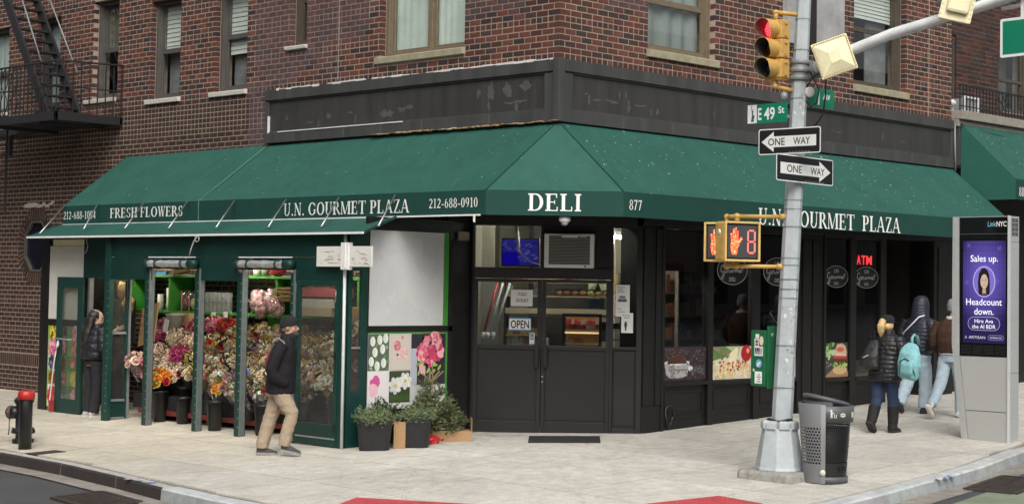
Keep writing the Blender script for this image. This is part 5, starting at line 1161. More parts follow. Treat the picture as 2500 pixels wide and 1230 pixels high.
m = MB(); m.box(-.2, -.105, RY-.006, RY+.004, 1.482, 2.73); m.box(-1.512, -.105, RY-.0095, RY+.004, 1.383, 1.404); m.box(-.135, -.105, RY-.0095, RY+.004, .405, 1.3825); m.build('green_trim', limegreen, fs_)
m = MB(); m.box(-1.515, -.136, RY-.004, RY+.004, .402, 1.382, col=(.6, .6, .57)); pn = Print(m, (-1.513, RY-.006, .402), (1, 0, 0), DZ)
W_, H_ = 1.375, .98; pn.rect(0, 0, W_, H_, (.62, .62, .58))
pn.rect(0, .5, .365, H_-.005, (.10, .13, .10))
for i in range(20): pn.oval(rnd(.02, .35), rnd(.52, .94), .03, .02, jit(random.choice([(.12, .22, .08), (.03, .05, .03), (.3, .42, .2)]), .3), 6, rnd(0, 3))
for a, b in ((.08, .88), (.2, .9), (.3, .92), (.12, .74), (.25, .78), (.06, .62), (.16, .56), (.27, .6)): pn.oval(a, b, .045, .065, (.72, .75, .68), 12); pn.oval(a-.015, b, .02, .055, (.62, .66, .55), 8)
pn.rect(.375, .5, .74, H_-.005, (.58, .52, .47)); 
for a, b, r in ((.5, .82, .07), (.6, .9, .06), (.52, .68, .09), (.62, .72, .08), (.56, .6, .07)): petals(pn, a, b, r, [(.62, .2, .25), (.7, .38, .38), (.5, .08, .12)] if b > .75 else [(.7, .42, .4), (.75, .5, .46)])
pn.rect(.75, .30, W_-.005, H_-.005, (.03, .03, .035)); pn.rect(.75, .3, .86, .78, (.42, .45, .52)); 
for a, b, r in ((.98, .72, .15), (1.2, .74, .15), (1.02, .9, .11), (1.18, .92, .1), (1.3, .86, .08), (1.1, .62, .1)): petals(pn, a, b, r, [(.66, .12, .2), (.72, .24, .3), (.55, .06, .13), (.78, .4, .42)], 10)
for i in range(8): pn.oval(rnd(.84, 1.3), rnd(.46, .6), .05, .02, jit((.3, .42, .08), .3), 7, rnd(0, 3))
pn.poly([(1.08, .5), (1.1, .5), (1.11, .05), (1.07, .05)], (.35, .3, .16)); pn.poly([(1.08, .32), (.96, .44), (.98, .45), (1.09, .36)], (.3, .24, .12)); pn.poly([(1.1, .3), (1.28, .47), (1.26, .48), (1.1, .35)], (.3, .24, .12))
pn.oval(.95, .5, .05, .09, (.68, .4, .42), 9, .5)
pn.rect(0, .08, .365, .49, (.72, .68, .68)); petals(pn, .19, .28, .18, [(.62, .10, .3), (.7, .25, .42), (.5, .04, .2), (.78, .45, .55)], 11)
pn.rect(.375, .08, .74, .49, (.045, .07, .03)); petals(pn, .48, .3, .12, [(.7, .7, .66), (.6, .62, .6)], 7, (.62, .5, .03)); petals(pn, .65, .36, .12, [(.72, .72, .68), (.62, .64, .6)], 7, (.6, .46, .03)); pn.rect(.38, .09, .735, .18, (.05, .1, .03))
pn.rect(.75, .02, W_-.005, .29, (.55, .56, .54)); 
for i in range(14): pn.oval(rnd(.8, 1.3), rnd(.08, .26), .02, .012, (.12, .13, .2), 6, rnd(0, 3))
m.build('flower_picture', printM, fs_)
# roof, lamp, floor riser
m = MB(); m.add([(-1.92, 1.9, 2.68), (-1.92, 9.86, 2.68), (-.02, 9.86, 2.86), (-.02, 1.9, 2.86), (-1.92, 1.9, 2.70), (-1.92, 9.86, 2.70), (-.02, 9.86, 2.88), (-.02, 1.9, 2.88)], [(0, 1, 2, 3), (7, 6, 5, 4), (0, 3, 7, 4), (1, 0, 4, 5), (2, 1, 5, 6), (3, 2, 6, 7)]); m.build('roof', M('stall_roof', (.42, .43, .40), ns=3), fs_)
for y in (3.2, 6.0, 8.8):
    l_ = thing('stall_light', {3.2: 'tube lamp inside the flower stall at the end by the glazed door', 6.0: 'tube lamp inside the flower stall above the middle openings', 8.8: 'tube lamp inside the flower stall behind the bright left sheet'}[y], 'lamp', (-1.0, y, 2.62)); m = MB(); m.tube([(-1.0, y-.55, 2.62), (-1.0, y+.55, 2.62)], .018, 8); m.build('tube', M('stall_tube', (1, .92, .78), emit=140), l_); m = MB(); m.box(-1.04, -.96, y-.6, y+.6, 2.65, 2.69); m.build('housing', white, l_)
# rolled clear curtains
for y0, y1 in ((5.06, 6.33), (2.87, 4.13)):
    m = MB(); pts = [(FXs-.06, y1-.06-(y1-y0-.12)*i/14, 2.262+.004*sin(i*2.1)) for i in range(15)]
    R = [.052+.010*noise.noise((i*.9, y0, 0)) for i in range(15)]
    m.tube(pts, R, 14); m.v = [p+Vector((0, 0, 0))+Vector((1, 0, 1))*.012*noise.noise((p.x*14, p.y*9, p.z*14)) for p in m.v]
    c = m.build('rolled_curtain', M('crumpled_vinyl', (.42, .43, .43), rough=.16, metal=.35, ns=7, na=.35, bump=.5, bs=16), fs_)
    m = MB(); m.tube([(FXs-.06, y1, 2.262), (FXs-.06, y1-.1, 2.262)], .06, 14); m.tube([(FXs-.06, y0+.17, 2.262), (FXs-.06, y0, 2.262)], .066, 14); m.build('end_sleeve', tarpM, c)
    m = MB(); m.box(FXs-.03, FXs-.018, y0+.07, y1-.02, 2.35, 2.366); m.build('top_batten', white, c)
    for yy in (y0+.33, y1-.3):
        m = MB(); m.tube([(FXs-.06+.066*cos(t), yy+.01*cos(t), 2.262+.066*sin(t)) for t in [i*pi/7 for i in range(14)]]+[(FXs-.02, yy-.02, 2.35)], .014, 6, flat=1.); m.build('strap', tarpM, c)
# weathered white boards on the corner pipe
wb = thing('wooden_sign', 'blank white board sign with flaking paint on the corner pipe', 'sign', (-1.97, 1.87, 2.1))
pw = M('flaking_white', (.66, .65, .60), rough=.8, ns=5, na=.08, bump=.3, bs=25)
for a, b in ((2.36, 1.83), (1.72, 1.27)):
    m = MB(); m.box(-2.01, -1.985, b, a, 2.238, 2.497); o = m.build('board', pw, wb, bevel=.004)
    q = MB(); pn = Print(q, (-2.0105, a, 2.24), (0, -1, 0), DZ)
    for i in range(16): pn.oval(rnd(.05, a-b-.06), rnd(.02, .2), rnd(.01, .07), rnd(.002, .006), jit((.33, .24, .15), .2), 7, rnd(-.15, .15))
    q.build('bare_patches', printM, o)
m = MB(); m.box(-2.03, -1.957, 1.70, 1.85, 2.20, 2.545); m.box(-2.045, -2.031, 1.745, 1.765, 2.22, 2.53); m.build('mount', white, wb, bevel=.004)

# ---- shelves and stock
sh = thing('shelving', 'bright green shelves along the back wall of the flower stall', 'shelf', (-.3, 5, 0))
for z, y0, y1 in ((2.11, 2.3, 9.4), (1.545, 2.3, 9.4)):
    m = MB(); m.box(-.52, -.06, y0, y1, z-.035, z); m.build('board', limegreen, sh)
for y in (9.0, 7.92, 5.16, 3.3):
    m = MB(); m.box(-.50, -.06, y-.02, y+.02, 1.55, 2.075); m.build('upright', limegreen, sh)
for y, w_ in ((7.75, .16), (5.22, .17), (3.3, .1)):
    m = MB(); m.box(-.46, -.08, y-w_, y+w_, .6, 1.51); m.build('bracket', limegreen, sh)
for y, z in ((7.05, 1.52), (6.66, 1.505), (6.35, 1.52)):
    m = MB(); m.obox((-.535, y, z), (.0, .055, 0), (0, 0, .045), (.002, 0, .0), col=(.7, .7, .66)); tag(m.build('price_tag', vM), 'white price tag clipped to the green shelf edge', 'price tag', 'price tags on the green shelf')
def item(name, label, cat, mb, mat, group=None): return tag(mb.build(name, mat), label, cat, group)
m = MB(); m.lathe([(.05, 1.545), (.052, 1.62), (.045, 1.8)], (-.42, 8.28, 0), 12); item('paper_cups', 'tall stack of white paper cups on the green middle shelf', 'cups', m, offwhite)
m = MB(); m.lathe([(.075, 1.545), (.085, 1.9)], (-.3, 8.15, 0), 14); item('paper_roll', 'wide white roll behind the stack of paper cups', 'roll', m, offwhite)
m = MB(); m.lathe([(.05, 1.545), (.055, 1.62), (.05, 1.68), (.02, 1.72), (.02, 1.78)], (-.42, 8.02, 0), 12); item('bottle', 'white plastic bottle beside the paper cups', 'bottle', m, offwhite)
for i, (y, c) in enumerate(((7.62, (.14, .03, .06)), (7.42, (.3, .32, .12)))):
    m = MB(); m.ball((-.35, y, 1.72), (.12, .1, .16), 10, 6); m.v = [p+Vector((0, 0, 1))*.02*noise.noise(p*14) for p in m.v]
    t = thing('gift_bag', ['clear gift bag with a dark red filling and pale ribbon', 'clear gift bag with twinkling yellow filling'][i], 'gift bag', (-.35, y, 1.545)); m.build('wrap', clearwrap, t); q = MB(); q.ball((-.35, y, 1.66), (.08, .07, .1), 9, 5); q.build('filling', M('bag_filling_%s' % 'ab'[i], c, ns=20, na=.5), t)
    q = MB(); q.box(-.47, -.46, y-.01, y+.012, 1.55, 1.86); q.build('ribbon', M('ribbon_pink', (.45, .12, .14)), t)
for i in range(12):
    y, k = 6.98-.112*(i % 6), i//6; m = MB(); z = 1.546+.155*k
    m.lathe([(.05, z), (.052, z+.15)], (-.42, y, 0), 10, caps=False); m.lathe([(.049, z+.006), (.001, z+.007)], (-.42, y, 0), 10, caps=False)
    item('glass_vase', 'clear glass cylinder vase in the double row on the middle shelf', 'vase', m, M('vase_glass', (.30, .31, .30), rough=.08, alpha=.55, spec=.8), 'glass vases on the green shelf')
for i, (y, r) in enumerate(((5.72, .16), (5.38, .17), (5.5, .13), (5.12, .12))):
    t = thing('gift_basket', ['pink gift basket in cellophane at the left end of its shelf', 'pink gift basket in cellophane nearest the raffia', 'small pink and white basket in front of the two large ones', 'small pink basket hidden behind the raffia'][i], 'gift basket', (-.38-.1*(i > 1), y, 1.55))
    m = MB(); z = 1.72 if i < 2 else 1.65; m.ball((-.38-.1*(i > 1), y, z), (r*.8, r*.9, r*1.1), 22, 14); m.v = [p+(p-Vector((-.4, y, z)))*.5*noise.noise(p*26) for p in m.v]; m.build('wrap', M('pink_wrap', (.62, .34, .35), rough=.55, ns=16, na=.6), t)
    q = MB(); q.ball((-.38-.1*(i > 1), y, z), (r*.86, r*.97, r*1.2), 22, 14); q.v = [p+(p-Vector((-.4, y, z)))*.6*noise.noise(p*24) for p in q.v]; q.build('cellophane', clearwrap, t)
def straw(label, c, L_, W_, n=70, ax=(0, 1, 0), col=(.5, .36, .16)):
    m = MB(); ax = Vector(ax).normalized(); c = Vector(c)
    for i in range(n):
        o = Vector((rnd(-.5, .5)*W_, rnd(-.5, .5)*W_*.3, rnd(-.5, .5)*W_)); d = (ax+Vector((rnd(-.12, .12), rnd(-.12, .12), rnd(-.12, .12)))).normalized()
        m.bar(c+o-d*L_/2, c+o+d*L_/2*rnd(.7, 1), .009, .004, col=jit(col, .25))
    return item('straw_bundle', label, 'straw', m, vM)
straw('bundle of raffia straw hanging over the green shelf beside the pink baskets', (-.46, 4.98, 1.85), .42, .2, 110)
straw('bundle of straw and bark on the top shelf under the left rolled curtain', (-.5, 7.65, 2.2), .45, .16, 80, (0, 1, -.1), (.36, .24, .1))
straw('roll of tan straw matting on top behind the glazed door', (-.6, 3.9, 1.98), .75, .16, 80, (0, 1, 0), (.42, .31, .17))
straw('tan straw matting near the stall doorway on the left', (-.75, 8.9, 2.0), .5, .16, 70, (0, 1, 0), (.42, .3, .15))
m = MB(); m.box(-.5, -.3, 8.02, 8.3, 2.115, 2.16); item('blue_tray', 'blue plastic tray on the top shelf left of the straw', 'tray', m, M('blue_plastic', (.03, .15, .38)))
m = MB(); m.lathe([(.06, 2.112), (.075, 2.24)], (-.4, 5.75, 0), 12); item('flower_pot', 'white flower pot on the top shelf', 'pot', m, offwhite)
m = MB(); m.lathe([(.06, 2.112), (.07, 2.24)], (-.4, 5.55, 0), 12); item('flower_pot', 'grey green flower pot on the top shelf', 'pot', m, M('greygreen', (.25, .28, .22)))
m = MB(); m.ball((-.4, 5.25, 2.2), (.1, .17, .1), 10, 6); m.v = [p+(p-Vector((-.4, 5.25, 2.2)))*.4*noise.noise(p*20) for p in m.v]; item('wrapped_bow', 'crumpled red wrapping on the top shelf', 'wrapping', m, M('red_foil', (.45, .03, .04), rough=.3, ns=12, na=.5))
for i, (z, c, l) in enumerate(((1.83, (.36, .06, .07), 'long dark pink flower box on the shelf behind the glazed door'), (1.68, (.5, .48, .42), 'long white flower box under the pink one behind the glazed door'), (1.56, (.42, .33, .22), 'long tan flower box lowest behind the glazed door'))):
    m = MB(); m.box(-.8, -.45, 3.45+.03*i, 4.35-.02*i, z, z+.12); item('flower_box', l, 'box', m, M('boxcard_%s' % 'abc'[i], c, rough=.8, ns=6, na=.12))
m = MB(); m.box(-.85, -.5, 2.2, 3.2, 1.55, 1.7, col=(.36, .22, .1)); item('flower_box', 'brown lettered box behind the narrow side window', 'box', m, vM)
m = MB(); m.obox((-1.0, 7.72, 1.33), (.03, .26, -.05), (.05, .02, .30), (.012, 0, 0), col=(.42, .26, .12)); wv = m
pn_u = Vector((.03, -.26, .05)).normalized()
cs = wv.build('cardboard_sign', vM); tag(cs, 'cardboard sign with hand lettering leaning above the pink flowers', 'sign')
m = MB(); o_ = Vector((-1.035, 7.9, 1.42)); u_ = Vector((0, -1, .1)).normalized(); v_ = Vector((.15, .08, 1)).normalized()
for i, tx in enumerate(('WE A', 'YOU', 'C')): write(m, sans(tx), o_-v_*(.13*i)+u_*.03, u_, v_, height=.06, col=(.08, .05, .03))
m.build('lettering', vM, cs)
m = MB(); m.box(-.75, -.55, 7.0, 7.5, 1.1, 1.52, col=(.40, .25, .12)); item('cardboard_box', 'brown cardboard box under the middle shelf', 'box', m, vM)
t = thing('plastic_tub', 'grey plastic tub with a white label hanging under the shelf', 'tub', (-.8, 7.2, 1.2)); m = MB(); m.lathe([(.10, 1.2), (.14, 1.48), (.15, 1.49), (.15, 1.51)], (-.85, 7.22, 0), 14); m.build('body', M('tub_grey', (.30, .31, .27), rough=.3, ns=5), t); m = MB(); m.obox((-1.0, 7.24, 1.33), (0, .06, .015), (0, -.025, .1), (.003, 0, 0)); m.build('label', white, t)
for i, (y, z) in enumerate(((8.75, 1.85), (8.62, 1.62))):
    m = MB(); m.ball((-.8, y, z), (.1, .12, .16), 10, 6); m.v = [p+(p-Vector((-.8, y, z)))*.3*noise.noise(p*12) for p in m.v]; item('sunflower_bag', ['tan paper bag printed with dark blooms, the upper one', 'tan paper bag printed with dark blooms, the lower one'][i], 'bag', m, M('tan_print', (.4, .25, .1), ns=9, na=.9))
m = MB(); m.box(-.9, -.6, 8.7, 9.3, 1.0, 1.7, col=(.02, .02, .02)); item('black_crate', 'black crate inside the stall behind the woman', 'crate', m, vM)

# ---- flowers
def petal_ball(name, cols, r=1., squash=.8, pts=7, rough=.5):
    m = MB()
    for ring, (a, k) in enumerate(((.15, 3), (.55, 5), (1.0, 7))):          # petals in three whorls round a bud
        for i in range(k):
            t = 2*pi*i/k+ring*.7; R = .28+.62*a; h = .55-.5*a
            c = Vector((cos(t), sin(t), 0)); s_ = Vector((-sin(t), cos(t), 0)); wd = .42+.12*a
            b0 = c*R*.35+Vector((0, 0, -.25)); mid = c*R+Vector((0, 0, h*.6)); tip = c*R*(.9+.25*a)+Vector((0, 0, h+.32-.35*a))
            m.add([b0-s_*.12, b0+s_*.12, mid+s_*wd, tip+s_*wd*.5, tip-s_*wd*.5, mid-s_*wd], [(0, 1, 2, 5), (5, 2, 3, 4)], smooth=True, col=jit(random.choice(cols), .2))
    m.ball((0, 0, .05), (.4, .4, .5), 6, 4, col=jit(cols[0], .2)); m.v = [Vector((p.x*r, p.y*r, p.z*r*squash)) for p in m.v]
    return m.mesh(name, petM)
def daisy(name, cols, cen, n=9, cup=.25):
    m = MB()
    for i in range(n):
        t = 2*pi*i/n+rnd(-.1, .1); c = Vector((cos(t), sin(t), cup)); s_ = Vector((-sin(t), cos(t), 0)); w_ = 2.2/n
        m.add([c*.15, c*.7+s_*w_, c*1.05, c*.7-s_*w_], [(0, 1, 2, 3)], col=jit(random.choice(cols), .15))
    m.ball((0, 0, .1), (.28, .28, .16), 7, 3, col=cen); return m.mesh(name, petM)
def tulip(name, cols):
    m = MB()
    for i in range(6):
        t = 2*pi*i/6; c = Vector((cos(t), sin(t), 0)); s_ = Vector((-sin(t), cos(t), 0)); q = .55 if i % 2 else .48
        m.add([Vector((0, 0, -.6)), c*q+s_*.36+V3(0, 0, -.1), c*q*.7+V3(0, 0, .95), c*q-s_*.36+V3(0, 0, -.1)], [(0, 1, 2, 3)], smooth=True, col=jit(random.choice(cols), .15))
    return m.mesh(name, petM)
petM = M('petal', vcol=True, rough=.6, spec=.25); leafM = M('flower_leaf', vcol=True, rough=.55, spec=.3)
PINK = [(.60, .27, .30), (.66, .36, .37), (.50, .15, .2)]; PEACH = [(.68, .47, .39), (.72, .55, .46), (.62, .40, .33)]; CREAM = [(.68, .58, .41), (.62, .51, .34)]; WHITE_ = [(.70, .67, .58), (.64, .61, .5)]; YEL = [(.56, .40, .06), (.48, .31, .04)]; ORG = [(.66, .19, .03), (.72, .3, .04)]; REDF = [(.36, .02, .03), (.5, .035, .03), (.25, .015, .02)]; MAG = [(.46, .06, .18), (.36, .04, .12)]; BLUE = [(.10, .18, .42), (.14, .22, .5)]; PURP = [(.22, .11, .22), (.3, .16, .28)]; DRY = [(.50, .43, .30), (.42, .35, .24), (.58, .53, .42)]
FL = {}
for nm, c in (('pink', PINK), ('peach', PEACH), ('cream', CREAM), ('white', WHITE_), ('yellow', YEL), ('orange', ORG), ('red', REDF), ('magenta', MAG), ('purple', PURP), ('dry', DRY), ('blue', BLUE)):
    FL['rose_'+nm] = [petal_ball('blossom', c) for _ in range(2)]
    FL['daisy_'+nm] = [daisy('blossom', c, (.45, .3, .03) if nm not in ('yellow', 'orange') else (.10, .05, .02)) for _ in range(2)]
    FL['tulip_'+nm] = [tulip('blossom', c) for _ in range(2)]
def leaves_mesh(n, R, cols, spread=1.):
    m = MB()
    for i in range(n):
        t, e = rnd(0, 2*pi), rnd(.1, 1.25); d = Vector((cos(t)*sin(e)*spread, sin(t)*sin(e)*spread, cos(e))).normalized(); b = d*R*rnd(.35, .8); l_ = R*rnd(.3, .55); s_ = d.cross(Vector((rnd(-1, 1), rnd(-1, 1), rnd(-1, 1)))).normalized()*l_*.22
        tip = b+d*l_+V3(0, 0, -.1*l_); m.add([b, b+d*l_*.5+s_, tip, b+d*l_*.5-s_], [(0, 1, 2, 3)], col=jit(random.choice(cols), .25))
    return m
GREENS = [(.08, .12, .04), (.13, .17, .07), (.07, .10, .035), (.22, .23, .11), (.24, .18, .09)]
LV = [leaves_mesh(34, .17, GREENS).mesh('foliage', leafM) for _ in range(4)]; LVD = [leaves_mesh(40, .18, DRY+[(.2, .2, .1)]).mesh('foliage', leafM) for _ in range(3)]
def wrap_mesh(col, R, H, mat, seed):
    m = MB(); n = 18; R *= 1.18; top = []; mid = []; bot = []; random.seed(seed)
    for i in range(n):
        t = 2*pi*i/n; k = 1+.16*sin(t*5+seed)+rnd(-.08, .08); top.append(Vector((R*k*cos(t), R*k*sin(t), .045+rnd(-.03, .07)+.05*sin(t*2.)))); mid.append(Vector((R*.62*cos(t), R*.62*sin(t), -H*.45))); bot.append(Vector((R*.25*cos(t), R*.25*sin(t), -H)))
    m.loft([bot, mid, top], caps=False, smooth=False, col=col); return m.mesh('wrapper', mat)
wrapM = M('wrap_paper', vcol=True, rough=.8, ns=14, na=.12)
WR = {'kraft': [wrap_mesh((.46, .33, .20), .145, .34, wrapM, s) for s in range(4)], 'clear': [wrap_mesh((1, 1, 1), .14, .34, clearwrap, s) for s in range(3)], 'green': [wrap_mesh((.12, .2, .07), .12, .3, wrapM, s) for s in range(2)], 'black': [wrap_mesh((.02, .02, .02), .13, .32, wrapM, s) for s in range(2)]}
def bouquet(label, loc, kinds, wrapk, n=11, R=.125, tilt=(-.5, -.3), fr=.042, leaf=None, group=None):
    t = thing('bouquet', label, 'bouquet', loc, 0, group); ax = Vector((tilt[0], tilt[1], 1)).normalized(); t.rotation_euler = ax.to_track_quat('Z', 'Y').to_euler()
    link('wrapper', random.choice(WR[wrapk]), t)
    link('foliage', random.choice(leaf or LV), t)
    for i in range(n):
        e = math.acos(1-.75*(i+.5)/n); a = i*2.4+rnd(-.3, .3); d = Vector((sin(e)*cos(a), sin(e)*sin(a), cos(e)))
        o = link('blossom', random.choice(FL[random.choice(kinds)]), t, loc=Vector((d.x*R*1.12, d.y*R*1.12, d.z*R*.8+.0)))
        o.rotation_euler = (d+Vector((rnd(-.3, .3), rnd(-.3, .3), .2))).normalized().to_track_quat('Z', 'Y').to_euler(); o.scale = [fr*rnd(.8, 1.25)]*3
    return t
MIX = {'cream and red': ['rose_cream', 'rose_dry', 'rose_cream', 'rose_red', 'rose_yellow'], 'yellow and white': ['rose_yellow', 'rose_cream', 'daisy_cream', 'rose_dry'], 'red and white': ['rose_red', 'rose_white', 'rose_cream', 'rose_dry'], 'cream and purple': ['rose_cream', 'rose_purple', 'rose_dry', 'rose_purple'], 'orange and cream': ['rose_orange', 'rose_cream', 'rose_dry', 'rose_cream'], 'white and pink': ['rose_white', 'rose_pink', 'rose_dry', 'rose_cream'], 'blue and cream': ['rose_blue', 'rose_cream', 'rose_cream', 'rose_dry'], 'white lily': ['daisy_white', 'rose_cream', 'rose_cream'],
 'pink': ['rose_pink', 'rose_pink', 'rose_magenta'], 'peach': ['rose_peach'], 'pale peach': ['rose_peach', 'rose_cream', 'rose_peach'], 'magenta': ['rose_magenta', 'rose_pink', 'rose_magenta'], 'deep red': ['rose_red'], 'orange and yellow': ['rose_orange', 'tulip_orange', 'rose_yellow', 'rose_red'], 'white tulip': ['tulip_white', 'tulip_white', 'tulip_cream'], 'white and pink tulip': ['tulip_white', 'tulip_pink', 'rose_purple'], 'dried cream': ['rose_dry', 'daisy_dry', 'daisy_dry'], 'dried yellow': ['daisy_yellow', 'rose_dry'], 'dried white': ['daisy_white', 'daisy_dry', 'rose_white']}
TIERS = ['lowest', 'second lowest', 'middle', 'second highest', 'highest']
TX = [-1.50, -1.30, -1.08, -.88, -.68]; TZ = [.48, .66, .86, 1.05, 1.22]
ORD = ['first', 'second', 'third', 'fourth', 'fifth', 'sixth', 'seventh', 'eighth', 'ninth', 'tenth', 'eleventh', 'twelfth', 'thirteenth', 'fourteenth', 'fifteenth', 'sixteenth']
plan = {
 0: ['white and pink tulip', 'white tulip', 'white and pink tulip', 'white tulip', 'white and pink', 'red and white', 'white and pink tulip'],
 1: ['pink', 'pale peach', 'pale peach', 'cream and red', 'cream and red', 'red and white', 'cream and purple', 'blue and cream', 'white lily', 'red and white', 'blue and cream', 'white and pink'],
 2: ['pale peach', 'peach', 'magenta', 'yellow and white', 'cream and purple', 'red and white', 'orange and cream', 'cream and red', 'orange and cream', 'cream and purple', 'white lily', 'cream and red', 'white and pink'],
 3: ['magenta', 'pale peach', 'pale peach', 'cream and purple', 'cream and red', 'red and white', 'yellow and white', 'cream and purple', 'white lily', 'yellow and white', 'cream and red', 'cream and purple', 'white lily'],
 4: ['pink', 'magenta', 'magenta', 'pink', 'deep red', 'yellow and white', 'cream and red', 'yellow and white', 'cream and purple', 'cream and red', 'yellow and white', 'red and white']}
random.seed(13)
for k in range(5):
    row = plan[k]; y0, y1 = (7.35+.1*k if k else 5.0), 3.0+.32*k*.3
    for i, c in enumerate(row):
        y = y0+(y1-y0)*(i+.5)/len(row)+rnd(-.06, .06)
        pk = c in ('pink', 'peach', 'pale peach', 'magenta', 'deep red')
        wk = 'clear' if pk or 'tulip' in c else ('kraft' if random.random() < .85 else 'black')
        bouquet(f'{c} bouquet, {ORD[i]} from left, {TIERS[k]} tier of the flower stall', (TX[k]+rnd(-.04, .04), y, TZ[k]+rnd(-.04, .06)+(.08 if pk and k > 2 else 0)), MIX[c], wk, 16 if not pk else 16, .14, (-.6, -.5), .041 if not pk else .056)
bouquet('orange, red and yellow ranunculus massed in the front black bucket of the left opening', (-1.52, 6.62, .54), ['rose_orange', 'tulip_orange', 'rose_red', 'rose_orange', 'rose_yellow'], 'black', 30, .17, (-.4, -.35), .055)
bouquet('pink and purple bouquet in the front black bucket by the middle post', (-1.6, 5.0, .50), ['rose_purple', 'rose_orange', 'rose_yellow', 'rose_pink'], 'clear', 12, .12, (-.4, -.3), .042)
bouquet('loose bouquet with red berries behind the walking man', (-1.62, 3.95, .48), ['daisy_white', 'rose_red', 'rose_cream'], 'clear', 10, .13, (-.4, -.3), .035)
bouquet('large pink and cream roses at the far left of the first opening', (-1.5, 7.25, .78), ['rose_pink', 'rose_peach', 'rose_pink'], 'clear', 10, .15, (-.5, -.4), .06)
for i, (y, z, x, c) in enumerate(((2.62, 1.3, -1.15, 'dried cream'), (2.3, 1.28, -1.2, 'dried cream'), (2.55, 1.05, -1.35, 'dried yellow'), (2.25, .98, -1.4, 'dried cream'), (2.75, 1.38, -.95, 'dried cream'), (2.32, .62, -1.55, 'dried white'), (2.68, .78, -1.5, 'dried yellow'), (3.0, 1.1, -1.1, 'dried cream'), (2.9, .8, -1.3, 'dried white'), (2.5, .72, -1.62, 'dried white'))):
    bouquet(f'{c} posy behind the dusty glazed door, ' + ['highest by its left stile', 'highest by its right stile', 'just above mid height on the left', 'just above mid height on the right', 'set furthest back at the top', 'lowest on the right', 'low by the left stile', 'mid height behind the left stile', 'low and set far back on the left', 'low in the centre'][i], (x, y, z), MIX[c], 'kraft' if i % 2 else 'black', 13, .16, (-.5, -.3), .06, LVD)
straw('bunch of long dark red stems behind the narrow side window', (-1.5, 2.15, .85), .8, .14, 70, (0, .05, 1), (.16, .03, .03))
def bucket(label, x, y, r0, r1, h, z=None, group=None):
    z = zg(x, y) if z is None else z; t = thing('flower_bucket', label, 'bucket', (x, y, z), 0, group); m = MB()
    m.lathe([(r0, 0), (r0+.003, .01), (r1, h), (r1+.008, h), (r1+.008, h-.02)], (x, y, z), 18); m.build('body', blackpl, t)
    m = MB(); m.lathe([(r1+.006, h-.03), (r1+.013, h-.03), (r1+.013, h+.002), (r1-.004, h+.002), (r1-.006, h-.03)], (x, y, z), 18, caps=False); m.build('rim', blackpl, t); return t
bucket('tall black bucket holding the orange ranunculus', -1.49, 6.62, .088, .125, .46)
bucket('empty black bucket standing left of the middle post', -1.45, 6.08, .082, .112, .39)
bucket('black bucket just right of the middle post', -1.70, 4.93, .09, .118, .42)
bucket('black bucket behind the walking man holding the berry bouquet', -1.62, 3.92, .1, .13, .42)
for i, (x, y) in enumerate(((-1.25, 6.95), (-1.22, 6.35), (-1.35, 4.72), (-1.4, 4.5), (-1.38, 4.28), (-1.3, 5.6), (-1.45, 3.5), (-1.5, 3.2))): bucket(['black bucket in the shade behind the orange one', 'black bucket in the shade behind the empty one', 'black bucket under the white tulips, nearest the middle post', 'black bucket under the white tulips, the centre one', 'black bucket under the white tulips, nearest the right post', 'black bucket in the shade behind the middle post', 'black bucket hidden behind the man', 'black bucket hidden behind the man near the glazed door'][i], x, y, .085, .115, .36, z=.09)
bucket('big dark bucket behind the glazed door', -1.55, 2.35, .15, .19, .55)
m = MB(); m.lathe([(.05, 0), (.065, .15)], (-1.35, 7.15, .04), 12); item('flower_pot', 'small white pot on the red riser at the left', 'pot', m, offwhite)
rs = thing('display_riser', 'low red painted riser under the flower buckets', 'riser', (-1.0, 5, -.05)); redwood = M('red_wood', (.16, .025, .022), rough=.6, ns=8, na=.3)
m = MB(); m.box(-1.42, -1.38, 2.9, 7.3, .02, .085); m.box(-1.42, -.2, 2.9, 7.3, .0851, .09); m.build('deck', redwood, rs)
for y in (3.2, 4.4, 5.6, 6.9): m = MB(); m.box(-1.36, -.4, y-.03, y+.03, -.1, .084); m.build('leg', redwood, rs)
st_ = thing('flower_steps', 'dark stepped stand hidden under the bouquets', 'stand', (-.9, 5, .09)); m = MB()
for k in range(1, 5): m.box(TX[k]-.08, -.12, 2.95, 7.5, .095+.001*k, TZ[k]-.36)
m.build('steps', darkroom, st_)
# ---------------------------------------------------------------- traffic pole, signals and signs
random.seed(51)
def ax(z): return Vector((-.095+(z-.7)*.0300, -3.605-(z-.7)*.0300, z))      # the pole leans a little
po = thing('traffic_pole', 'grey octagonal traffic pole with a flared foot near the kerb corner', 'pole', (-.11, -3.58, -.06))
m = MB(); oct_ = lambda c, r, k=0: [c+Vector((r*cos(2*pi*(j+.5)/8+k), r*sin(2*pi*(j+.5)/8+k), 0)) for j in range(8)]
m.loft([oct_(ax(z), r, .3) for z, r in ((.45, .118), (1.5, .110), (3.2, .099), (4.3, .090), (5.4, .081), (7.5, .068))], smooth=False); m.build('shaft', polegrey, po)
b0 = ax(0); b0 = Vector((b0.x, b0.y, 0))
m = MB(); prof = [(.03, .285), (.05, .285), (.07, .272), (.30, .235), (.46, .205), (.50, .20)]
m.loft([oct_(b0+V3(0, 0, z), r, .1) for z, r in prof], smooth=False); m.build('flared_base', polegrey, po, bevel=.01)
m = MB()
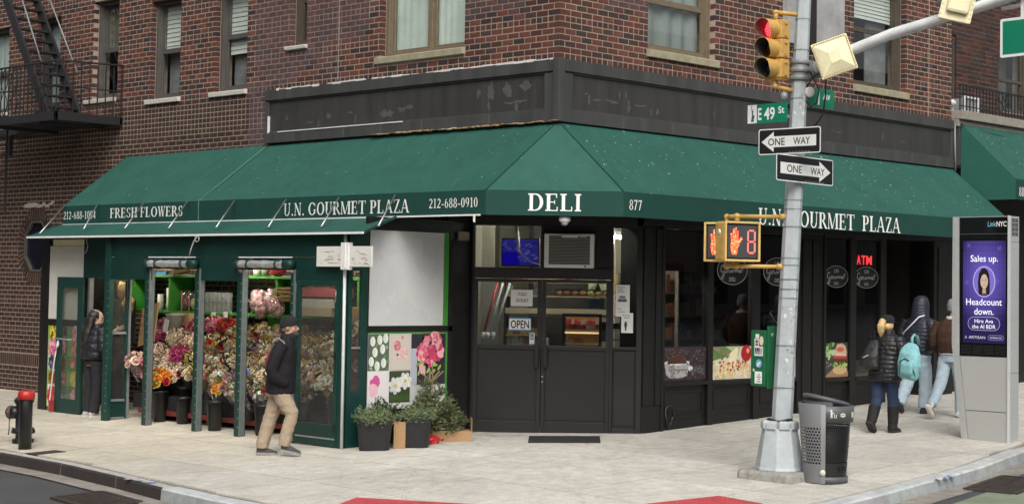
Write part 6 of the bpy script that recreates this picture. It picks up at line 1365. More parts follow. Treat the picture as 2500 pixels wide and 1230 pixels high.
for j in range(8):
    t = 2*pi*j/8+.1; c = b0+V3(.155*cos(t), .155*sin(t), .52); u = Vector((cos(t), sin(t), 0)); s_ = Vector((-sin(t), cos(t), 0))
    m.loft([[c+u*(a*k)+s_*(b*k)+V3(0, 0, h) for a, b in ((-.05, -.055), (.05, -.06), (.05, .06), (-.05, .055))] for h, k in ((-.03, 1.05), (.045, 1.), (.062, .75))], smooth=False)
m.build('bolt_caps', polegrey, po, bevel=.012)
m = MB(); m.tube([b0+V3(.13*cos(t), .13*sin(t), .585+.012*sin(3*t)) for t in [i*pi/8 for i in range(17)]], .018, 6); m.build('wire_wrap', ironM, po)
m = MB()
for z in (.95, 1.42, 1.95, 2.05, 2.16, 2.32, 2.4, 2.75, 2.95, 3.05, 3.86, 4.2, 4.75, 5.1):
    r = .118-(z-.45)*.0075+.004; c = ax(z); ring = [c+Vector((r*cos(2*pi*(j+.5)/8+.3), r*sin(2*pi*(j+.5)/8+.3), 0)) for j in range(8)]
    for j in range(8): m.bar(ring[j], ring[(j+1) % 8], .003, rnd(.006, .016))
m.build('strap_bands', galv, po)
m = MB()
for i in range(46):                               # paper scraps and sticker remains on the shaft
    z = random.choice([rnd(1.05, 2.1), rnd(1.3, 1.9), rnd(3.9, 4.3)]); j = random.choice([3, 4, 4, 5, 5]); r = .118-(z-.45)*.0075+.0012+.00015*i
    t0, t1 = 2*pi*(j+.5)/8+.3, 2*pi*(j+1.5)/8+.3; c = ax(z); a, b = c+V3(r*cos(t0), r*sin(t0), 0), c+V3(r*cos(t1), r*sin(t1), 0); k = rnd(.1, .9)
    q = a.lerp(b, k); u = (b-a).normalized(); w_, h = rnd(.008, .028), rnd(.008, .035)
    m.poly([q+u*w_*cos(s)*rnd(.6, 1)+V3(0, 0, h*sin(s)*rnd(.6, 1)) for s in [x*pi/4 for x in range(8)]], col=random.choice([(.6, .6, .58), (.66, .66, .64), (.3, .3, .3), (.5, .48, .42)]))
tag(m.build('sticker_scraps', vM, po), kind='stuff')
m = MB(); c = b0; zz = -.085
m.loft([[c+Vector((x*k+.02, y*k-.01, z)) for x, y in ((-.36, -.32), (-.30, -.37), (.31, -.36), (.37, -.3), (.36, .33), (.3, .37), (-.31, .36), (-.37, .3))] for z, k in ((-.25, 1.03), (.0, 1.02), (.034, .97))], smooth=False)
m.v = [p+Vector((1, 1, 0))*.012*noise.noise(p*9) for p in m.v]; m.build('footing', M('footing_concrete', (.30, .29, .26), rough=.95, ns=14, na=.4, bump=.7, bs=40), po)
# three-lamp signal
sg = thing('traffic_signal', 'yellow three-lamp traffic signal showing red on the leaning grey pole', 'traffic light', (-.17, -3.53, 4.4))
SY = -3.525
m = MB()
for zc_ in (4.975, 4.755, 4.53): m.box(-.25, -.085, SY-.125, SY+.125, zc_-.107, zc_+.107); 
m.box(-.24, -.095, SY-.11, SY+.11, 4.40, 4.425); m.build('housing', yellow, sg, bevel=.012)
m = MB()
for zc_ in (4.975, 4.755, 4.53):
    for s_ in (-.07, .07): m.box(-.19, -.15, SY-.142, SY-.1255, zc_+s_-.012, zc_+s_+.012)
m.build('latches', yellow, sg)
lens = {4.975: M('red_lens_lit', (1, .004, .02), rough=.3, emit=3.2), 4.755: M('amber_lens', (.10, .025, .008), rough=.15), 4.53: M('green_lens', (.008, .05, .05), rough=.15)}
for zc_ in lens:
    m = MB(); m.lathe([(.098, 0), (.098, .006), (.06, .018), (.01, .022)], (-.252, SY, zc_), 20, ax=(-1, 0, 0)); L_ = m.build('lens', lens[zc_], sg)
    # visor: tube cut back below
    m = MB(); n = 24; R = .108
    def vr(k, back, r): t = 2*pi*k/n; l_ = .205-.10*(1-max(0, min(1, (sin(t)+1.02)/.9))); return Vector((-.25 if back else -.25-l_, SY+r*cos(t), zc_+r*sin(t)))
    skip = lambda k: 17 <= k < 19
    for k in range(n):
        if skip(k): continue
        k2 = k+1
        m.add([vr(k, 1, R), vr(k2, 1, R), vr(k2, 0, R), vr(k, 0, R)], [(0, 1, 2, 3)], smooth=True, mi=0); m.add([vr(k, 1, R-.004), vr(k2, 1, R-.004), vr(k2, 0, R-.004), vr(k, 0, R-.004)], [(3, 2, 1, 0)], smooth=True, mi=1); m.add([vr(k, 0, R), vr(k2, 0, R), vr(k2, 0, R-.004), vr(k, 0, R-.004)], [(0, 1, 2, 3)], mi=0)
    m.build('visor', [yellow, M('visor_inside', (.05, .047, .043), rough=.75)], sg)
m = MB(); led = MB()
for i in range(60):
    a = i*2.4; r = .088*math.sqrt((i+.5)/60); led.ball((-.272, SY+r*cos(a), 4.975+r*sin(a)), .0045, 5, 3)
led.build('led_dots', M('led_hot', (1, .16, .2), emit=3.5), sg)
for z0, z1 in ((5.175, 5.085), (4.285, 4.33)):
    m = MB(); e = ax(z0); m.tube([(-.19, SY, z0 if z0 > 5 else z0+.05), (e.x-.05, e.y+.05, z0-.02 if z0 > 5 else z0)], .026, 10); m.ball((-.19, SY, z0 if z0 > 5 else z0+.05), (.04, .04, .032), 10, 6); m.tube([(-.19, SY, z0 if z0 > 5 else z0+.05), (-.19, SY, z1 if z0 > 5 else 4.41)], .03, 10); m.tube([(e.x-.055, e.y+.05, z0-.02 if z0 > 5 else z0), (e.x-.03, e.y+.03, z0-.025 if z0 > 5 else z0-.005)], .04, 10); m.build('arm', yellow, sg)
# pedestrian signals
HAND = [(.30, .02), (.62, .02), (.66, .22), (.80, .42), (.98, .58), (.92, .66), (.72, .54), (.70, .60), (.72, .86), (.66, .88), (.60, .62), (.575, .62), (.58, .98), (.50, .98), (.485, .63), (.46, .63), (.43, .93), (.35, .92), (.37, .60), (.34, .58), (.27, .78), (.20, .76), (.24, .50), (.20, .30)]
def pedhead(label, c, ang, show):
    c = Vector(c); n = Vector((cos(ang), sin(ang), 0)); u = Vector((0, 0, 1)).cross(n).normalized(); t = thing('pedestrian_signal', label, 'pedestrian signal', c-V3(0, 0, .22)); W, H, D = .235, .225, .1
    m = MB(); m.obox(c-n*D, u*W, n*D, DZ*H); m.build('housing', yellow, t, bevel=.03)
    m = MB(); f = c+n*.001
    for q in ((u*(W-.012), u*.012, DZ*H, 1), (-u*(W-.012), u*.012, DZ*H, 1), (DZ*(H-.012), u*(W-.024), DZ*.012, 0), (-DZ*(H-.012), u*(W-.024), DZ*.012, 0)): m.obox(f+q[0]+n*.014, q[1], n*.014, q[2])
    m.build('rim', M('bright_yellow_rim', (.66, .47, .16), rough=.4, ns=9, na=.12), t, bevel=.006)
    m = MB(); m.obox(f+n*.004, u*(W-.024), n*.003, DZ*(H-.024)); m.build('gasket', blackpl, t)
    m = MB(); m.obox(f+n*.009, u*(W-.045), n*.002, DZ*(H-.045)); m.build('screen', M('signal_screen', (.065, .068, .072), rough=.35), t)
    m = MB(); o = f+n*.0118-u*.225-DZ*.155; k = .30
    A = [(a*k*.66+.03, b*k*1.05) for a, b in HAND]
    m.poly([o+u*a+DZ*b for a, b in A]); m.build('hand_symbol', M('hand_led', (1, .09, .03), emit=1.5), t)
    d = MB(); random.seed(8)
    for i in range(90):
        a, b = rnd(.05, .22), rnd(0, .31)
        ins = False; jn = len(A)-1
        for ii in range(len(A)):
            (x1, y1), (x2, y2) = A[ii], A[jn]
            if (y1 > b) != (y2 > b) and a < (x2-x1)*(b-y1)/(y2-y1)+x1: ins = not ins
            jn = ii
        if ins: d.ball(o+u*a+DZ*b+n*.001, .0045, 5, 3)
    d.build('hand_lamps', M('hand_hot', (1, .38, .16), emit=2.6), t)
    m = MB(); o = f+n*.0118+u*.075-DZ*.125; wv, hv = .09, .25
    seg = [((0, .01), (0, hv/2-.01)), ((0, hv/2+.01), (0, hv-.01)), ((wv, .01), (wv, hv/2-.01)), ((wv, hv/2+.01), (wv, hv-.01)), ((.014, 0), (wv-.014, 0)), ((.014, hv/2), (wv-.014, hv/2)), ((.014, hv), (wv-.014, hv))]
    for (a0, b0_), (a1, b1) in seg: m.bar(o+u*a0+DZ*b0_, o+u*a1+DZ*b1, .016, .003, up=n)
    m.build('countdown', M('digit_led', (1, .10, .08), emit=2.2), t)
    return t, u, n
t1, u1, n1 = pedhead('yellow pedestrian signal facing the viewer with a lit hand and an 8', (-.46, -3.285, 2.575), radians(250), True)
t2, u2_, n2 = pedhead('yellow pedestrian signal turned left behind the one facing the viewer', (-.39, -2.98, 2.575), radians(196), True)
m = MB(); q = Vector((-.46, -3.285, 2.68))-n1*.1-u1*.236; m.lathe([(.035, 0), (.035, .002)], q, 14, ax=-u1); m.build('round_sticker', white, t1)
for z, zz in ((2.862, 2.80), (2.30, 2.35)):
    m = MB(); e = ax(z); c1 = Vector((-.46, -3.285, z))-n1*.1
    m.tube([e+V3(-.05, .05, 0), c1], .024, 10); m.tube([e+V3(-.11, .10, 0), e+V3(-.05, .05, 0)], .036, 10); m.ball(c1, (.042, .042, .036), 10, 6); m.tube([c1, (c1.x, c1.y, zz)], .03, 10)
    c2 = Vector((-.36, -3.0, z)); m.tube([c1, c2], .024, 8); m.ball(c2, (.04, .04, .034), 10, 6); m.tube([c2, (c2.x, c2.y, zz)], .028, 10); m.build('arm', yellow, t1)
# street name plates and one-way plates
signgreen = M('sign_green', (.004, .19, .105), rough=.4, ns=6, na=.06); signwhite = M('sign_white', (.74, .74, .72), rough=.4, ns=8, na=.08); signblack = M('sign_black', (.012, .012, .012), rough=.45, ns=9, na=.2)
def plate(name, label, o, u, v, W, H, mat, cat='sign', bev=.02, th=.004):
    o, u, v = Vector(o), Vector(u).normalized(), Vector(v).normalized(); n = u.cross(v); t = thing(name, label, cat, o)
    r = bev; pts = []
    for cx_, cy_, a0 in ((W-r, r, -90), (W-r, H-r, 0), (r, H-r, 90), (r, r, 180)): pts += [(cx_+r*cos(radians(a0+i*22.5)), cy_+r*sin(radians(a0+i*22.5))) for i in range(5)]
    m = MB(); m.prism(pts, o-n*th, u, v, th); m.build('plate', mat, t); return t, o, u, v, n
t, o, u, v, n = plate('street_sign', 'green E 49 St street name plate left of the leaning pole', (-.15, -3.114, 3.932), (0, -1, 0), (0, 0, 1), .553, .218, signgreen, bev=.008)
m = MB(); pn = Print(m, o+n*.0006, u, v); pn.rect(.004, .004, .132, .214, (.72, .74, .72)); D_ = (.05, .09, .08)
pn.poly([(.05, .02), (.095, .02), (.088, .06), (.082, .12), (.066, .12), (.058, .06)], D_); pn.oval(.074, .135, .011, .013, D_, 8); pn.poly([(.062, .115), (.055, .19), (.062, .19), (.072, .12)], D_); pn.oval(.058, .196, .008, .008, D_, 6); pn.poly([(.08, .08), (.1, .1), (.104, .07), (.088, .05)], D_)
for i in range(5): pn.poly([(.062+.005*i, .146), (.066+.005*i, .146), (.074+.02*(i-2), .163)], D_)
pn.text(sans('E', .025), .15, .04, .13, (.75, .76, .75), width=.05); pn.text(sans('49', .025), .235, .04, .13, (.75, .76, .75), width=.15); pn.text(sans('St', .02), .43, .10, .075, (.75, .76, .75), width=.085)
m.build('lettering', vM, t); m = MB(); m.bar((-.13, -3.55, 4.0), ax(4.0)+V3(0, .05, 0), .03); m.build('bracket', galv, t)
t, o, u, v, n = plate('street_sign', 'green 1 Av street name plate right of the leaning pole', (.10, -3.72, 4.135), (1, 0, 0), (0, 0, 1), .60, .215, signgreen, bev=.008)
m = MB(); pn = Print(m, o+n*.0006, u, v); pn.text(sans('1', .03), .27, .035, .15, (.75, .76, .75)); m.build('lettering', vM, t); m = MB(); pn.mb = m; pn.text(sans('Av', .02), .37, .10, .085, (.75, .76, .75), width=.15); m.build('lettering', vM, t)
def oneway(label, o, u, v, W, H, left):
    t, o, u, v, n = plate('one_way_sign', label, o, u, v, W, H, signwhite, bev=.025, th=.003)
    m = MB(); k = .012; pts = []; r = .016
    for cx_, cy_, a0 in ((W-k-r, k+r, -90), (W-k-r, H-k-r, 0), (k+r, H-k-r, 90), (k+r, k+r, 180)): pts += [(cx_+r*cos(radians(a0+i*22.5)), cy_+r*sin(radians(a0+i*22.5))) for i in range(5)]
    m.poly([o+n*.0005+u*a+v*b for a, b in pts]); m.build('black_ground', signblack, t)
    m = MB(); P = lambda a: a if left else W-a; a_ = [(.05, .5), (.25, .88), (.25, .70), (.93, .70), (.93, .28), (.25, .28), (.25, .10)]
    pts = [(P(a*W), b*H) for a, b in a_]; pts = pts if not left else pts[::-1]; m.poly([o+n*.001+u*a+v*b for a, b in pts][::-1] if not left else [o+n*.001+u*a+v*b for a, b in pts], flip=False); m.build('arrow', signwhite, t)
    m = MB(); 
    for wd, a in (('ONE', .16 if left else .18), ('WAY', .565 if left else .59)): write(m, sans(wd, .012), o+n*.0015+u*(a*W)+v*(.355*H), u, v, width=.27*W if left else .255*W, height=.27*H, col=(.012, .012, .012)); m.build('word', vM, t); m = MB()
    for i in range(7): a = .5+.05*i; m.poly([o+n*.0012+u*(a*W)+v*(.07*H), o+n*.0012+u*((a+.03)*W)+v*(.07*H), o+n*.0012+u*((a+.03)*W)+v*(.09*H), o+n*.0012+u*(a*W)+v*(.09*H)], col=(.3, .3, .3))
    tag(m.build('small_print', vM, t), kind='stuff')
oneway('ONE WAY sign with a left arrow, the upper of the two on the pole', (-.20, -3.312, 3.562), (0, -1, -.004), (0, 0, 1), .84, .292, True)
oneway('ONE WAY sign with a right arrow, the lower of the two on the pole', (-.56, -3.82, 3.245), (1, -.02, -.012), (0, 0, 1), 1.07, .298, False)
# clamp, mast arm, signals hung on it, green guide sign
cl_ = thing('mast_arm', 'white traffic mast arm rising to the right from the leaning pole', 'mast arm', ax(4.52))
m = MB(); c = ax(4.52)
for z in (-.09, 0, .09): m.lathe([(.115, z-.025), (.12, z), (.115, z+.025)], c, 16, ax=(.03, -.03, 1))
m.lathe([(.10, -.12), (.10, .12)], c, 16); m.obox(c+V3(.07, -.12, 0), (.05, -.01, 0), (.0, .06, 0), (0, 0, .09)); m.lathe([(.07, -.05), (.07, .05)], c+V3(.08, -.18, 0), 14, ax=(1, 0, 0)); m.build('clamp', galv, cl_, bevel=.006)
m = MB(); A_ = [(.03, -3.92, 4.53), (.03, -4.35, 4.685), (.03, -4.9, 4.83), (.03, -5.6, 4.955), (.03, -6.5, 5.13), (.03, -8.5, 5.4), (.03, -11, 5.55)]
m.tube(A_, [.062, .06, .057, .053, .05, .045, .04], 14); m.build('arm', M('arm_white', (.74, .76, .76), rough=.45, ns=6, na=.15), cl_)
m = MB(); m.tube([Vector(p)+V3(-.02, 0, -.07) for p in A_], .006, 6); m.build('cable', galv, cl_)
m = MB(); c = ax(4.3)
m.tube([c+V3(.02, -.13, .2), c+V3(.0, -.2, .1), c+V3(-.02, -.28, -.02), c+V3(.0, -.24, -.16), c+V3(.03, -.14, -.2), c+V3(.04, -.06, -.12), c+V3(.03, -.09, .05), c+V3(.02, -.2, .16), c+V3(.03, -.34, .16), c+V3(.03, -.33, -.1), c+V3(.03, -.3, -.3), c+V3(.02, -.12, -.5)], .009, 7); m.build('loop_cable', blackpl, cl_)
m = MB(); m.lathe([(.06, 0), (.06, .03), (.04, .035)], ax(4.27)+V3(.04, -.105, 0), 14, ax=(-.5, -.8, 0)); m.build('meter', offwhite, cl_); m = MB(); m.ball(ax(4.22)+V3(-.15, .1, 0), (.04, .05, .055), 9, 6); m.build('box', galv, cl_)
# square signal seen from behind
bd = Vector((-.83, -.56, .0)).normalized(); bu0 = Vector((0, 0, 1)).cross(bd).normalized(); an = radians(19.5); bu = bu0*cos(an)+DZ*sin(an); bv = DZ*cos(an)-bu0*sin(an)
c = Vector((-.125, -4.27, 4.617)); t = thing('square_signal', 'square pale yellow signal box seen from behind, tilted on the mast arm', 'signal', c)
m = MB(); m.obox(c-bd*.06, bu*.195, bv*.195, bd*.06); m.obox(c-bd*.005+bd*.012, bu*.205, bv*.205, bd*.008); m.build('housing', paleyellow, t, bevel=.014)
m = MB(); q = lambda a, b, k: c+bd*k+bu*a+bv*b
m.add([q(-.175, -.175, .0215), q(.175, -.175, .0215), q(.175, .175, .0215), q(-.175, .175, .0215), q(-.05, -.07, .07), q(.06, -.06, .07), q(.06, .06, .07), q(-.05, .05, .07)], [(4, 5, 6, 7), (0, 1, 5, 4), (1, 2, 6, 5), (2, 3, 7, 6), (3, 0, 4, 7)]); m.build('back_cover', paleyellow, t)
m = MB()
for i in range(13):
    for s_ in (-1, 1): m.obox(q(s_*.19, -.17+.34*i/12, .021), bu*.006, bv*.008, bd*.003); m.obox(q(-.17+.34*i/12, s_*.19, .021), bu*.008, bv*.006, bd*.003)
tag(m.build('rivets', M('rivet', (.45, .36, .15), rough=.6), t), kind='stuff')
# vehicle signal seen from behind at the upper right
an = radians(-13); bu = bu0*cos(an)+DZ*sin(an); bv = DZ*cos(an)-bu0*sin(an); c = Vector((-.09, -5.80, 5.17)); t = thing('traffic_signal', 'pale yellow traffic signal seen from behind at the top right edge', 'traffic light', c)
m = MB(); m.obox(c-bd*.05+bv*.16, bu*.155, bv*.46, bd*.05); m.obox(c+bd*.008+bv*.16, bu*.168, bv*.47, bd*.006); m.build('housing', paleyellow, t, bevel=.02)
m = MB(); m.obox(c+bd*.045+bv*.17-bu*-.01, bu*.115, bv*.40, bd*.03); m.build('back_cover', paleyellow, t, bevel=.03)
m = MB()
for i in range(17):
    for s_ in (-1, 1): m.obox(c+bd*.016+bu*s_*.15+bv*(-.26+.05*i), bu*.005, bv*.006, bd*.003)
tag(m.build('rivets', MATS['rivet'], t), kind='stuff')
m = MB(); m.tube([c-bd*.06+V3(0, .25, -.10), c-bd*.1, c-bd*.08+V3(.05, -.3, .1)], .05, 10); m.tube([c+bu*.17+V3(0, 0, .1), c+bu*.21+V3(0, 0, .02), c+bu*.2+V3(0, 0, -.08), c+bu*.16+V3(0, 0, -.02)], .012, 7); m.build('bracket', galv, t)
t, o, u, v, n = plate('guide_sign', 'large blank green road sign with a white border at the right edge', (.03, -6.185, 4.46), (0, -1, .02), (0, .0, 1), 1.6, .40, signwhite, bev=.02)
m = MB(); m.poly([o+n*.0006+u*a+v*b for a, b in ((.028, .028), (1.572, .028), (1.572, .372), (.028, .372))]); m.build('green_ground', signgreen, t); m = MB(); m.tube([(.08, -6.18, 4.98), (.08, -7.6, 5.05)], .022, 8); m.bar((.06, -6.42, 4.85), (.06, -6.42, 5.15), .03); m.build('hanger', white, t)
# green control cabinet on the pole
cb = thing('control_box', 'green signal control box covered in stickers on the leaning pole', 'control box', (-.15, -3.4, .93))
m = MB(); m.box(-.235, -.06, -3.455, -3.26, .955, 1.58); m.build('cabinet', M('cabinet_green', (.008, .105, .04), rough=.45, ns=8, na=.15), cb, bevel=.008)
m = MB(); m.box(-.20, -.03, -3.475, -3.4555, .93, 1.63); m.build('door', MATS['cabinet_green'], cb, bevel=.006)
m = MB(); pn = Print(m, (-.2354, -3.275, .965), (0, -1, 0), DZ)
pn.rect(.05, .53, .10, .575, (.7, .68, .66)); pn.rect(.035, .43, .10, .525, (.62, .54, .5)); pn.oval(.068, .49, .02, .02, (.12, .1, .1), 8); pn.oval(.068, .455, .022, .014, (.16, .12, .12), 8); pn.oval(.132, .5, .028, .055, (.62, .58, .42), 9)
pn.rect(.035, .33, .155, .435, (.72, .7, .68)); 
for i in range(9): pn.poly([(.04+.012*i, .345), (.046+.012*i, .345), (.05+.012*i+rnd(-.01, .01), .42), (.043+.012*i, .42)], (.05, .05, .06))
pn.oval(.10, .245, .042, .048, (.16, .34, .55), 14); pn.oval(.10, .245, .03, .014, (.66, .68, .6), 8, .5); pn.oval(.09, .22, .02, .012, (.6, .64, .6), 8); pn.oval(.03, .17, .014, .018, (.6, .58, .4), 8)
pn.rect(.045, .02, .145, .155, (.75, .74, .72)); 
for i, (a, b) in enumerate(((.05, .12), (.065, .11), (.055, .12), (.07, .105))): pn.rect(a+.02, .035+.026*i, b+.01, .047+.026*i, (.15, .15, .16))
m.build('stickers', printM, cb)
m = MB(); m.lathe([(.026, 0), (.026, .002)], (-.12, -3.4755, 1.53), 12, ax=(0, -1, 0)); m.build('round_sticker', galv, cb)
# ---------------------------------------------------------------- litter bin
def perforated(name, col, hole, nu, dz, frac=.34):
    m = bpy.data.materials.new(name); m.use_nodes = True; t = m.node_tree; L = t.links; b = t.nodes['Principled BSDF']; b.inputs['Base Color'].default_value = (*col, 1); b.inputs['Roughness'].default_value = .5
    tc = t.nodes.new('ShaderNodeTexCoord'); sp_ = t.nodes.new('ShaderNodeSeparateXYZ'); L.new(tc.outputs['Object'], sp_.inputs[0])
    def mt(op, a, b_=None):
        q = t.nodes.new('ShaderNodeMath'); q.operation = op
        for i, x in enumerate((a, b_)):
            if x is None: continue
            if isinstance(x, (int, float)): q.inputs[i].default_value = x
            else: L.new(x, q.inputs[i])
        return q.outputs[0]
    an_ = mt('ARCTAN2', sp_.outputs[1], sp_.outputs[0]); u = mt('MULTIPLY', an_, nu/(2*pi)); vz = mt('DIVIDE', sp_.outputs[2], dz)
    row = mt('FLOOR', vz); u = mt('ADD', u, mt('MULTIPLY', row, .5))
    fu = mt('SUBTRACT', mt('FRACT', u), .5); fv = mt('SUBTRACT', mt('FRACT', vz), .5); d = mt('ADD', mt('MULTIPLY', fu, fu), mt('MULTIPLY', fv, fv))
    inh = mt('LESS_THAN', d, frac*frac); rng = mt('MULTIPLY', mt('GREATER_THAN', sp_.outputs[2], hole[0]), mt('LESS_THAN', sp_.outputs[2], hole[1])); f = mt('MULTIPLY', inh, rng)
    tr_ = t.nodes.new('ShaderNodeBsdfTransparent'); mx = t.nodes.new('ShaderNodeMixShader'); L.new(f, mx.inputs[0]); L.new(b.outputs[0], mx.inputs[1]); L.new(tr_.outputs[0], mx.inputs[2]); L.new(mx.outputs[0], t.nodes['Material Output'].inputs[0])
    MATS[name] = m; return m
bc = Vector((.03, -4.10, zg(.03, -4.1))); bn = thing('litter_bin', 'black and grey perforated litter bin beside the traffic pole', 'litter bin', bc)
def arcw(a0, a1, prof, n=22, r0=0, tilt=0):
    m = MB(); rings = []
    for r, z in prof: rings.append([Vector((r*cos(radians(a0+(a1-a0)*i/n)), r*sin(radians(a0+(a1-a0)*i/n)), z+tilt*(i/n))) for i in range(n+1)])
    W = n+1; v = [p for r in rings for p in r]; m.add(v, [(j*W+i, j*W+i+1, (j+1)*W+i+1, (j+1)*W+i) for j in range(len(prof)-1) for i in range(n)], smooth=True); return m
mesh_dark = perforated('mesh_basket', (.012, .012, .013), (.22, .70), 60, .027, .36); shell_grey = perforated('shell_perforated', (.17, .174, .178), (.20, .62), 48, .034, .34)
# the camera-facing left half is the grey shell, the right half the dark basket (angles about the vertical axis)
m = arcw(206, 400, [(.222, .045), (.245, .35), (.268, .70)], 30); m.build('basket', mesh_dark, bn, world=False)
m = arcw(206, 400, [(.226, .0), (.240, .0), (.243, .07), (.22, .07)], 30); m.build('basket_foot', greypl, bn, world=False)
m = arcw(213, 400, [(.272, .665), (.295, .665), (.306, .84), (.285, .845), (.268, .84), (.262, .69)], 30); m.build('rim', greypl, bn, world=False, bevel=0)
m = arcw(75, 203, [(.245, .0), (.275, .45), (.305, .86), (.300, .865), (.295, .86)], 26); m.build('side_shell', shell_grey, bn, world=False)
m = arcw(202.5, 213, [(.248, .0), (.278, .45), (.312, .855), (.30, .86)], 3); m.build('edge_panel', M('shell_plain', (.21, .214, .218), rough=.5, ns=6, na=.1), bn, world=False)
m = MB(); m.tube([Vector((.235*cos(radians(a)), .235*sin(radians(a)), .895+.055*cos(radians(a-150)))) for a in range(0, 361, 12)], .026, 8, flat=1.); m.build('hood_ring', greypl, bn, world=False)
m = arcw(40, 230, [(.25, .80), (.245, .89)], 20); m.build('hood', greypl, bn, world=False)
m = MB(); m.lathe([(.001, .03), (.20, .03), (.24, .60), (.001, .60)], n=20); m.build('liner', M('bin_liner', (.006, .006, .006), rough=.5), bn, world=False)
m = MB(); q = Vector((cos(radians(207)), sin(radians(207)), 0)); m.lathe([(.032, 0), (.03, .004)], q*.262+V3(0, 0, .12), 14, ax=q); m.build('round_sticker', offwhite, bn, world=False)
def onrim(a, z, r=.3035): q = Vector((cos(radians(a)), sin(radians(a)), 0)); return q*r+V3(0, 0, z), Vector((-sin(radians(a)), cos(radians(a)), 0)), q
m = MB(); o, u, q = onrim(221, .715); pn = Print(m, o+q*.002, u, DZ)
Wt = (.7, .7, .7); pn.oval(.02, .085, .011, .011, Wt, 8); pn.poly([(.012, .072), (.03, .072), (.03, .035), (.012, .035)], Wt); pn.poly([(.03, .07), (.05, .055), (.046, .048), (.03, .06)], Wt); pn.poly([(.012, .07), (-.006, .082), (-.004, .088), (.014, .077)], Wt); pn.poly([(.013, .035), (.02, .035), (.018, .005), (.01, .005)], Wt); pn.poly([(.022, .035), (.03, .035), (.032, .005), (.024, .005)], Wt); pn.poly([(.048, .045), (.054, .045), (.057, .008), (.051, .008)], Wt); pn.poly([(.078, .045), (.072, .045), (.069, .008), (.075, .008)], Wt); pn.rect(.055, .006, .073, .012, Wt)
m.build('tidy_symbol', printM, bn, world=False)
m = MB(); o, u, q = onrim(244, .75); pn = Print(m, o+q*.004, u, DZ); pn.poly([(.04*cos(t)*(1 if i % 2 else .6)+.03, .03*sin(t)*(1 if i % 2 else .6)) for i, t in enumerate([i*pi/6 for i in range(12)])], (.6, .6, .5)); pn.oval(.03, 0, .016, .01, (.25, .25, .22), 7)
o, u, q = onrim(280, .75); pn = Print(m, o+q*.004, u, DZ); pn.rect(-.02, -.03, .03, .03, (.65, .63, .5)); m.build('stickers', printM, bn, world=False)
m = MB(); q = Vector((cos(radians(262)), sin(radians(262)), 0)); u = Vector((-q.y, q.x, 0)); m.obox(q*.236+V3(0, 0, .16), u*.05, DZ*.022, q*.004); m.build('slot', M('slot_black', (.003, .003, .003)), bn, world=False)
# ---------------------------------------------------------------- information kiosk
zk = .085; kx = 4.55
ks = thing('kiosk', 'tall silver information kiosk with a lit purple advertising screen', 'kiosk', (4.7, -3.45, zk))
brushed = M('brushed_steel', (.42, .43, .43), rough=.4, metal=.15, ns=3, na=.08, stretch=(1, 1, 12)); bright = M('bright_steel', (.62, .62, .61), rough=.35, metal=.1, ns=4, na=.06)
prof_out = [(-3.18, zk), (-3.03, 1.35), (-3.035, 3.06)]; prof_in = [(-3.30, zk), (-3.165, 1.2), (-3.15, 3.06)]
m = MB(); m.prism([(3.865, zk), (3.865, 3.06), (3.04, 3.06), (3.035, 1.35), (3.185, zk)], (kx+.012, 0, 0), (0, -1, 0), DZ, -.25); m.build('body', brushed, ks)
m = MB()
for (a, b), (a2, b2), (c, d), (c2, d2) in ((prof_out[0], prof_out[1], prof_in[0], prof_in[1]), (prof_out[1], prof_out[2], prof_in[1], prof_in[2])):
    m.add([(kx+.03, a, b), (kx+.03, a2, b2), (kx-.012, c2, d2), (kx-.012, c, d)], [(0, 1, 2, 3)])
m.add([(kx+.03, -3.035, 3.06), (kx-.012, -3.15, 3.06), (kx+.03, -3.15, 3.06)], [(0, 1, 2)])
m.build('edge_fin', bright, ks)
m = MB(); m.prism([(3.855, zk+.005), (3.855, 1.205), (3.166, 1.2), (3.30, zk+.005)], (kx-.004, 0, 0), (0, -1, 0), DZ, -.016); m.build('lower_panel', M('panel_grey', (.42, .42, .405), rough=.45, metal=.1, ns=60, na=.1), ks)
m = MB(); m.bar((kx-.0052, -3.853, .49), (kx-.0052, -3.245, .49), .003, .006); m.build('seam', blackpl, ks)
m = MB(); m.box(kx-.006, kx+.01, -3.862, -3.155, 1.21, 3.05); m.build('glass_front', M('black_glass', (.008, .008, .009), rough=.08, spec=.6), ks)
m = MB(); m.box(kx-.02, kx+.02, -3.885, -3.863, zk, 3.065); m.build('edge_strip', bright, ks)
m = MB(); 
for z0, z1 in ((zk, 1.0), (1.005, 1.7), (1.705, 2.72), (2.725, 3.06)): m.box(kx+.021, 4.80, -3.884, -3.8655, z0, z1)
m.build('side_panel', brushed, ks, bevel=.003); m = MB(); 
for i in range(4):
    for j in range(2): m.box(4.60+.09*j, 4.68+.09*j, -3.886, -3.8845, 2.80+.06*i, 2.852+.06*i)
m.build('side_grille', greypl, ks)
m = MB(); m.box(kx-.0075, kx-.0062, -3.855, -3.16, 2.825, 2.832); m.build('front_joint', greypl, ks)
m = MB()
for i in range(4):
    for j in range(7): m.box(kx-.009, kx-.0062, -3.83+.165*i, -3.68+.165*i, 1.235+.018*j, 1.243+.018*j)
m.build('speaker_slots', M('slot_grey', (.02, .02, .021), rough=.4), ks)
m = MB(); pn = Print(m, (kx-.0065, -3.21, 1.385), (0, -1, 0), DZ); W_, H_ = .62, 1.35
N_ = 18
for i in range(12):
    for j in range(N_):
        a, b = (i+.5)/12-.5, (j+.5)/N_-.64; g = max(0, 1-math.hypot(a*1.15, b*1.5)*1.25); c0 = (.016, .011, .06); c1 = (.12, .085, .42)
        col = tuple(p*(1-g)+q*g for p, q in zip(c0, c1)); pn.k = 0; pn.rect(i*W_/12, j*H_/N_, (i+1)*W_/12, (j+1)*H_/N_, col)
pn.k = 4; WT = (.78, .82, .86)
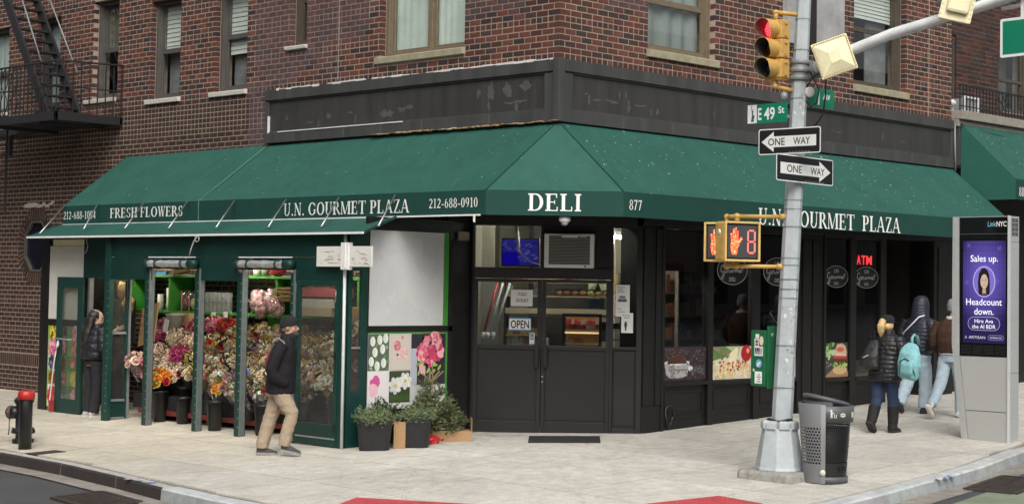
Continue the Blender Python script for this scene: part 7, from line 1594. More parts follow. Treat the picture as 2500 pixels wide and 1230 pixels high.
for a, b in ((.08, 1.29), (.53, 1.25), (.5, .82), (.06, .8), (.34, .2)):
    for s_ in range(3): t = s_*pi/3; pn.poly([(a+.045*cos(t)-.003*sin(t), b+.045*sin(t)+.003*cos(t)), (a-.045*cos(t)-.003*sin(t), b-.045*sin(t)+.003*cos(t)), (a-.045*cos(t)+.003*sin(t), b-.045*sin(t)-.003*cos(t)), (a+.045*cos(t)+.003*sin(t), b+.045*sin(t)-.003*cos(t))], (.12, .09, .38))
pn.text(sans('Sales up.', .006), .31, 1.075, .085, WT, width=.40, align='c')
pn.oval(.31, .81, .163, .205, (.42, .42, .62), 32); pn.oval(.31, .81, .153, .195, (.15, .12, .42), 32)
HR = (.016, .011, .012); SK = (.46, .33, .26)
pn.poly([(.23, .64), (.22, .80), (.235, .92), (.275, .985), (.32, .99), (.36, .96), (.385, .9), (.395, .78), (.39, .64)], HR)
pn.poly([(.25, .625), (.29, .66), (.33, .66), (.37, .625)], (.05, .04, .07)); pn.poly([(.285, .655), (.29, .74), (.335, .74), (.34, .655)], (.36, .25, .19)); pn.oval(.312, .815, .055, .095, SK, 20)
pn.poly([(.255, .83), (.262, .9), (.30, .93), (.312, .925), (.28, .89)], HR); pn.poly([(.37, .83), (.365, .9), (.33, .935), (.312, .925), (.345, .89)], HR)
for s_ in (-1, 1): pn.oval(.312+s_*.022, .825, .010, .005, (.05, .03, .03), 8); pn.rect(.312+s_*.022-.013, .84, .312+s_*.022+.013, .844, (.06, .04, .03)); pn.oval(.312+s_*.022, .825, .004, .004, (.01, .01, .01), 6)
pn.poly([(.308, .825), (.316, .825), (.320, .79), (.304, .79)], (.40, .28, .22)); pn.oval(.312, .765, .018, .006, (.36, .13, .13), 10)
pn.text(sans('Headcount', .006), .31, .50, .085, WT, width=.52, align='c'); pn.text(sans('down.', .006), .31, .375, .085, WT, width=.28, align='c')
def pill(a0, b0_, a1, b1, col): r = (b1-b0_)/2; pn.poly([(a0+r+r*cos(t), b0_+r+r*sin(t)) for t in [pi/2+i*pi/10 for i in range(11)]]+[(a1-r+r*cos(t), b0_+r+r*sin(t)) for t in [-pi/2+i*pi/10 for i in range(11)]], col)
pill(.075, .135+.03, .545, .345, (.35, .33, .5)); pill(.081, .171, .539, .339, (.035, .024, .12))
pn.text(sans('Hire Ava', .004), .31, .265, .05, WT, width=.27, align='c'); pn.text(sans('the AI BDR', .004), .31, .192, .05, WT, width=.34, align='c')
pn.text(sans('ARTISAN', .004), .09, .055, .036, (.5, .5, .56), width=.24); pn.poly([(.03, .055), (.04, .055), (.05, .09), (.046, .09)], (.4, .4, .5)); pn.poly([(.06, .055), (.066, .055), (.052, .09), (.047, .09)], (.4, .4, .5)); pill(.37, .04, .60, .11, (.25, .24, .36)); pill(.374, .044, .596, .106, (.035, .025, .10)); pn.text(sans('artisan.co', .01), .485, .064, .028, (.45, .46, .52), width=.17, align='c')
m.build('screen', screenM, ks)
m = MB(); write(m, sans('Link', .012), (kx-.0078, -3.57, 2.925), (0, -1, 0), DZ, width=.12, height=.065, col=(.2, .45, .6)); m.build('lettering', vM, ks); m = MB(); write(m, sans('NYC', .022), (kx-.0078, -3.695, 2.925), (0, -1, 0), DZ, width=.145, height=.065, col=(.75, .75, .75)); m.build('lettering', vM, ks)
# ---------------------------------------------------------------- bollard and hydrant
iron2 = M('black_gloss', (.012, .012, .013), rough=.35, ns=10, na=.2, bump=.08, bs=50); redcap = M('red_cap_paint', (.42, .02, .02), rough=.4, ns=9, na=.2, bump=.1)
x, y = -4.60, 5.0; z = zg(x, y); bo = thing('bollard', 'black steel bollard with a red cap standing in front of the fire hydrant', 'bollard', (x, y, z)); m = MB(); m.lathe([(.083, -.02), (.083, .715), (.07, .735), (.01, .742)], (x, y, z), 24); m.build('post', iron2, bo)
x, y = -4.25, 5.675; z = zg(x, y); hy = thing('fire_hydrant', 'black fire hydrant with a brown side cap behind the bollard', 'hydrant', (x, y, z)); m = MB()
m.lathe([(.14, -.02), (.14, .05), (.10, .06), (.10, .12), (.155, .13), (.155, .17), (.105, .185), (.10, .50), (.115, .52), (.115, .555)], (x, y, z), 24); m.build('barrel', iron2, hy)
m = MB(); 
for i in range(8): t = i*pi/4; m.lathe([(.016, 0), (.016, .03)], (x+.135*cos(t), y+.135*sin(t), z+.17), 6)
m.build('flange_bolts', iron2, hy)
m = MB(); m.lathe([(.125, .535), (.13, .55), (.128, .57), (.10, .60), (.06, .62), (.02, .63)], (x, y, z), 24); m.lathe([(.02, .63), (.022, .66)], (x, y, z), 6, smooth=False); m.build('bonnet', iron2, hy)
ud = Vector((-.58, .81, 0)); q = Vector((x, y, z+.40)); m = MB(); m.lathe([(.085, .06), (.085, .15), (.075, .16)], q, 18, ax=ud); m.build('side_outlet', iron2, hy); m = MB(); m.lathe([(.088, .16), (.09, .20), (.075, .225), (.03, .23), (.028, .255)], q, 12, ax=ud, smooth=False); m.build('outlet_cap', M('brown_cap', (.075, .045, .035), rough=.5, ns=12, na=.3), hy)
m = MB(); m.tube([q+ud*.2+V3(0, 0, -.07), q+ud*.2+V3(0, 0, -.2), q+ud*.21+V3(0, 0, -.3)], .01, 6); m.build('chain', galv, hy)
x, y = -4.60, 5.0
m = MB(); z = zg(x, y); m.lathe([(.084, .635), (.105, .635), (.108, .68), (.106, .735), (.088, .748), (.01, .752)], (x, y, z), 24); m.build('red_collar', redcap, bo)
# ---------------------------------------------------------------- evergreens beside the entrance
random.seed(61)
needleM = M('needles', vcol=True, rough=.6, spec=.25)
def twig_mesh(L_, nl, cols, dens=60, flat=False, droop=.1, side=3):
    """a spray: woody stem with side shoots, each bristling with needles"""
    m = MB(); shoots = [(Vector((0, 0, 0)), Vector((0, 0, L_)))]
    for i in range(side*2):
        z = L_*rnd(.15, .8); a = rnd(0, 2*pi) if not flat else (0 if i % 2 else pi)+rnd(-.3, .3); d = Vector((cos(a), sin(a), rnd(.7, 1.2))).normalized(); shoots.append((Vector((0, 0, z)), Vector((0, 0, z))+d*L_*rnd(.25, .5)))
    for p, q in shoots:
        m.bar(p, q, .005, .005, col=(.10, .07, .04)); l_ = (q-p).length; d = (q-p).normalized()
        for i in range(int(dens*l_/L_)):
            t = rnd(.08, 1); o = p.lerp(q, t); r = Vector((rnd(-1, 1), rnd(-1, 1), rnd(-1, 1))); r = (r-d*r.dot(d)).normalized(); e = (r+d*rnd(.5, 1.1)).normalized()*nl*rnd(.7, 1.15); s_ = e.cross(d).normalized()*nl*.15
            m.add([o-s_, o+s_, o+e], [(0, 1, 2)], col=jit(random.choice(cols), .25))
    return m
def foliage(mb, c, R, H, tw, n, up=.6):
    for i in range(n):
        a, e = rnd(0, 2*pi), math.acos(rnd(.05, 1)); d = Vector((cos(a)*sin(e), sin(a)*sin(e), cos(e)*up+.25)).normalized()
        t = random.choice(tw); o = Vector(c)+Vector((rnd(-R, R)*.55, rnd(-R, R)*.55, rnd(-.03, .05)*H)); mt_ = Matrix.Translation(o) @ d.to_track_quat('Z', 'Y').to_matrix().to_4x4() @ Matrix.Rotation(rnd(0, 6), 4, 'Z') @ Matrix.Scale(H*rnd(.7, 1.15), 4)
        k = len(mb.v); mb.v += [mt_ @ v for v in t.v]; mb.f += [[x+k for x in f] for f in t.f]; mb.m += t.m; mb.c += t.c; mb.s += t.s
FIR = [(.21, .275, .14), (.26, .32, .18), (.17, .23, .115), (.32, .37, .20)]; DFIR = [(.15, .185, .08), (.19, .22, .105), (.23, .25, .13)]; ARB = [(.035, .085, .025), (.028, .07, .02), (.05, .105, .035)]
firtw = [twig_mesh(1, .085, FIR, 150, side=5) for _ in range(3)]; dtw = [twig_mesh(1, .08, DFIR, 140, side=5) for _ in range(3)]; arbtw = [twig_mesh(1, .07, ARB, 110, side=4) for _ in range(2)]
tubM = M('tub_plastic', (.016, .016, .018), rough=.38, ns=9, na=.2)
def tub(label, x, y, w_, d_, h, rot, plantlabel, n, H, cat='tub'):
    z = zg(x, y); t = thing('plant_tub', label, cat, (x, y, z), rot, 'black tubs of cut fir by the entrance'); m = MB()
    def ring(k, zz, c=.05): a, b = w_/2*k, d_/2*k; return [Vector((px, py, zz)) for px, py in ((-a+c, -b), (a-c, -b), (a, -b+c), (a, b-c), (a-c, b), (-a+c, b), (-a, b-c), (-a, -b+c))]
    m.loft([ring(.82, -.02), ring(.84, .02), ring(.96, h-.055), ring(1., h-.05), ring(1.01, h), ring(.95, h), ring(.92, h-.04)], smooth=False); m.build('tub', tubM, t, world=False, bevel=.006)
    m = MB()
    for i in range(5): a = -w_*.36+w_*.18*i; m.bar((a, -d_/2*.845, .02), (a, -d_/2*.955, h-.06), .008, .012)
    m.build('ribs', tubM, t, world=False)
    m = MB(); m.poly(ring(.9, h-.03)); m.build('soil', M('soil', (.03, .02, .014), rough=1, ns=20), t, world=False)
    p = MB(); foliage(p, (0, 0, h-.04), w_*.5, H, firtw, n); f = p.build('fir_sprays', needleM, None, world=False); f.location = (x, y, z); f.rotation_euler.z = rot
    tag(f, plantlabel, 'plant')
tub('black plastic tub nearest the white corner pipe', -1.70, 1.50, .45, .36, .37, -.75, 'pale green fir sprays in the tub nearest the corner pipe', 80, .225)
tub('black plastic tub in front of the potted fir tree', -1.16, 1.32, .40, .34, .37, -.80, 'pale green fir sprays in the tub before the potted fir tree', 70, .205)
m = MB(); t_ = twig_mesh(1, .07, ARB, 260, side=7); 
g = MB(); foliage(g, (-1.30, 1.73, .1), .26, .44, arbtw, 50, 1.3); o = g.build('evergreen_shrub', needleM); tag(o, 'dark upright evergreen shrub behind and between the two tubs', 'shrub')
m = MB(); m.obox((-1.36, 1.40, zg(-1.36, 1.4)+.16), Vector((.7, -.7, 0))*.075, (.07, .07, 0), (0, 0, .175)); tag(m.build('cardboard_box', cardM), 'narrow upright cardboard box between the two black tubs', 'box')
ft = thing('fir_tree', 'small potted fir tree by the flower pictures with a bare forked tip', 'tree', (-.62, 1.62, zg(-.6, 1.6)))
m = MB(); c = Vector((-.62, 1.62, 0)); m.tube([c, c+V3(.0, 0, .6), c+V3(.01, 0, .86), c+V3(.0, 0, 1.0)], [.02, .014, .009, .007], 7); m.tube([c+V3(.0, 0, .74), c+V3(-.12, .06, .86)], .008, 6); m.tube([c+V3(.0, 0, .74), c+V3(.13, -.08, .90)], .009, 6); m.build('trunk', M('fir_bark', (.20, .15, .085), rough=.9, ns=20), ft)
m = MB()
for z, R, n, H in ((.08, .26, 26, .34), (.24, .24, 24, .32), (.4, .18, 20, .30), (.54, .10, 13, .26)): foliage(m, c+V3(0, 0, z), R, H, dtw, n, .5)
m.build('crown', needleM, ft)
g = MB(); foliage(g, (-.33, 1.55, .12), .14, .28, dtw, 20, .8); tag(g.build('evergreen_shrub', needleM), 'small dark evergreen in the cardboard tray by the entrance', 'shrub')
tr = thing('cardboard_tray', 'open cardboard tray of potted evergreens beside the black pier', 'tray', (-.4, 1.5, 0)); m = MB(); z = zg(-.4, 1.5); a = Vector((.72, -.6, 0)).normalized(); b = Vector((.6, .72, 0)).normalized(); c = Vector((-.42, 1.5, z))
for q in (c-b*.13, c+b*.13): m.obox(q+V3(0, 0, .065), a*.3, b*.004, DZ*.075)
m.obox(c+a*.3+V3(0, 0, .15), b*.13, a*.004, DZ*.155); m.obox(c-a*.3+V3(0, 0, .06), b*.13, a*.004, DZ*.07); m.obox(c+V3(0, 0, .0), a*.29, b*.125, DZ*.004); m.build('tray', cardM, tr)
for i, k in enumerate((-.02, .15)): m = MB(); q = c+a*(k+.03)-b*.03; m.lathe([(.05, 0.005), (.065, .11), (.07, .11)], q, 12); tag(m.build('plant_pot', M('pot_grey', (.22, .24, .25), rough=.5)), ['small grey plant pot in the cardboard tray, nearer the fir tree', 'small grey plant pot in the cardboard tray, nearer the doors'][i], 'pot')
rdp = thing('red_container', 'crushed red plastic container on the pavement by the cardboard tray', 'container', (-.82, 1.36, zg(-.8, 1.36))); m = MB(); m.loft([[Vector((-.80+r*cos(t+k)*1.3, 1.40+r*sin(t+k), z)) for t in [i*pi/4 for i in range(8)]] for r, z, k in ((.075, -.03, 0), (.085, .02, .2), (.07, .055, .3), (.03, .08, .3))], smooth=False); m.v = [p+Vector((1, 1, .6))*.02*noise.noise(p*30) for p in m.v]; m.build('body', M('red_plastic', (.5, .02, .03), rough=.35), rdp); m = MB(); m.tube([(-.78, 1.30, .03), (-.72, 1.27, .04), (-.69, 1.33, .01)], .012, 6); m.build('handle', MATS['red_plastic'], rdp)

# ---------------------------------------------------------------- people
def remesh(mb, vox, sm=3, smf=.5):
    me = mb.mesh('tmp', []); o = bpy.data.objects.new('tmp', me); S.collection.objects.link(o)
    r = o.modifiers.new('r', 'REMESH'); r.mode = 'VOXEL'; r.voxel_size = vox; r.adaptivity = 0
    s_ = o.modifiers.new('s', 'SMOOTH'); s_.iterations = sm; s_.factor = smf
    dg = bpy.context.evaluated_depsgraph_get(); dg.update(); new = bpy.data.meshes.new_from_object(o.evaluated_get(dg)); bpy.data.objects.remove(o); bpy.data.meshes.remove(me); return new
def garment(name, root, mb, mat, vox=.012, sm=3, disp=None, shader=True):
    me = remesh(mb, vox, sm); me.name = name
    if disp:
        ns_ = [v.normal.copy() for v in me.vertices]
        for v, n in zip(me.vertices, ns_): v.co = v.co+n*disp(v.co, n)
    me.materials.clear(); me.materials.append(mat); me.polygons.foreach_set('use_smooth', [True]*len(me.polygons)); me.update()
    return link(name, me, root)
def limb(mb, pts, radii, n=12, flat=1.): mb.tube(pts, radii, n, True, flat)
def torso(mb, rings, n=18, p=2.4):
    """rings of (z, x centre, y centre, half depth, half width), superelliptic"""
    R = []
    for z, cx_, cy_, rx, ry in rings:
        q = []
        for j in range(n):
            t = 2*pi*j/n; c_, s_ = cos(t), sin(t); q.append(Vector((cx_+rx*math.copysign(abs(c_)**(2/p), c_), cy_+ry*math.copysign(abs(s_)**(2/p), s_), z)))
        R.append(q)
    mb.loft(R)
def wr(f, a): return lambda p, n: a*noise.noise(p*f)+a*.6*noise.noise(p*f*2.3+Vector((5, 1, 2)))
def folds(a, k=13.): return lambda p, n: a*.75*noise.noise(Vector((p.x*8, p.y*8, p.z*k+p.y*6)))+a*.4*noise.noise(p*27)
def puffer(a, pitch): return lambda p, n: a*(abs(sin(pi*(p.z+.012*noise.noise(p*6))/pitch))**.55-.7)+a*.45*noise.noise(p*24)
def hand(mb, w_, d, side, s=1., curl=.5):
    """palm, four unequal bent fingers and a thumb; w_ wrist, d pointing direction, side = thumb direction"""
    d = Vector(d).normalized(); t = Vector(side); t = (t-d*t.dot(d)).normalized(); n = d.cross(t); w_ = Vector(w_)
    mb.loft([[w_+d*a*s+t*(b*cos(x))*s+n*(c*sin(x))*s for x in [i*pi/5 for i in range(10)]] for a, b, c in ((-.01, .026, .02), (.03, .036, .017), (.07, .042, .016), (.095, .038, .014))])
    for i, l_ in enumerate((.068, .078, .072, .056)):
        o = w_+d*.088*s+t*(.03-.02*i)*s; a = o+d*l_*.45*s+n*.01*curl*s; b = a+(d*(1-curl*.6)+n*curl).normalized()*l_*.35*s; e = b+(d*(1-curl*1.2)+n*curl*1.3).normalized()*l_*.3*s; mb.tube([o-d*.02*s, o, a, b, e], [.0095*s, .0095*s, .009*s, .0082*s, .007*s], 7)
    o = w_+d*.03*s+t*.03*s; a = o+(d*.6+t*.8).normalized()*.035*s; b = a+(d*.9+t*.3+n*.2).normalized()*.03*s; mb.tube([o-t*.012*s, o, a, b], [.013*s, .012*s, .0105*s, .008*s], 7)
def head(mb, c, fwd, tilt=0.):
    c = Vector(c); f = Vector(fwd).normalized(); l_ = Vector((-f.y, f.x, 0)); u = Vector((0, 0, 1))
    def E(o, rx, ry, rz, n=14, m_=9): 
        rings = []
        for i in range(m_+1):
            a = -pi/2+pi*(.03+.94*i/m_); rings.append([o+f*(rx*cos(a)*cos(2*pi*j/n))+l_*(ry*cos(a)*sin(2*pi*j/n))+u*(rz*sin(a)) for j in range(n)])
        mb.loft(rings)
    E(c+u*.025-f*.008, .098, .078, .092); E(c-u*.045+f*.022, .068, .060, .075); E(c-u*.085+f*.052, .028, .032, .024)
    E(c-u*.012+f*.098, .016, .013, .022); E(c+f*.104-u*.022, .016, .015, .011); E(c+f*.078+u*.022, .016, .05, .013)
    E(c+f*.084-u*.058, .012, .024, .010)
    for s_ in (-1, 1): E(c+l_*s_*.079-f*.012-u*.005, .018, .009, .03, 8, 6); E(c+l_*s_*.042+f*.06-u*.018, .022, .02, .018)
    return f, l_, u
def eyes(root, c, fwd):
    f = Vector(fwd).normalized(); l_ = Vector((-f.y, f.x, 0)); c = Vector(c)
    for s_ in (-1, 1): m = MB(); m.ball(c+f*.086+l_*s_*.032+V3(0, 0, .004), (.009, .011, .006), 8, 5); m.build('eye', M('eye_dark', (.015, .01, .01), rough=.2), root, world=False)
skinM = M('skin', (.45, .27, .19), rough=.55, ns=12, na=.08, sub=.12); skin2 = M('skin_light', (.52, .33, .25), rough=.55, ns=12, na=.06, sub=.12)
def sole_shoe(name, root, heel, toe, up, mat, solem, w_=.05, h=.075, ankle=None, ah=.10, ar=.05):
    """shoe from heel to toe; up = the foot's own upward direction"""
    heel, toe, up = Vector(heel), Vector(toe), Vector(up).normalized(); d = (toe-heel); L_ = d.length; d = d.normalized(); s_ = up.cross(d).normalized(); up = d.cross(s_)
    m = MB(); R = []
    for t, hw, hh in ((0, .6, .75), (.06, .8, .95), (.25, .86, 1.), (.45, .88, .92), (.65, 1.02, .68), (.82, .98, .5), (.94, .72, .38), (1., .4, .28)):
        R.append([heel+d*L_*t+s_*(w_*hw*cos(a))+up*(.018+(h*hh)*(max(0, sin(a))**.8)) for a in [pi*i/8 for i in range(9)]])
    m.loft(R)
    if ankle is not None: m.tube([heel+d*L_*.24+up*.04, Vector(ankle)], [ar*1.05, ar], 12)
    o = garment(name, root, m, mat, .008, 2)
    q = MB(); P = [(0, .45), (.03, .72), (.2, .86), (.45, .88), (.68, 1.06), (.86, .98), (.97, .6), (1.01, .3)]; pl_ = [heel+d*L_*t+s_*w_*k for t, k in P]+[heel+d*L_*t-s_*w_*k for t, k in P[::-1]]
    q.loft([[p-up*.004 for p in pl_], [p+up*.024 for p in pl_]], smooth=False); q.build('sole', solem, o, world=False); return o
def person(label, x, y, ang, dz=0.): return thing('person', label, 'person', (x, y, zg(x, y)+dz), ang)
blk = M('black_cloth', (.016, .015, .017), rough=.85, ns=24, na=.25, bump=.25, bs=90, spec=.2); knit = M('black_knit', (.012, .012, .014), rough=.95, ns=30, na=.2, bump=.4, bs=160)
# --- man walking right past the stall
pm = person('man in black beanie, dark jacket and khaki trousers walking past the flower stall', -2.88, 1.93, radians(-44))
kh = M('khaki_cotton', (.36, .285, .205), rough=.9, ns=16, na=.1, bump=.2, bs=120, spec=.15)
hc = Vector((.10, 0, 1.575)); F = (1, -.10, 0)
m = MB(); head(m, hc, F); limb(m, [(.07, 0, 1.36), (.09, 0, 1.46), (.105, 0, 1.52)], [.07, .06, .055])
torso(m, [(.80, 0, 0, .09, .13), (.95, 0, 0, .09, .13), (1.15, .0, 0, .10, .15), (1.32, .04, 0, .09, .17), (1.40, .06, 0, .06, .10)])
for s_ in (-1, 1):
    limb(m, [(.03, s_*.17, 1.36), (-.04, s_*.24, 1.16), (-.06, s_*.24, 1.08), (-.02, s_*.18, .97)], [.05, .045, .04, .03]); hand(m, (-.01, s_*.165, .96), (.6, -s_*.3, -.6), (.3, -s_*.6, .4), .9)
limb(m, [(.0, -.09, .84), (.07, -.095, .70), (.185, -.10, .52), (.13, -.10, .36), (.075, -.10, .16), (.1, -.1, .1)], [.08, .075, .055, .05, .04, .04]); limb(m, [(.0, .09, .84), (-.05, .09, .68), (-.11, .09, .48), (-.16, .09, .32), (-.215, .09, .12), (-.19, .09, .08)], [.08, .075, .055, .05, .04, .04])
garment('body', pm, m, skinM, .007, 2); eyes(pm, hc, F)
m = MB(); m.ball(hc+V3(.05, -.005, -.075), (.062, .066, .052), 12, 8); garment('beard', pm, m, M('stubble', (.09, .055, .04), rough=.9), .008, 2, wr(60, .002))
m = MB(); m.loft([[hc+V3(-.012+rx*cos(t), ry*sin(t), z+tl*cos(t)) for t in [2*pi*i/18 for i in range(18)]] for rx, ry, z, tl in ((.102, .086, .012, .018), (.113, .095, .012, .018), (.115, .097, .05, .014), (.108, .092, .095, .008), (.085, .073, .128, 0), (.045, .04, .142, 0), (.01, .01, .145, 0))]); garment('beanie', pm, m, knit, .008, 2, wr(40, .002))
jk = M('dark_jacket', (.0125, .0115, .0135), rough=.8, ns=30, na=.3, bump=.3, bs=120, spec=.25)
m = MB(); torso(m, [(.765, .005, 0, .17, .20), (.78, .005, 0, .183, .215), (.95, .005, 0, .18, .22), (1.12, .015, 0, .178, .22), (1.28, .035, 0, .162, .228), (1.37, .05, 0, .125, .20), (1.425, .07, 0, .095, .125), (1.50, .09, 0, .082, .09)])
limb(m, [(.03, -.19, 1.37), (-.03, -.245, 1.24), (-.085, -.265, 1.08), (-.06, -.255, 1.0), (.06, -.215, .92), (.10, -.20, .89)], [.085, .085, .078, .076, .066, .055]); limb(m, [(.03, .19, 1.37), (-.02, .245, 1.24), (-.05, .26, 1.08), (.05, .22, .93), (.1, .2, .89)], [.085, .085, .078, .068, .055])
garment('jacket', pm, m, jk, .011, 3, lambda p, n: .007*noise.noise(Vector((p.x*6, p.y*6, p.z*11)))+.0035*noise.noise(p*34))
m = MB(); m.loft([[Vector((.098+r*cos(t)*1.05, r*.98*sin(t), z+.02*cos(t))) for t in [2*pi*i/18 for i in range(18)]] for r, z in ((.07, 1.42), (.098, 1.425), (.102, 1.46), (.096, 1.495), (.085, 1.505), (.07, 1.49))]); garment('scarf', pm, m, knit, .009, 2, folds(.006, 45))
m = MB(); torso(m, [(.74, .0, 0, .12, .155), (.80, .0, 0, .13, .17), (.92, .0, 0, .12, .16)])
limb(m, [(.0, -.085, .82), (.06, -.095, .70), (.16, -.10, .53), (.145, -.10, .44), (.095, -.10, .27), (.075, -.10, .13)], [.114, .106, .087, .081, .077, .075]); limb(m, [(.0, .085, .82), (-.05, .09, .68), (-.115, .09, .48), (-.16, .09, .33), (-.205, .09, .16), (-.215, .09, .08)], [.116, .11, .09, .086, .083, .08])
garment('trousers', pm, m, kh, .010, 2, lambda p, n: .006*noise.noise(Vector((p.x*5, p.y*5, p.z*15)))+.005*noise.noise(Vector((p.x*18, p.y*14, p.z*26))))
sh1 = M('grey_shoe', (.045, .046, .05), rough=.7, ns=20, na=.2); sl1 = M('pale_sole', (.26, .25, .23), rough=.8)
sole_shoe('shoe', pm, (.03, -.10, .075), (.275, -.105, .025), (.2, 0, 1), sh1, sl1, .047, .075, (.075, -.10, .16)); sole_shoe('shoe', pm, (-.285, .09, .008), (-.03, .085, .004), (0, 0, 1), sh1, sl1, .047, .075, (-.215, .09, .12))
bp = thing('backpack', 'small red backpack on the back of the walking man', 'backpack', worldloc(pm)); bp.rotation_euler = pm.rotation_euler; m = MB(); torso(m, [(1.0, -.14, .07, .03, .08), (1.04, -.15, .07, .05, .10), (1.18, -.15, .07, .05, .10), (1.27, -.12, .07, .035, .08), (1.32, -.10, .06, .02, .06)]); garment('bag', bp, m, M('red_nylon', (.28, .03, .05), rough=.6, ns=14, na=.2), .012, 2, wr(12, .006))
m = MB(); m.tube([(-.10, -.15, 1.36), (-.03, -.17, 1.452), (.05, -.175, 1.40), (.09, -.18, 1.30), (.085, -.195, 1.2)], [.012, .012, .012, .01, .008], 6); m.build('strap', M('grey_piping', (.22, .22, .21), rough=.6), bp, world=False)
# --- woman in a black padded coat with two bags, walking away
def walker_body(t, H, hc, F, arms, legs, skin, vox=.009):
    m = MB(); head(m, hc, F); limb(m, [(hc[0]-.03, 0, hc[2]-.21), (hc[0]-.01, 0, hc[2]-.06)], [.06, .052]); torso(m, [(H*.48, 0, 0, .09, .14), (H*.58, 0, 0, .085, .12), (H*.70, .02, 0, .09, .14), (H*.79, .03, 0, .08, .16), (H*.82, .03, 0, .05, .08)])
    for p in arms: limb(m, p[0], [.045, .04, .036, .027]); hand(m, p[0][-1], p[1], p[2], .9)
    for p in legs: limb(m, p, [.08, .055, .05, .036])
    garment('body', t, m, skin, vox, 2)
pb = person('woman with a blonde ponytail and black padded coat carrying a turquoise backpack', 4.37, -2.13, radians(4)); coat = M('black_puffer', (.013, .013, .014), rough=.42, ns=14, na=.3, spec=.45)
hc = Vector((.06, 0, 1.475)); H = 1.6
LL = [(-.01, .09, .80), (-.05, .095, .46), (-.13, .09, .30), (-.20, .09, .17)]; RL = [(.0, -.09, .80), (.05, -.09, .46), (.06, -.09, .28), (.055, -.09, .08)]
walker_body(pb, H, hc, (1, .1, 0), [([(.03, .17, 1.28), (.0, .25, 1.06), (.1, .24, .95), (.24, .2, .98)], (1, -.2, .1), (0, 0, 1)), ([(.03, -.17, 1.28), (.0, -.25, 1.06), (.1, -.24, .95), (.24, -.2, .98)], (1, .2, .1), (0, 0, 1))], [LL, RL], skin2)
m = MB(); torso(m, [(.70, -.01, 0, .165, .215), (.73, -.01, 0, .18, .235), (.9, -.01, 0, .165, .22), (1.05, .0, 0, .145, .20), (1.2, .015, 0, .145, .215), (1.30, .03, 0, .12, .19), (1.345, .045, 0, .09, .11), (1.40, .05, 0, .075, .085)])
for s_ in (-1, 1): limb(m, [(.03, s_*.18, 1.29), (.0, s_*.25, 1.10), (.04, s_*.265, 1.0), (.15, s_*.24, .95), (.25, s_*.2, .98)], [.085, .082, .076, .066, .055])
garment('coat', pb, m, coat, .011, 2, puffer(.013, .062))
m = MB()
for q, r in ((LL, (.098, .078, .07, .062)), (RL, (.098, .078, .072, .062))): limb(m, q, r)
torso(m, [(.74, 0, 0, .12, .16), (.85, 0, 0, .12, .16)]); garment('jeans', pb, m, M('dark_denim', (.022, .040, .085), rough=.9, ns=20, na=.25, bump=.2, bs=140), .011, 2, folds(.006))
bt = M('black_boot', (.010, .0095, .009), rough=.8, ns=16, na=.25); bs_ = M('boot_sole', (.035, .03, .027), rough=.9, ns=20, na=.3)
def boot(root, knee, ankle, heel, toe, up):
    o = sole_shoe('boot', root, heel, toe, up, bt, bs_, .056, .085, ankle, ar=.066); m = MB(); limb(m, [ankle, knee], [.07, .083], 14); garment('boot_shaft', root, m, bt, .010, 2, folds(.004, 20)); return o
boot(pb, (-.115, .09, .36), (-.215, .09, .15), (-.315, .09, .145), (-.15, .09, .0), (-.45, 0, .75)); boot(pb, (.062, -.09, .36), (.055, -.09, .12), (-.02, -.09, .004), (.225, -.095, .004), (0, 0, 1))
m = MB(); m.loft([[hc+V3(-.01+rx*cos(t), ry*sin(t), z) for t in [2*pi*i/18 for i in range(18)]] for rx, ry, z in ((.10, .086, .02), (.112, .094, .025), (.112, .094, .07), (.09, .078, .115), (.03, .03, .132))]); m.box(.12, .24, -.07, .07, 1.50, 1.508); garment('cap', pb, m, knit, .009, 2)
blonde = M('blonde_hair', (.60, .42, .19), rough=.5, ns=30, na=.35, stretch=(3, 3, 1), bump=.3, bs=60)
m = MB(); m.ball(hc+V3(-.02, 0, -.02), (.098, .086, .075), 12, 8); m.tube([hc+V3(-.09, 0, .03), hc+V3(-.145, .0, .045), hc+V3(-.17, .01, -.02), hc+V3(-.15, .02, -.10), hc+V3(-.13, .03, -.17)], [.03, .048, .056, .045, .015], 10); garment('hair', pb, m, blonde, .009, 1, lambda p, n: .008*noise.noise(Vector((p.x*30, p.y*30, p.z*8))))
# the two bags hang from her shoulders
bg = thing('backpack', 'turquoise backpack slung on the blonde woman\'s right shoulder', 'backpack', worldloc(pb)+Vector((.04, -.09, .0)), radians(-6)); bg.rotation_euler.x = .13; tq = M('turquoise_nylon', (.21, .46, .48), rough=.7, ns=14, na=.12, bump=.15, bs=90)
m = MB(); torso(m, [(.79, -.16, -.30, .03, .10), (.83, -.19, -.30, .075, .145), (1.0, -.20, -.30, .10, .165), (1.14, -.18, -.285, .085, .15), (1.24, -.14, -.26, .05, .11), (1.28, -.12, -.25, .02, .06)], p=2.8); garment('bag', bg, m, tq, .011, 2, wr(9, .008))
m = MB(); torso(m, [(.86, -.285, -.33, .02, .09), (.9, -.295, -.33, .035, .11), (1.0, -.30, -.325, .035, .115), (1.08, -.28, -.315, .02, .10)], p=3); garment('front_pocket', bg, m, tq, .010, 2, wr(12, .005))
zipM = M('zip_dark', (.02, .035, .04), rough=.6)
m = MB(); m.tube([(-.262, -.20, .93), (-.268, -.205, 1.06), (-.24, -.235, 1.16), (-.225, -.32, 1.17), (-.245, -.40, 1.10), (-.25, -.425, 1.0)], .008, 6); m.tube([(-.31, -.24, .90), (-.325, -.24, 1.04), (-.31, -.30, 1.085), (-.32, -.38, 1.07)], .007, 6); m.tube([(-.33, -.255, .86), (-.335, -.26, 1.03)], .006, 6); m.tube([(-.24, -.45, .87), (-.27, -.43, .95), (-.28, -.36, .98)], .006, 6); m.build('zips', zipM, bg, world=False)
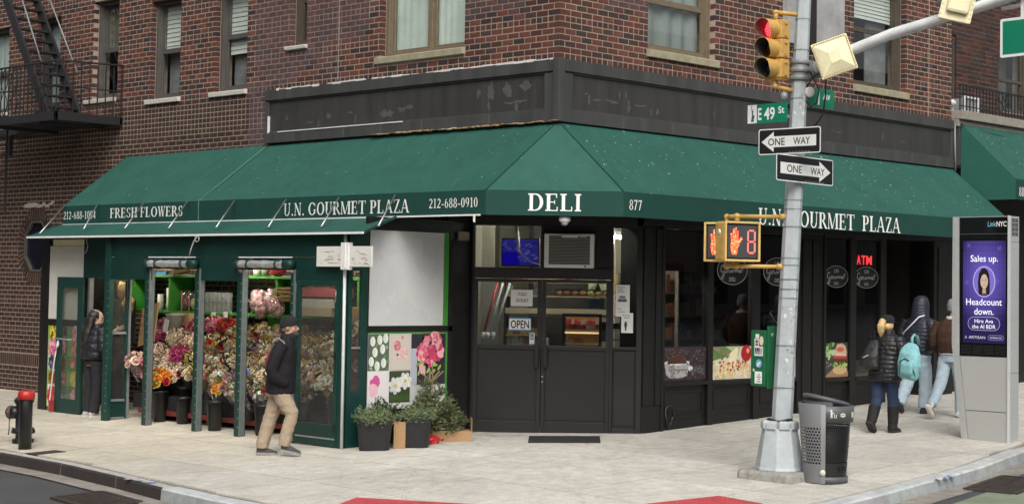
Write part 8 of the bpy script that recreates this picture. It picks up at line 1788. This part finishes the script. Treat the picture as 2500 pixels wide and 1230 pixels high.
m = MB(); m.tube([(-.12, -.25, 1.26), (-.115, -.235, 1.35), (-.05, -.21, 1.39), (.03, -.2, 1.36), (.10, -.2, 1.25)], .024, 8, flat=.5); m.build('strap', tq, bg, world=False)
bg = thing('shoulder_bag', 'black bag hanging behind the blonde woman\'s left shoulder', 'bag', worldloc(pb), radians(4)); m = MB(); torso(m, [(.86, -.2, .12, .03, .13), (.9, -.23, .13, .07, .15), (1.04, -.22, .12, .075, .13), (1.18, -.17, .10, .04, .09), (1.26, -.13, .10, .02, .05)]); garment('bag', bg, m, M('black_nylon', (.02, .02, .021), rough=.55, ns=12, na=.2), .011, 2, wr(9, .01)); m = MB(); m.tube([(-.13, .10, 1.25), (-.08, .12, 1.36), (.02, .14, 1.38), (.10, .15, 1.3)], .018, 7, flat=.5); m.build('strap', blk, bg, world=False); m = MB(); m.bar((-.30, .18, 1.02), (-.295, .10, 1.06), .012); m.build('clip', offwhite, bg, world=False)
# --- person in a navy hooded padded jacket
ph = person('person in a navy hooded padded jacket and pale jeans walking away', 6.82, -1.16, radians(-2)); navy = M('navy_puffer', (.020, .023, .036), rough=.5, ns=14, na=.25, spec=.4); pale = M('pale_denim', (.37, .46, .53), rough=.9, ns=10, na=.16, bump=.2, bs=120)
hc = Vector((.09, 0, 1.60)); H = 1.75
LL = [(.0, .1, .88), (-.10, .1, .50), (-.22, .1, .30), (-.33, .1, .14)]; RL = [(.0, -.1, .88), (.06, -.1, .5), (.05, -.1, .28), (.03, -.1, .08)]
walker_body(ph, H, hc, (1, 0, 0), [([(.03, .18, 1.38), (.02, .26, 1.14), (.15, .24, 1.0), (.3, .2, 1.05)], (1, -.2, .1), (0, 0, 1)), ([(.03, -.18, 1.38), (-.02, -.27, 1.14), (.1, -.29, 1.03), (.24, -.27, 1.05)], (1, 0, -.3), (0, .6, .5))], [LL, RL], skin2)
m = MB(); torso(m, [(.90, 0, 0, .15, .205), (.93, 0, 0, .165, .225), (1.1, .0, 0, .16, .215), (1.28, .02, 0, .16, .235), (1.40, .04, 0, .135, .21), (1.46, .06, 0, .10, .14)])
for s_ in (-1, 1): limb(m, [(.03, s_*.20, 1.39), (.0, s_*.265, 1.2), (.01, s_*.285, 1.10), (.13, s_*.28, 1.03), (.225, s_*.27, 1.05)], [.092, .09, .082, .07, .055])
garment('jacket', ph, m, navy, .011, 2, puffer(.010, .058))
m = MB(); torso(m, [(1.40, .03, 0, .12, .16), (1.47, .045, 0, .13, .145), (1.56, .06, 0, .135, .13), (1.66, .075, 0, .13, .125), (1.74, .08, 0, .10, .10), (1.775, .09, 0, .04, .05)], p=2.1); garment('hood', ph, m, navy, .011, 2, puffer(.006, .045))
m = MB()
for q, r in ((LL, (.115, .10, .095, .085)), (RL, (.115, .102, .098, .095))): limb(m, q, r)
torso(m, [(.82, 0, 0, .13, .17), (.95, 0, 0, .13, .17)]); garment('jeans', ph, m, pale, .011, 2, folds(.011))
dsh = M('dark_shoe', (.022, .02, .028), rough=.7); sole_shoe('shoe', ph, (-.05, -.1, .004), (.24, -.11, .004), (0, 0, 1), dsh, M('dark_sole', (.03, .03, .03)), .05, .075); sole_shoe('shoe', ph, (-.44, .1, .18), (-.26, .1, .01), (-.5, 0, .8), dsh, MATS['dark_sole'], .05, .075)
bg = thing('shoulder_bag', 'small bag with a white strap worn by the person in the navy hood', 'bag', worldloc(ph), radians(-2)); m = MB(); m.tube([(-.02, .21, 1.14), (-.145, .17, 1.20), (-.155, .02, 1.33), (-.12, -.09, 1.45), (-.02, -.12, 1.478), (.09, -.1, 1.44)], .013, 6, flat=.6); m.build('strap', white, bg, world=False); m = MB(); torso(m, [(.98, .0, .28, .06, .03), (1.0, .0, .28, .08, .04), (1.14, .0, .28, .08, .04), (1.16, .0, .28, .05, .02)]); m.build('bag', blk, bg, world=False)
# --- person in a brown jacket partly behind the kiosk
pj = person('person in a brown jacket and pale jeans partly hidden by the kiosk', 6.66, -1.82, radians(2)); H = 1.76; hc = Vector((.08, 0, 1.62)); brown = M('brown_suede', (.062, .034, .024), rough=.85, ns=9, na=.2, bump=.15, bs=90, spec=.15)
LL = [(.0, .1, .88), (-.12, .1, .52), (-.26, .1, .34), (-.40, .1, .20)]; RL = [(.0, -.1, .88), (.08, -.1, .5), (.09, -.1, .28), (.085, -.1, .07)]
walker_body(pj, H, hc, (1, -.1, 0), [([(.03, .18, 1.38), (-.03, .27, 1.14), (.05, .28, 1.0), (.2, .24, .98)], (1, -.2, -.1), (0, 0, 1)), ([(.03, -.18, 1.38), (.0, -.27, 1.14), (.1, -.28, 1.0), (.24, -.25, 1.0)], (1, 0, -.1), (0, .6, .5))], [LL, RL], skin2)
m = MB(); torso(m, [(.945, 0, 0, .14, .19), (.965, 0, 0, .155, .205), (1.0, 0, 0, .15, .20), (1.1, .0, 0, .165, .215), (1.28, .02, 0, .16, .235), (1.40, .04, 0, .13, .20), (1.46, .06, 0, .10, .12)])
for s_ in (-1, 1): limb(m, [(.03, s_*.20, 1.39), (-.01, s_*.275, 1.2), (.0, s_*.29, 1.08), (.1, s_*.285, 1.0), (.2, s_*.25, .98)], [.092, .088, .08, .072, .06])
garment('jacket', pj, m, brown, .011, 2, folds(.009, 14)); m = MB(); m.loft([[Vector((.05+r*cos(t), r*1.05*sin(t), z)) for t in [2*pi*i/16 for i in range(16)]] for r, z in ((.075, 1.44), (.105, 1.445), (.10, 1.49), (.075, 1.495))]); garment('collar', pj, m, M('fleece', (.6, .58, .52), rough=.95, ns=20, bump=.5, bs=60), .009, 2)
m = MB(); m.loft([[hc+V3(-.01+rx*cos(t), ry*sin(t), z) for t in [2*pi*i/18 for i in range(18)]] for rx, ry, z in ((.10, .086, -.05), (.113, .094, -.045), (.115, .096, .05), (.09, .078, .115), (.03, .03, .14))]); garment('beanie', pj, m, M('grey_knit', (.22, .22, .23), rough=.95, bump=.5, bs=110), .009, 2)
m = MB()
for q, r in ((LL, (.105, .088, .08, .07)), (RL, (.105, .09, .082, .078))): limb(m, q, r)
torso(m, [(.82, 0, 0, .13, .17), (.95, 0, 0, .13, .165)]); garment('jeans', pj, m, pale, .011, 2, folds(.009)); m = MB(); torso(m, [(.925, 0, 0, .14, .185), (.95, 0, 0, .14, .185)]); m.build('shirt_hem', M('check_shirt', (.5, .5, .48), ns=60, na=.6), pj, world=False)
wsh = M('white_shoe', (.62, .6, .58), rough=.7); sole_shoe('shoe', pj, (-.50, .1, .235), (-.34, .1, .015), (-.7, 0, .55), wsh, M('tan_sole', (.26, .19, .14), rough=.9), .05, .075, (-.40, .1, .22)); sole_shoe('shoe', pj, (.0, -.1, .004), (.28, -.11, .004), (0, 0, 1), wsh, MATS['tan_sole'], .05, .075, (.085, -.1, .1))
# --- woman at the stall doorway, seen from behind
pw_ = person('woman in a short black padded jacket with long dark hair at the stall doorway', -1.77, 8.03, radians(2)); H = 1.63; hc = Vector((.05, 0, 1.51)); Fw = (.75, -.66, 0)
LL = [(.0, .085, .84), (.0, .085, .46), (-.01, .085, .28), (-.02, .085, .08)]; RL = [(.0, -.085, .84), (.01, -.09, .46), (-.01, -.09, .28), (-.03, -.09, .08)]
walker_body(pw_, H, hc, Fw, [([(.02, .17, 1.30), (.14, .22, 1.12), (.28, .16, 1.2), (.42, .04, 1.32)], (.7, -.5, .4), (0, 0, 1)), ([(.02, -.17, 1.30), (-.02, -.23, 1.10), (.02, -.2, 1.04), (.05, -.14, 1.0)], (.4, .3, -.4), (0, .6, .1))], [LL, RL], skin2)
eyes(pw_, hc, Fw)
m = MB(); torso(m, [(.88, 0, 0, .15, .195), (.91, 0, 0, .175, .22), (1.06, .0, 0, .175, .23), (1.2, .015, 0, .17, .24), (1.31, .03, 0, .135, .205), (1.37, .04, 0, .095, .12), (1.42, .045, 0, .075, .085)])
limb(m, [(.03, -.185, 1.31), (.0, -.255, 1.15), (-.01, -.27, 1.05), (.08, -.25, .95)], [.092, .092, .085, .065]); limb(m, [(.03, .185, 1.31), (.12, .24, 1.16), (.26, .18, 1.18), (.37, .08, 1.28)], [.092, .09, .08, .062])
garment('jacket', pw_, m, M('black_padded', (.014, .014, .018), rough=.5, ns=14, na=.3, spec=.4), .011, 2, puffer(.016, .125))
m = MB()
for q in (LL, RL): limb(m, [(a, b*1.12, c) for a, b, c in q], [.088, .076, .074, .078])
torso(m, [(.80, 0, 0, .115, .16), (.95, 0, 0, .115, .155)]); garment('trousers', pw_, m, M('black_trousers', (.013, .013, .017), rough=.9, ns=14, na=.2), .011, 2, folds(.008))
hair = M('dark_hair', (.018, .013, .011), rough=.45, ns=30, na=.35, stretch=(3, 3, .6), bump=.3, bs=60)
m = MB(); m.ball(hc+V3(-.03, .025, .035), (.108, .102, .098), 14, 9); torso(m, [(1.10, -.16, .03, .02, .05), (1.16, -.16, .03, .035, .09), (1.30, -.13, .03, .045, .11), (1.42, -.08, .03, .06, .10), (1.52, -.05, .03, .08, .10)]); garment('hair', pw_, m, hair, .009, 1, lambda p, n: .009*noise.noise(Vector((p.x*28, p.y*28, p.z*5))))
snk = M('cream_shoe', (.42, .39, .36), rough=.8, ns=12, na=.15); 
for s_, x_ in ((1, -.10), (-1, -.11)): sole_shoe('shoe', pw_, (x_, s_*.088, .004), (x_+.25, s_*.09, .004), (0, 0, 1), snk, offwhite, .045, .07, (x_+.08, s_*.088, .1))
bq = thing('bouquet', 'wrapped bunch of white and green flowers held by the woman at the stall doorway', 'bouquet', worldloc(pw_)+Vector((.10, .26, .88))); q = MB(); q.loft([[Vector((r*cos(t), r*sin(t), z)) for t in [i*pi/5 for i in range(10)]] for r, z in ((.02, -.12), (.05, 0), (.08, .1))], caps=False, col=(.6, .6, .55)); q.build('wrapper', wrapM, bq, world=False)
for i in range(9): a = i*2.4; o = link('blossom', random.choice(FL['rose_white']+FL['daisy_white']), bq, loc=(.055*cos(a)*math.sqrt(i/9), .055*sin(a)*math.sqrt(i/9), .1)); o.scale = [.035]*3
link('foliage', LV[0], bq, loc=(0, 0, .0)).scale = [.5]*3
# ---------------------------------------------------------------- fire escape on the side street
random.seed(71)
fe = thing('fire_escape', 'black iron fire escape with a railed platform and steep stair on the side wall', 'fire escape', (-.6, 11.5, 4.65))
PXe = -1.29; Y0, Y1 = 10.19, 16.2
m = MB(); m.box(PXe, PXe+.05, Y0, Y1, 4.645, 4.79); m.box(PXe, .0, Y0, Y0+.05, 4.645, 4.79); m.box(-.06, -.01, Y0, Y1, 4.66, 4.78); m.build('platform_frame', ironM, fe, bevel=.005)
y = Y0+.09; slat = None
while y < Y1:
    if y < 13.6:
        if slat is None: q = MB(); q.box(PXe+.05, -.06, -.022, .022, 0, .03); slat = q.mesh('slat', ironM); 
        link('slat', slat, fe, loc=Vector((0, y, 4.735))-worldloc(fe))
    y += .085
m = MB()
for yy in (10.75, 12.3, 13.9): m = MB(); m.bar((PXe+.05, yy, 4.64), (-.01, yy, 4.64), .05, .06); m.build('bracket', ironM, fe)
for z, r in ((5.635, .018), (5.22, .012)):
    m = MB(); m.tube([(-.01, Y0+.02, z+.04 if z > 5.5 else z), (PXe+.02, Y0+.02, z), (PXe+.02, Y1, z)], r, 7, smooth=False); m.build('rail', ironM, fe)
q = MB(); q.bar((0, 0, 4.79), (0, 0, 5.63), .016); bal = q.mesh('baluster', ironM)
for i in range(9): link('baluster', bal, fe, loc=Vector((PXe+.02+.155*i, Y0+.02, 0))-worldloc(fe))
y = Y0+.17
while y < 13.6: link('baluster', bal, fe, loc=Vector((PXe+.02, y, 0))-worldloc(fe)); y += .13
m = MB()
for yy in (11.6, 11.95): 
    for s_ in (-1, 1): m.tube([(PXe+.02, yy+s_*.12*sin(t), 4.82+.78*t/(2*pi)) for t in [i*pi/8 for i in range(17)]], .009, 5)
m.build('scroll_work', ironM, fe)
m = MB(); m.bar((-.92, 12.75, 7.14), (-.92, 11.10, 4.80), .05, .17); m.bar((-.30, 12.75, 7.14), (-.30, 11.10, 4.80), .05, .17); m.build('stringer', ironM, fe)
for i in range(11):
    t = (i+.5)/11.; y = 11.12+1.6*t; z = 4.86+2.25*t; m = MB(); m.box(-.9, -.32, y-.085, y+.085, z-.015, z+.015); m.build('tread', ironM, fe)
m = MB(); m.tube([(-.92, 12.25, 7.2), (-.92, 11.35, 5.75)], .014, 6, col=(.2, .2, .2)); m.tube([(-.30, 12.35, 7.2), (-.30, 11.2, 5.6)], .014, 6); m.build('hand_rail', galv, fe)
m = MB()
for yy in (12.99, 13.4): m.bar((-.62, yy, 4.75), (-.62, yy, 3.15), .045, .02)
for i in range(5): m.tube([(-.62, 12.99, 3.3+.31*i), (-.62, 13.4, 3.3+.31*i)], .014, 6)
m.build('drop_ladder', ironM, fe)
m = MB(); m.bar((-.62, 12.85, 4.55), (-.62, 12.85, 4.2), .07, .05); m.bar((-.62, 12.4, 4.4), (-.62, 13.5, 4.4), .03); m.build('ladder_guide', ironM, fe)
# ---------------------------------------------------------------- neighbouring building on the avenue
random.seed(73)
nb = thing('brick_building', 'neighbouring brick building with a railed ledge above a second green awning', 'building', (9.85, 0, .3)); NX0, NX1, NY = 9.5, 16.0, .62
NH = [(10.02, 11.02, 5.2, 6.62), (12.5, 13.6, 5.4, 6.7)]
BR2 = MB(); 
for k in range(-2, 30):
    z0, z1 = zc(k)+.02+.006, zc(k+1)+.02-.006; iv = [(NX0, NX1)]
    for a, b, c, d in NH:
        a, b = a+.02, b-.02
        if c < z1-.03 and d > z0+.03: iv = sub(iv, a, b)
    Hh = (k-1) % 6 == 0; pitch = .1047 if Hh else .2094; ph = 0 if k % 2 or Hh else pitch/2
    for a, b in iv:
        i = math.floor((a-ph)/pitch)
        while ph+i*pitch < b:
            x0, x1 = max(a, ph+i*pitch+.0055), min(b, ph+(i+1)*pitch-.0055)
            if x1-x0 > .025: BR2.box(x0, x1, NY-rnd(0, .002), NY+.09, z0, z1, col=jit(random.choice(DARKS if random.random() < .55 else DULL+REDS[:2]), .15))
            i += 1
tag(BR2.build('brick', brickM, nb), kind='stuff')
wn = MB(); us = [NX0, 10.02, 11.02, 12.5, 13.6, NX1]
for i, (a, b) in enumerate(zip(us, us[1:])):
    for c, d in ((4.9, 5.2), (5.2, 5.4), (5.4, 6.62), (6.62, 6.7), (6.7, 7.8)):
        if any(h[0] <= a and b <= h[1] and h[2] <= c and d <= h[3] for h in NH): continue
        wn.box(a, b, NY+.007, NY+.3, c, d, col=(.40, .33, .28))
wn.build('wall', mortarM, nb)
up = MB(); up.box(9.82, 24, .65, 12, 7.81, 16, col=(.09, .04, .03)); up.box(NX1, 24, .65, 12, -.2, 7.81, col=(.09, .04, .03)); up.build('upper_wall', brickM, nb)
def nwin(a, b, c, d, meet, label):
    f = MB(); y0 = NY+.03
    f.box(a, a+.07, y0, y0+.1, c, d); f.box(b-.07, b, y0, y0+.1, c, d); f.box(a+.07, b-.07, y0, y0+.1, d-.08, d); f.box(a+.07, b-.07, y0, y0+.1, c, c+.08); f.box(a+.07, b-.07, y0+.03, y0+.09, meet-.03, meet+.03)
    f.box(a+.07, a+.11, y0+.04, y0+.1, c+.08, d-.08); f.box(b-.11, b-.07, y0+.04, y0+.1, c+.08, d-.08)
    w_ = f.build('window', brownmetal, nb, bevel=.004); g = MB(); g.box(a+.07, b-.07, y0+.06, y0+.064, c+.08, d-.08); g.build('pane', winglass, w_)
    g = MB(); g.poly([(a, y0+.4, c), (b, y0+.4, c), (b, y0+.4, d), (a, y0+.4, d)]); g.build('curtain', M('dim_curtain', (.14, .13, .12), rough=.9, ns=2.5, na=.35), w_)
nwin(10.02, 11.02, 5.2, 6.62, 5.6, ''); nwin(12.5, 13.6, 5.4, 6.7, 6.0, '')
led = MB(); led.box(9.8, NX1, -.20, NY+.3, 4.98, 5.13); led.box(9.8, NX1, -.12, NY, 4.86, 4.978); led.build('ledge', M('ledge_stone', (.26, .235, .20), rough=.9, ns=9, na=.25, bump=.2), nb, bevel=.01)
lw = MB(); lw.box(9.96, NX1, .25, .4, -.2, 4.86); lw.build('shopfront', charcoal, nb)
g = MB(); g.box(9.84, NX1, -.125, .25, 4.2, 4.86); g.build('fascia_panel', fasciaM, nb)
rl = thing('balcony_railing', 'black iron railing with scrolls along the neighbouring ledge', 'railing', (11, -.1, 5.13)); m = MB(); m.bar((9.86, -.1, 5.57), (NX1, -.1, 5.57), .03, .02); m.bar((9.86, -.1, 5.22), (NX1, -.1, 5.22), .02, .015); m.build('rail', ironM, rl)
q = MB(); q.bar((0, 0, 5.13), (0, 0, 5.57), .016); bal2 = q.mesh('baluster', ironM); x = 9.88
while x < 13: link('baluster', bal2, rl, loc=Vector((x, -.1, 0))-worldloc(rl)); x += .112
m = MB()
for xx in (11.25, 11.45):
    for s_ in (-1, 1): m.tube([(xx+s_*.09*sin(t), -.11, 5.23+.33*t/(2*pi)) for t in [i*pi/8 for i in range(17)]], .008, 5)
m.build('scroll_work', ironM, rl)
a2 = thing('air_conditioner', 'white framed air conditioner on the ledge behind the railing', 'air conditioner', (10.7, .35, 5.13)); m = MB(); m.box(10.5, 10.95, .18, .6, 5.16, 5.42); m.build('case', M('ac_grey', (.28, .29, .30), ns=6), a2, bevel=.01); m = MB()
for q in ((10.47, 10.50, 5.13, 5.46), (10.95, 10.98, 5.13, 5.46)): m.box(q[0], q[1], .15, .19, q[2], q[3])
m.box(10.5, 10.95, .15, .19, 5.425, 5.46); m.build('frame', white, a2)
m = MB(); m.box(10.05, 10.38, .3, .6, 5.13, 5.3); m.ball((10.25, .3, 5.32), (.14, .1, .07), 9, 5); tag(m.build('wrapped_bundle', white), 'white wrapped bundle on the ledge left of the air conditioner', 'bundle')
an_ = thing('awning', 'second green canvas awning starting above the kiosk at the right edge', 'awning', (10, -.6, 3.6)); x0 = 9.87; yo = -1.14
m = MB(); cloth(m, (x0, yo, 3.94), (NX1, yo, 3.94), (NX1, -.13, 4.90), (x0, -.13, 4.90), 20, 6, .02, seed=3); m.build('canopy', canvas_r, an_)
m = MB(); m.poly([(x0, -.13, 4.90), (x0, -.13, 4.16), (x0, yo, 3.60), (x0, yo, 3.94)]); m.poly([(x0, -.13, 4.16), (x0, -.13, 3.6), (x0, yo, 3.60)]); m.build('end_panel', M('green_end_panel', (.016, .105, .078), rough=.7, ns=3, na=.1), an_)
m = MB(); m.poly([(x0, yo-.002, 3.60), (NX1, yo-.002, 3.60), (NX1, yo-.002, 3.94), (x0, yo-.002, 3.94)]); m.build('valance', valM, an_)
m = MB(); write(m, serif('88'), (9.98, yo-.006, 3.66), (1, 0, 0), DZ, height=.15); m.build('lettering', letM, an_)
m = MB(); m.tube([(9.84, -.15, 4.9), (10.6, -.16, 4.72), (11.6, -.2, 4.58), (13, -.2, 4.5)], .012, 6); m.tube([(9.84, -.15, 4.86), (10.9, -.25, 4.78), (13, -.2, 4.7)], .010, 6); tag(m.build('cable', blackpl), 'black cables slung across the second awning', 'cable')
m = MB(); m.tube([(9.80, -.05, 4.9), (9.81, -.06, 4.1)], .016, 8); m.tube([(9.80, -.05, 4.9), (9.84, .0, 4.98)], .016, 8); tag(m.build('conduit', M('grey_conduit', (.25, .25, .25), rough=.5)), 'thin grey conduit at the end of the charcoal fascia', 'conduit')
# ---------------------------------------------------------------- blocks across the streets (seen only as reflections)
ab = thing('brick_building', 'plain brick building adjoining the far end of the side street wall', 'building', (0, 16.3, 0)); m = MB(); m.box(.02, 9, 16.21, 48, -.4, 17, col=(.07, .04, .03)); m.build('wall', brickM, ab)
def block(label, x0, x1, y0, y1, H, col, face):
    t = thing('city_block', label, 'building', ((x0+x1)/2, (y0+y1)/2, -1)); m = MB(); m.box(x0, x1, y0, y1, -3, H, col=col); m.build('wall', M('block_wall', vcol=True, rough=.9, ns=1.5, na=.2), t); w_ = MB()
    for zz in range(int(H/3.2)):
        z = .8+3.2*zz
        if face == 'y':
            x = x0+1
            while x < x1-2: w_.box(x, x+1.3, y1, y1+.02, z+.6, z+2.3); x += 3.1
        else:
            y = y0+1
            while y < y1-2: w_.box(x1, x1+.02, y, y+1.3, z+.6, z+2.3); y += 3.1
    tag(w_.build('windows', M('far_glass', (.03, .035, .04), rough=.1), t), kind='stuff')
block('brick block across the side street behind the viewer', -40, -19.5, 1, 60, 15, (.13, .08, .065), 'x')
block('brown block across the junction behind the viewer', -70, -24, -60, -30, 16, (.12, .09, .075), 'y')
block('grey stone block across the avenue behind the viewer', 2, 60, -50, -31, 13, (.17, .16, .15), 'y')
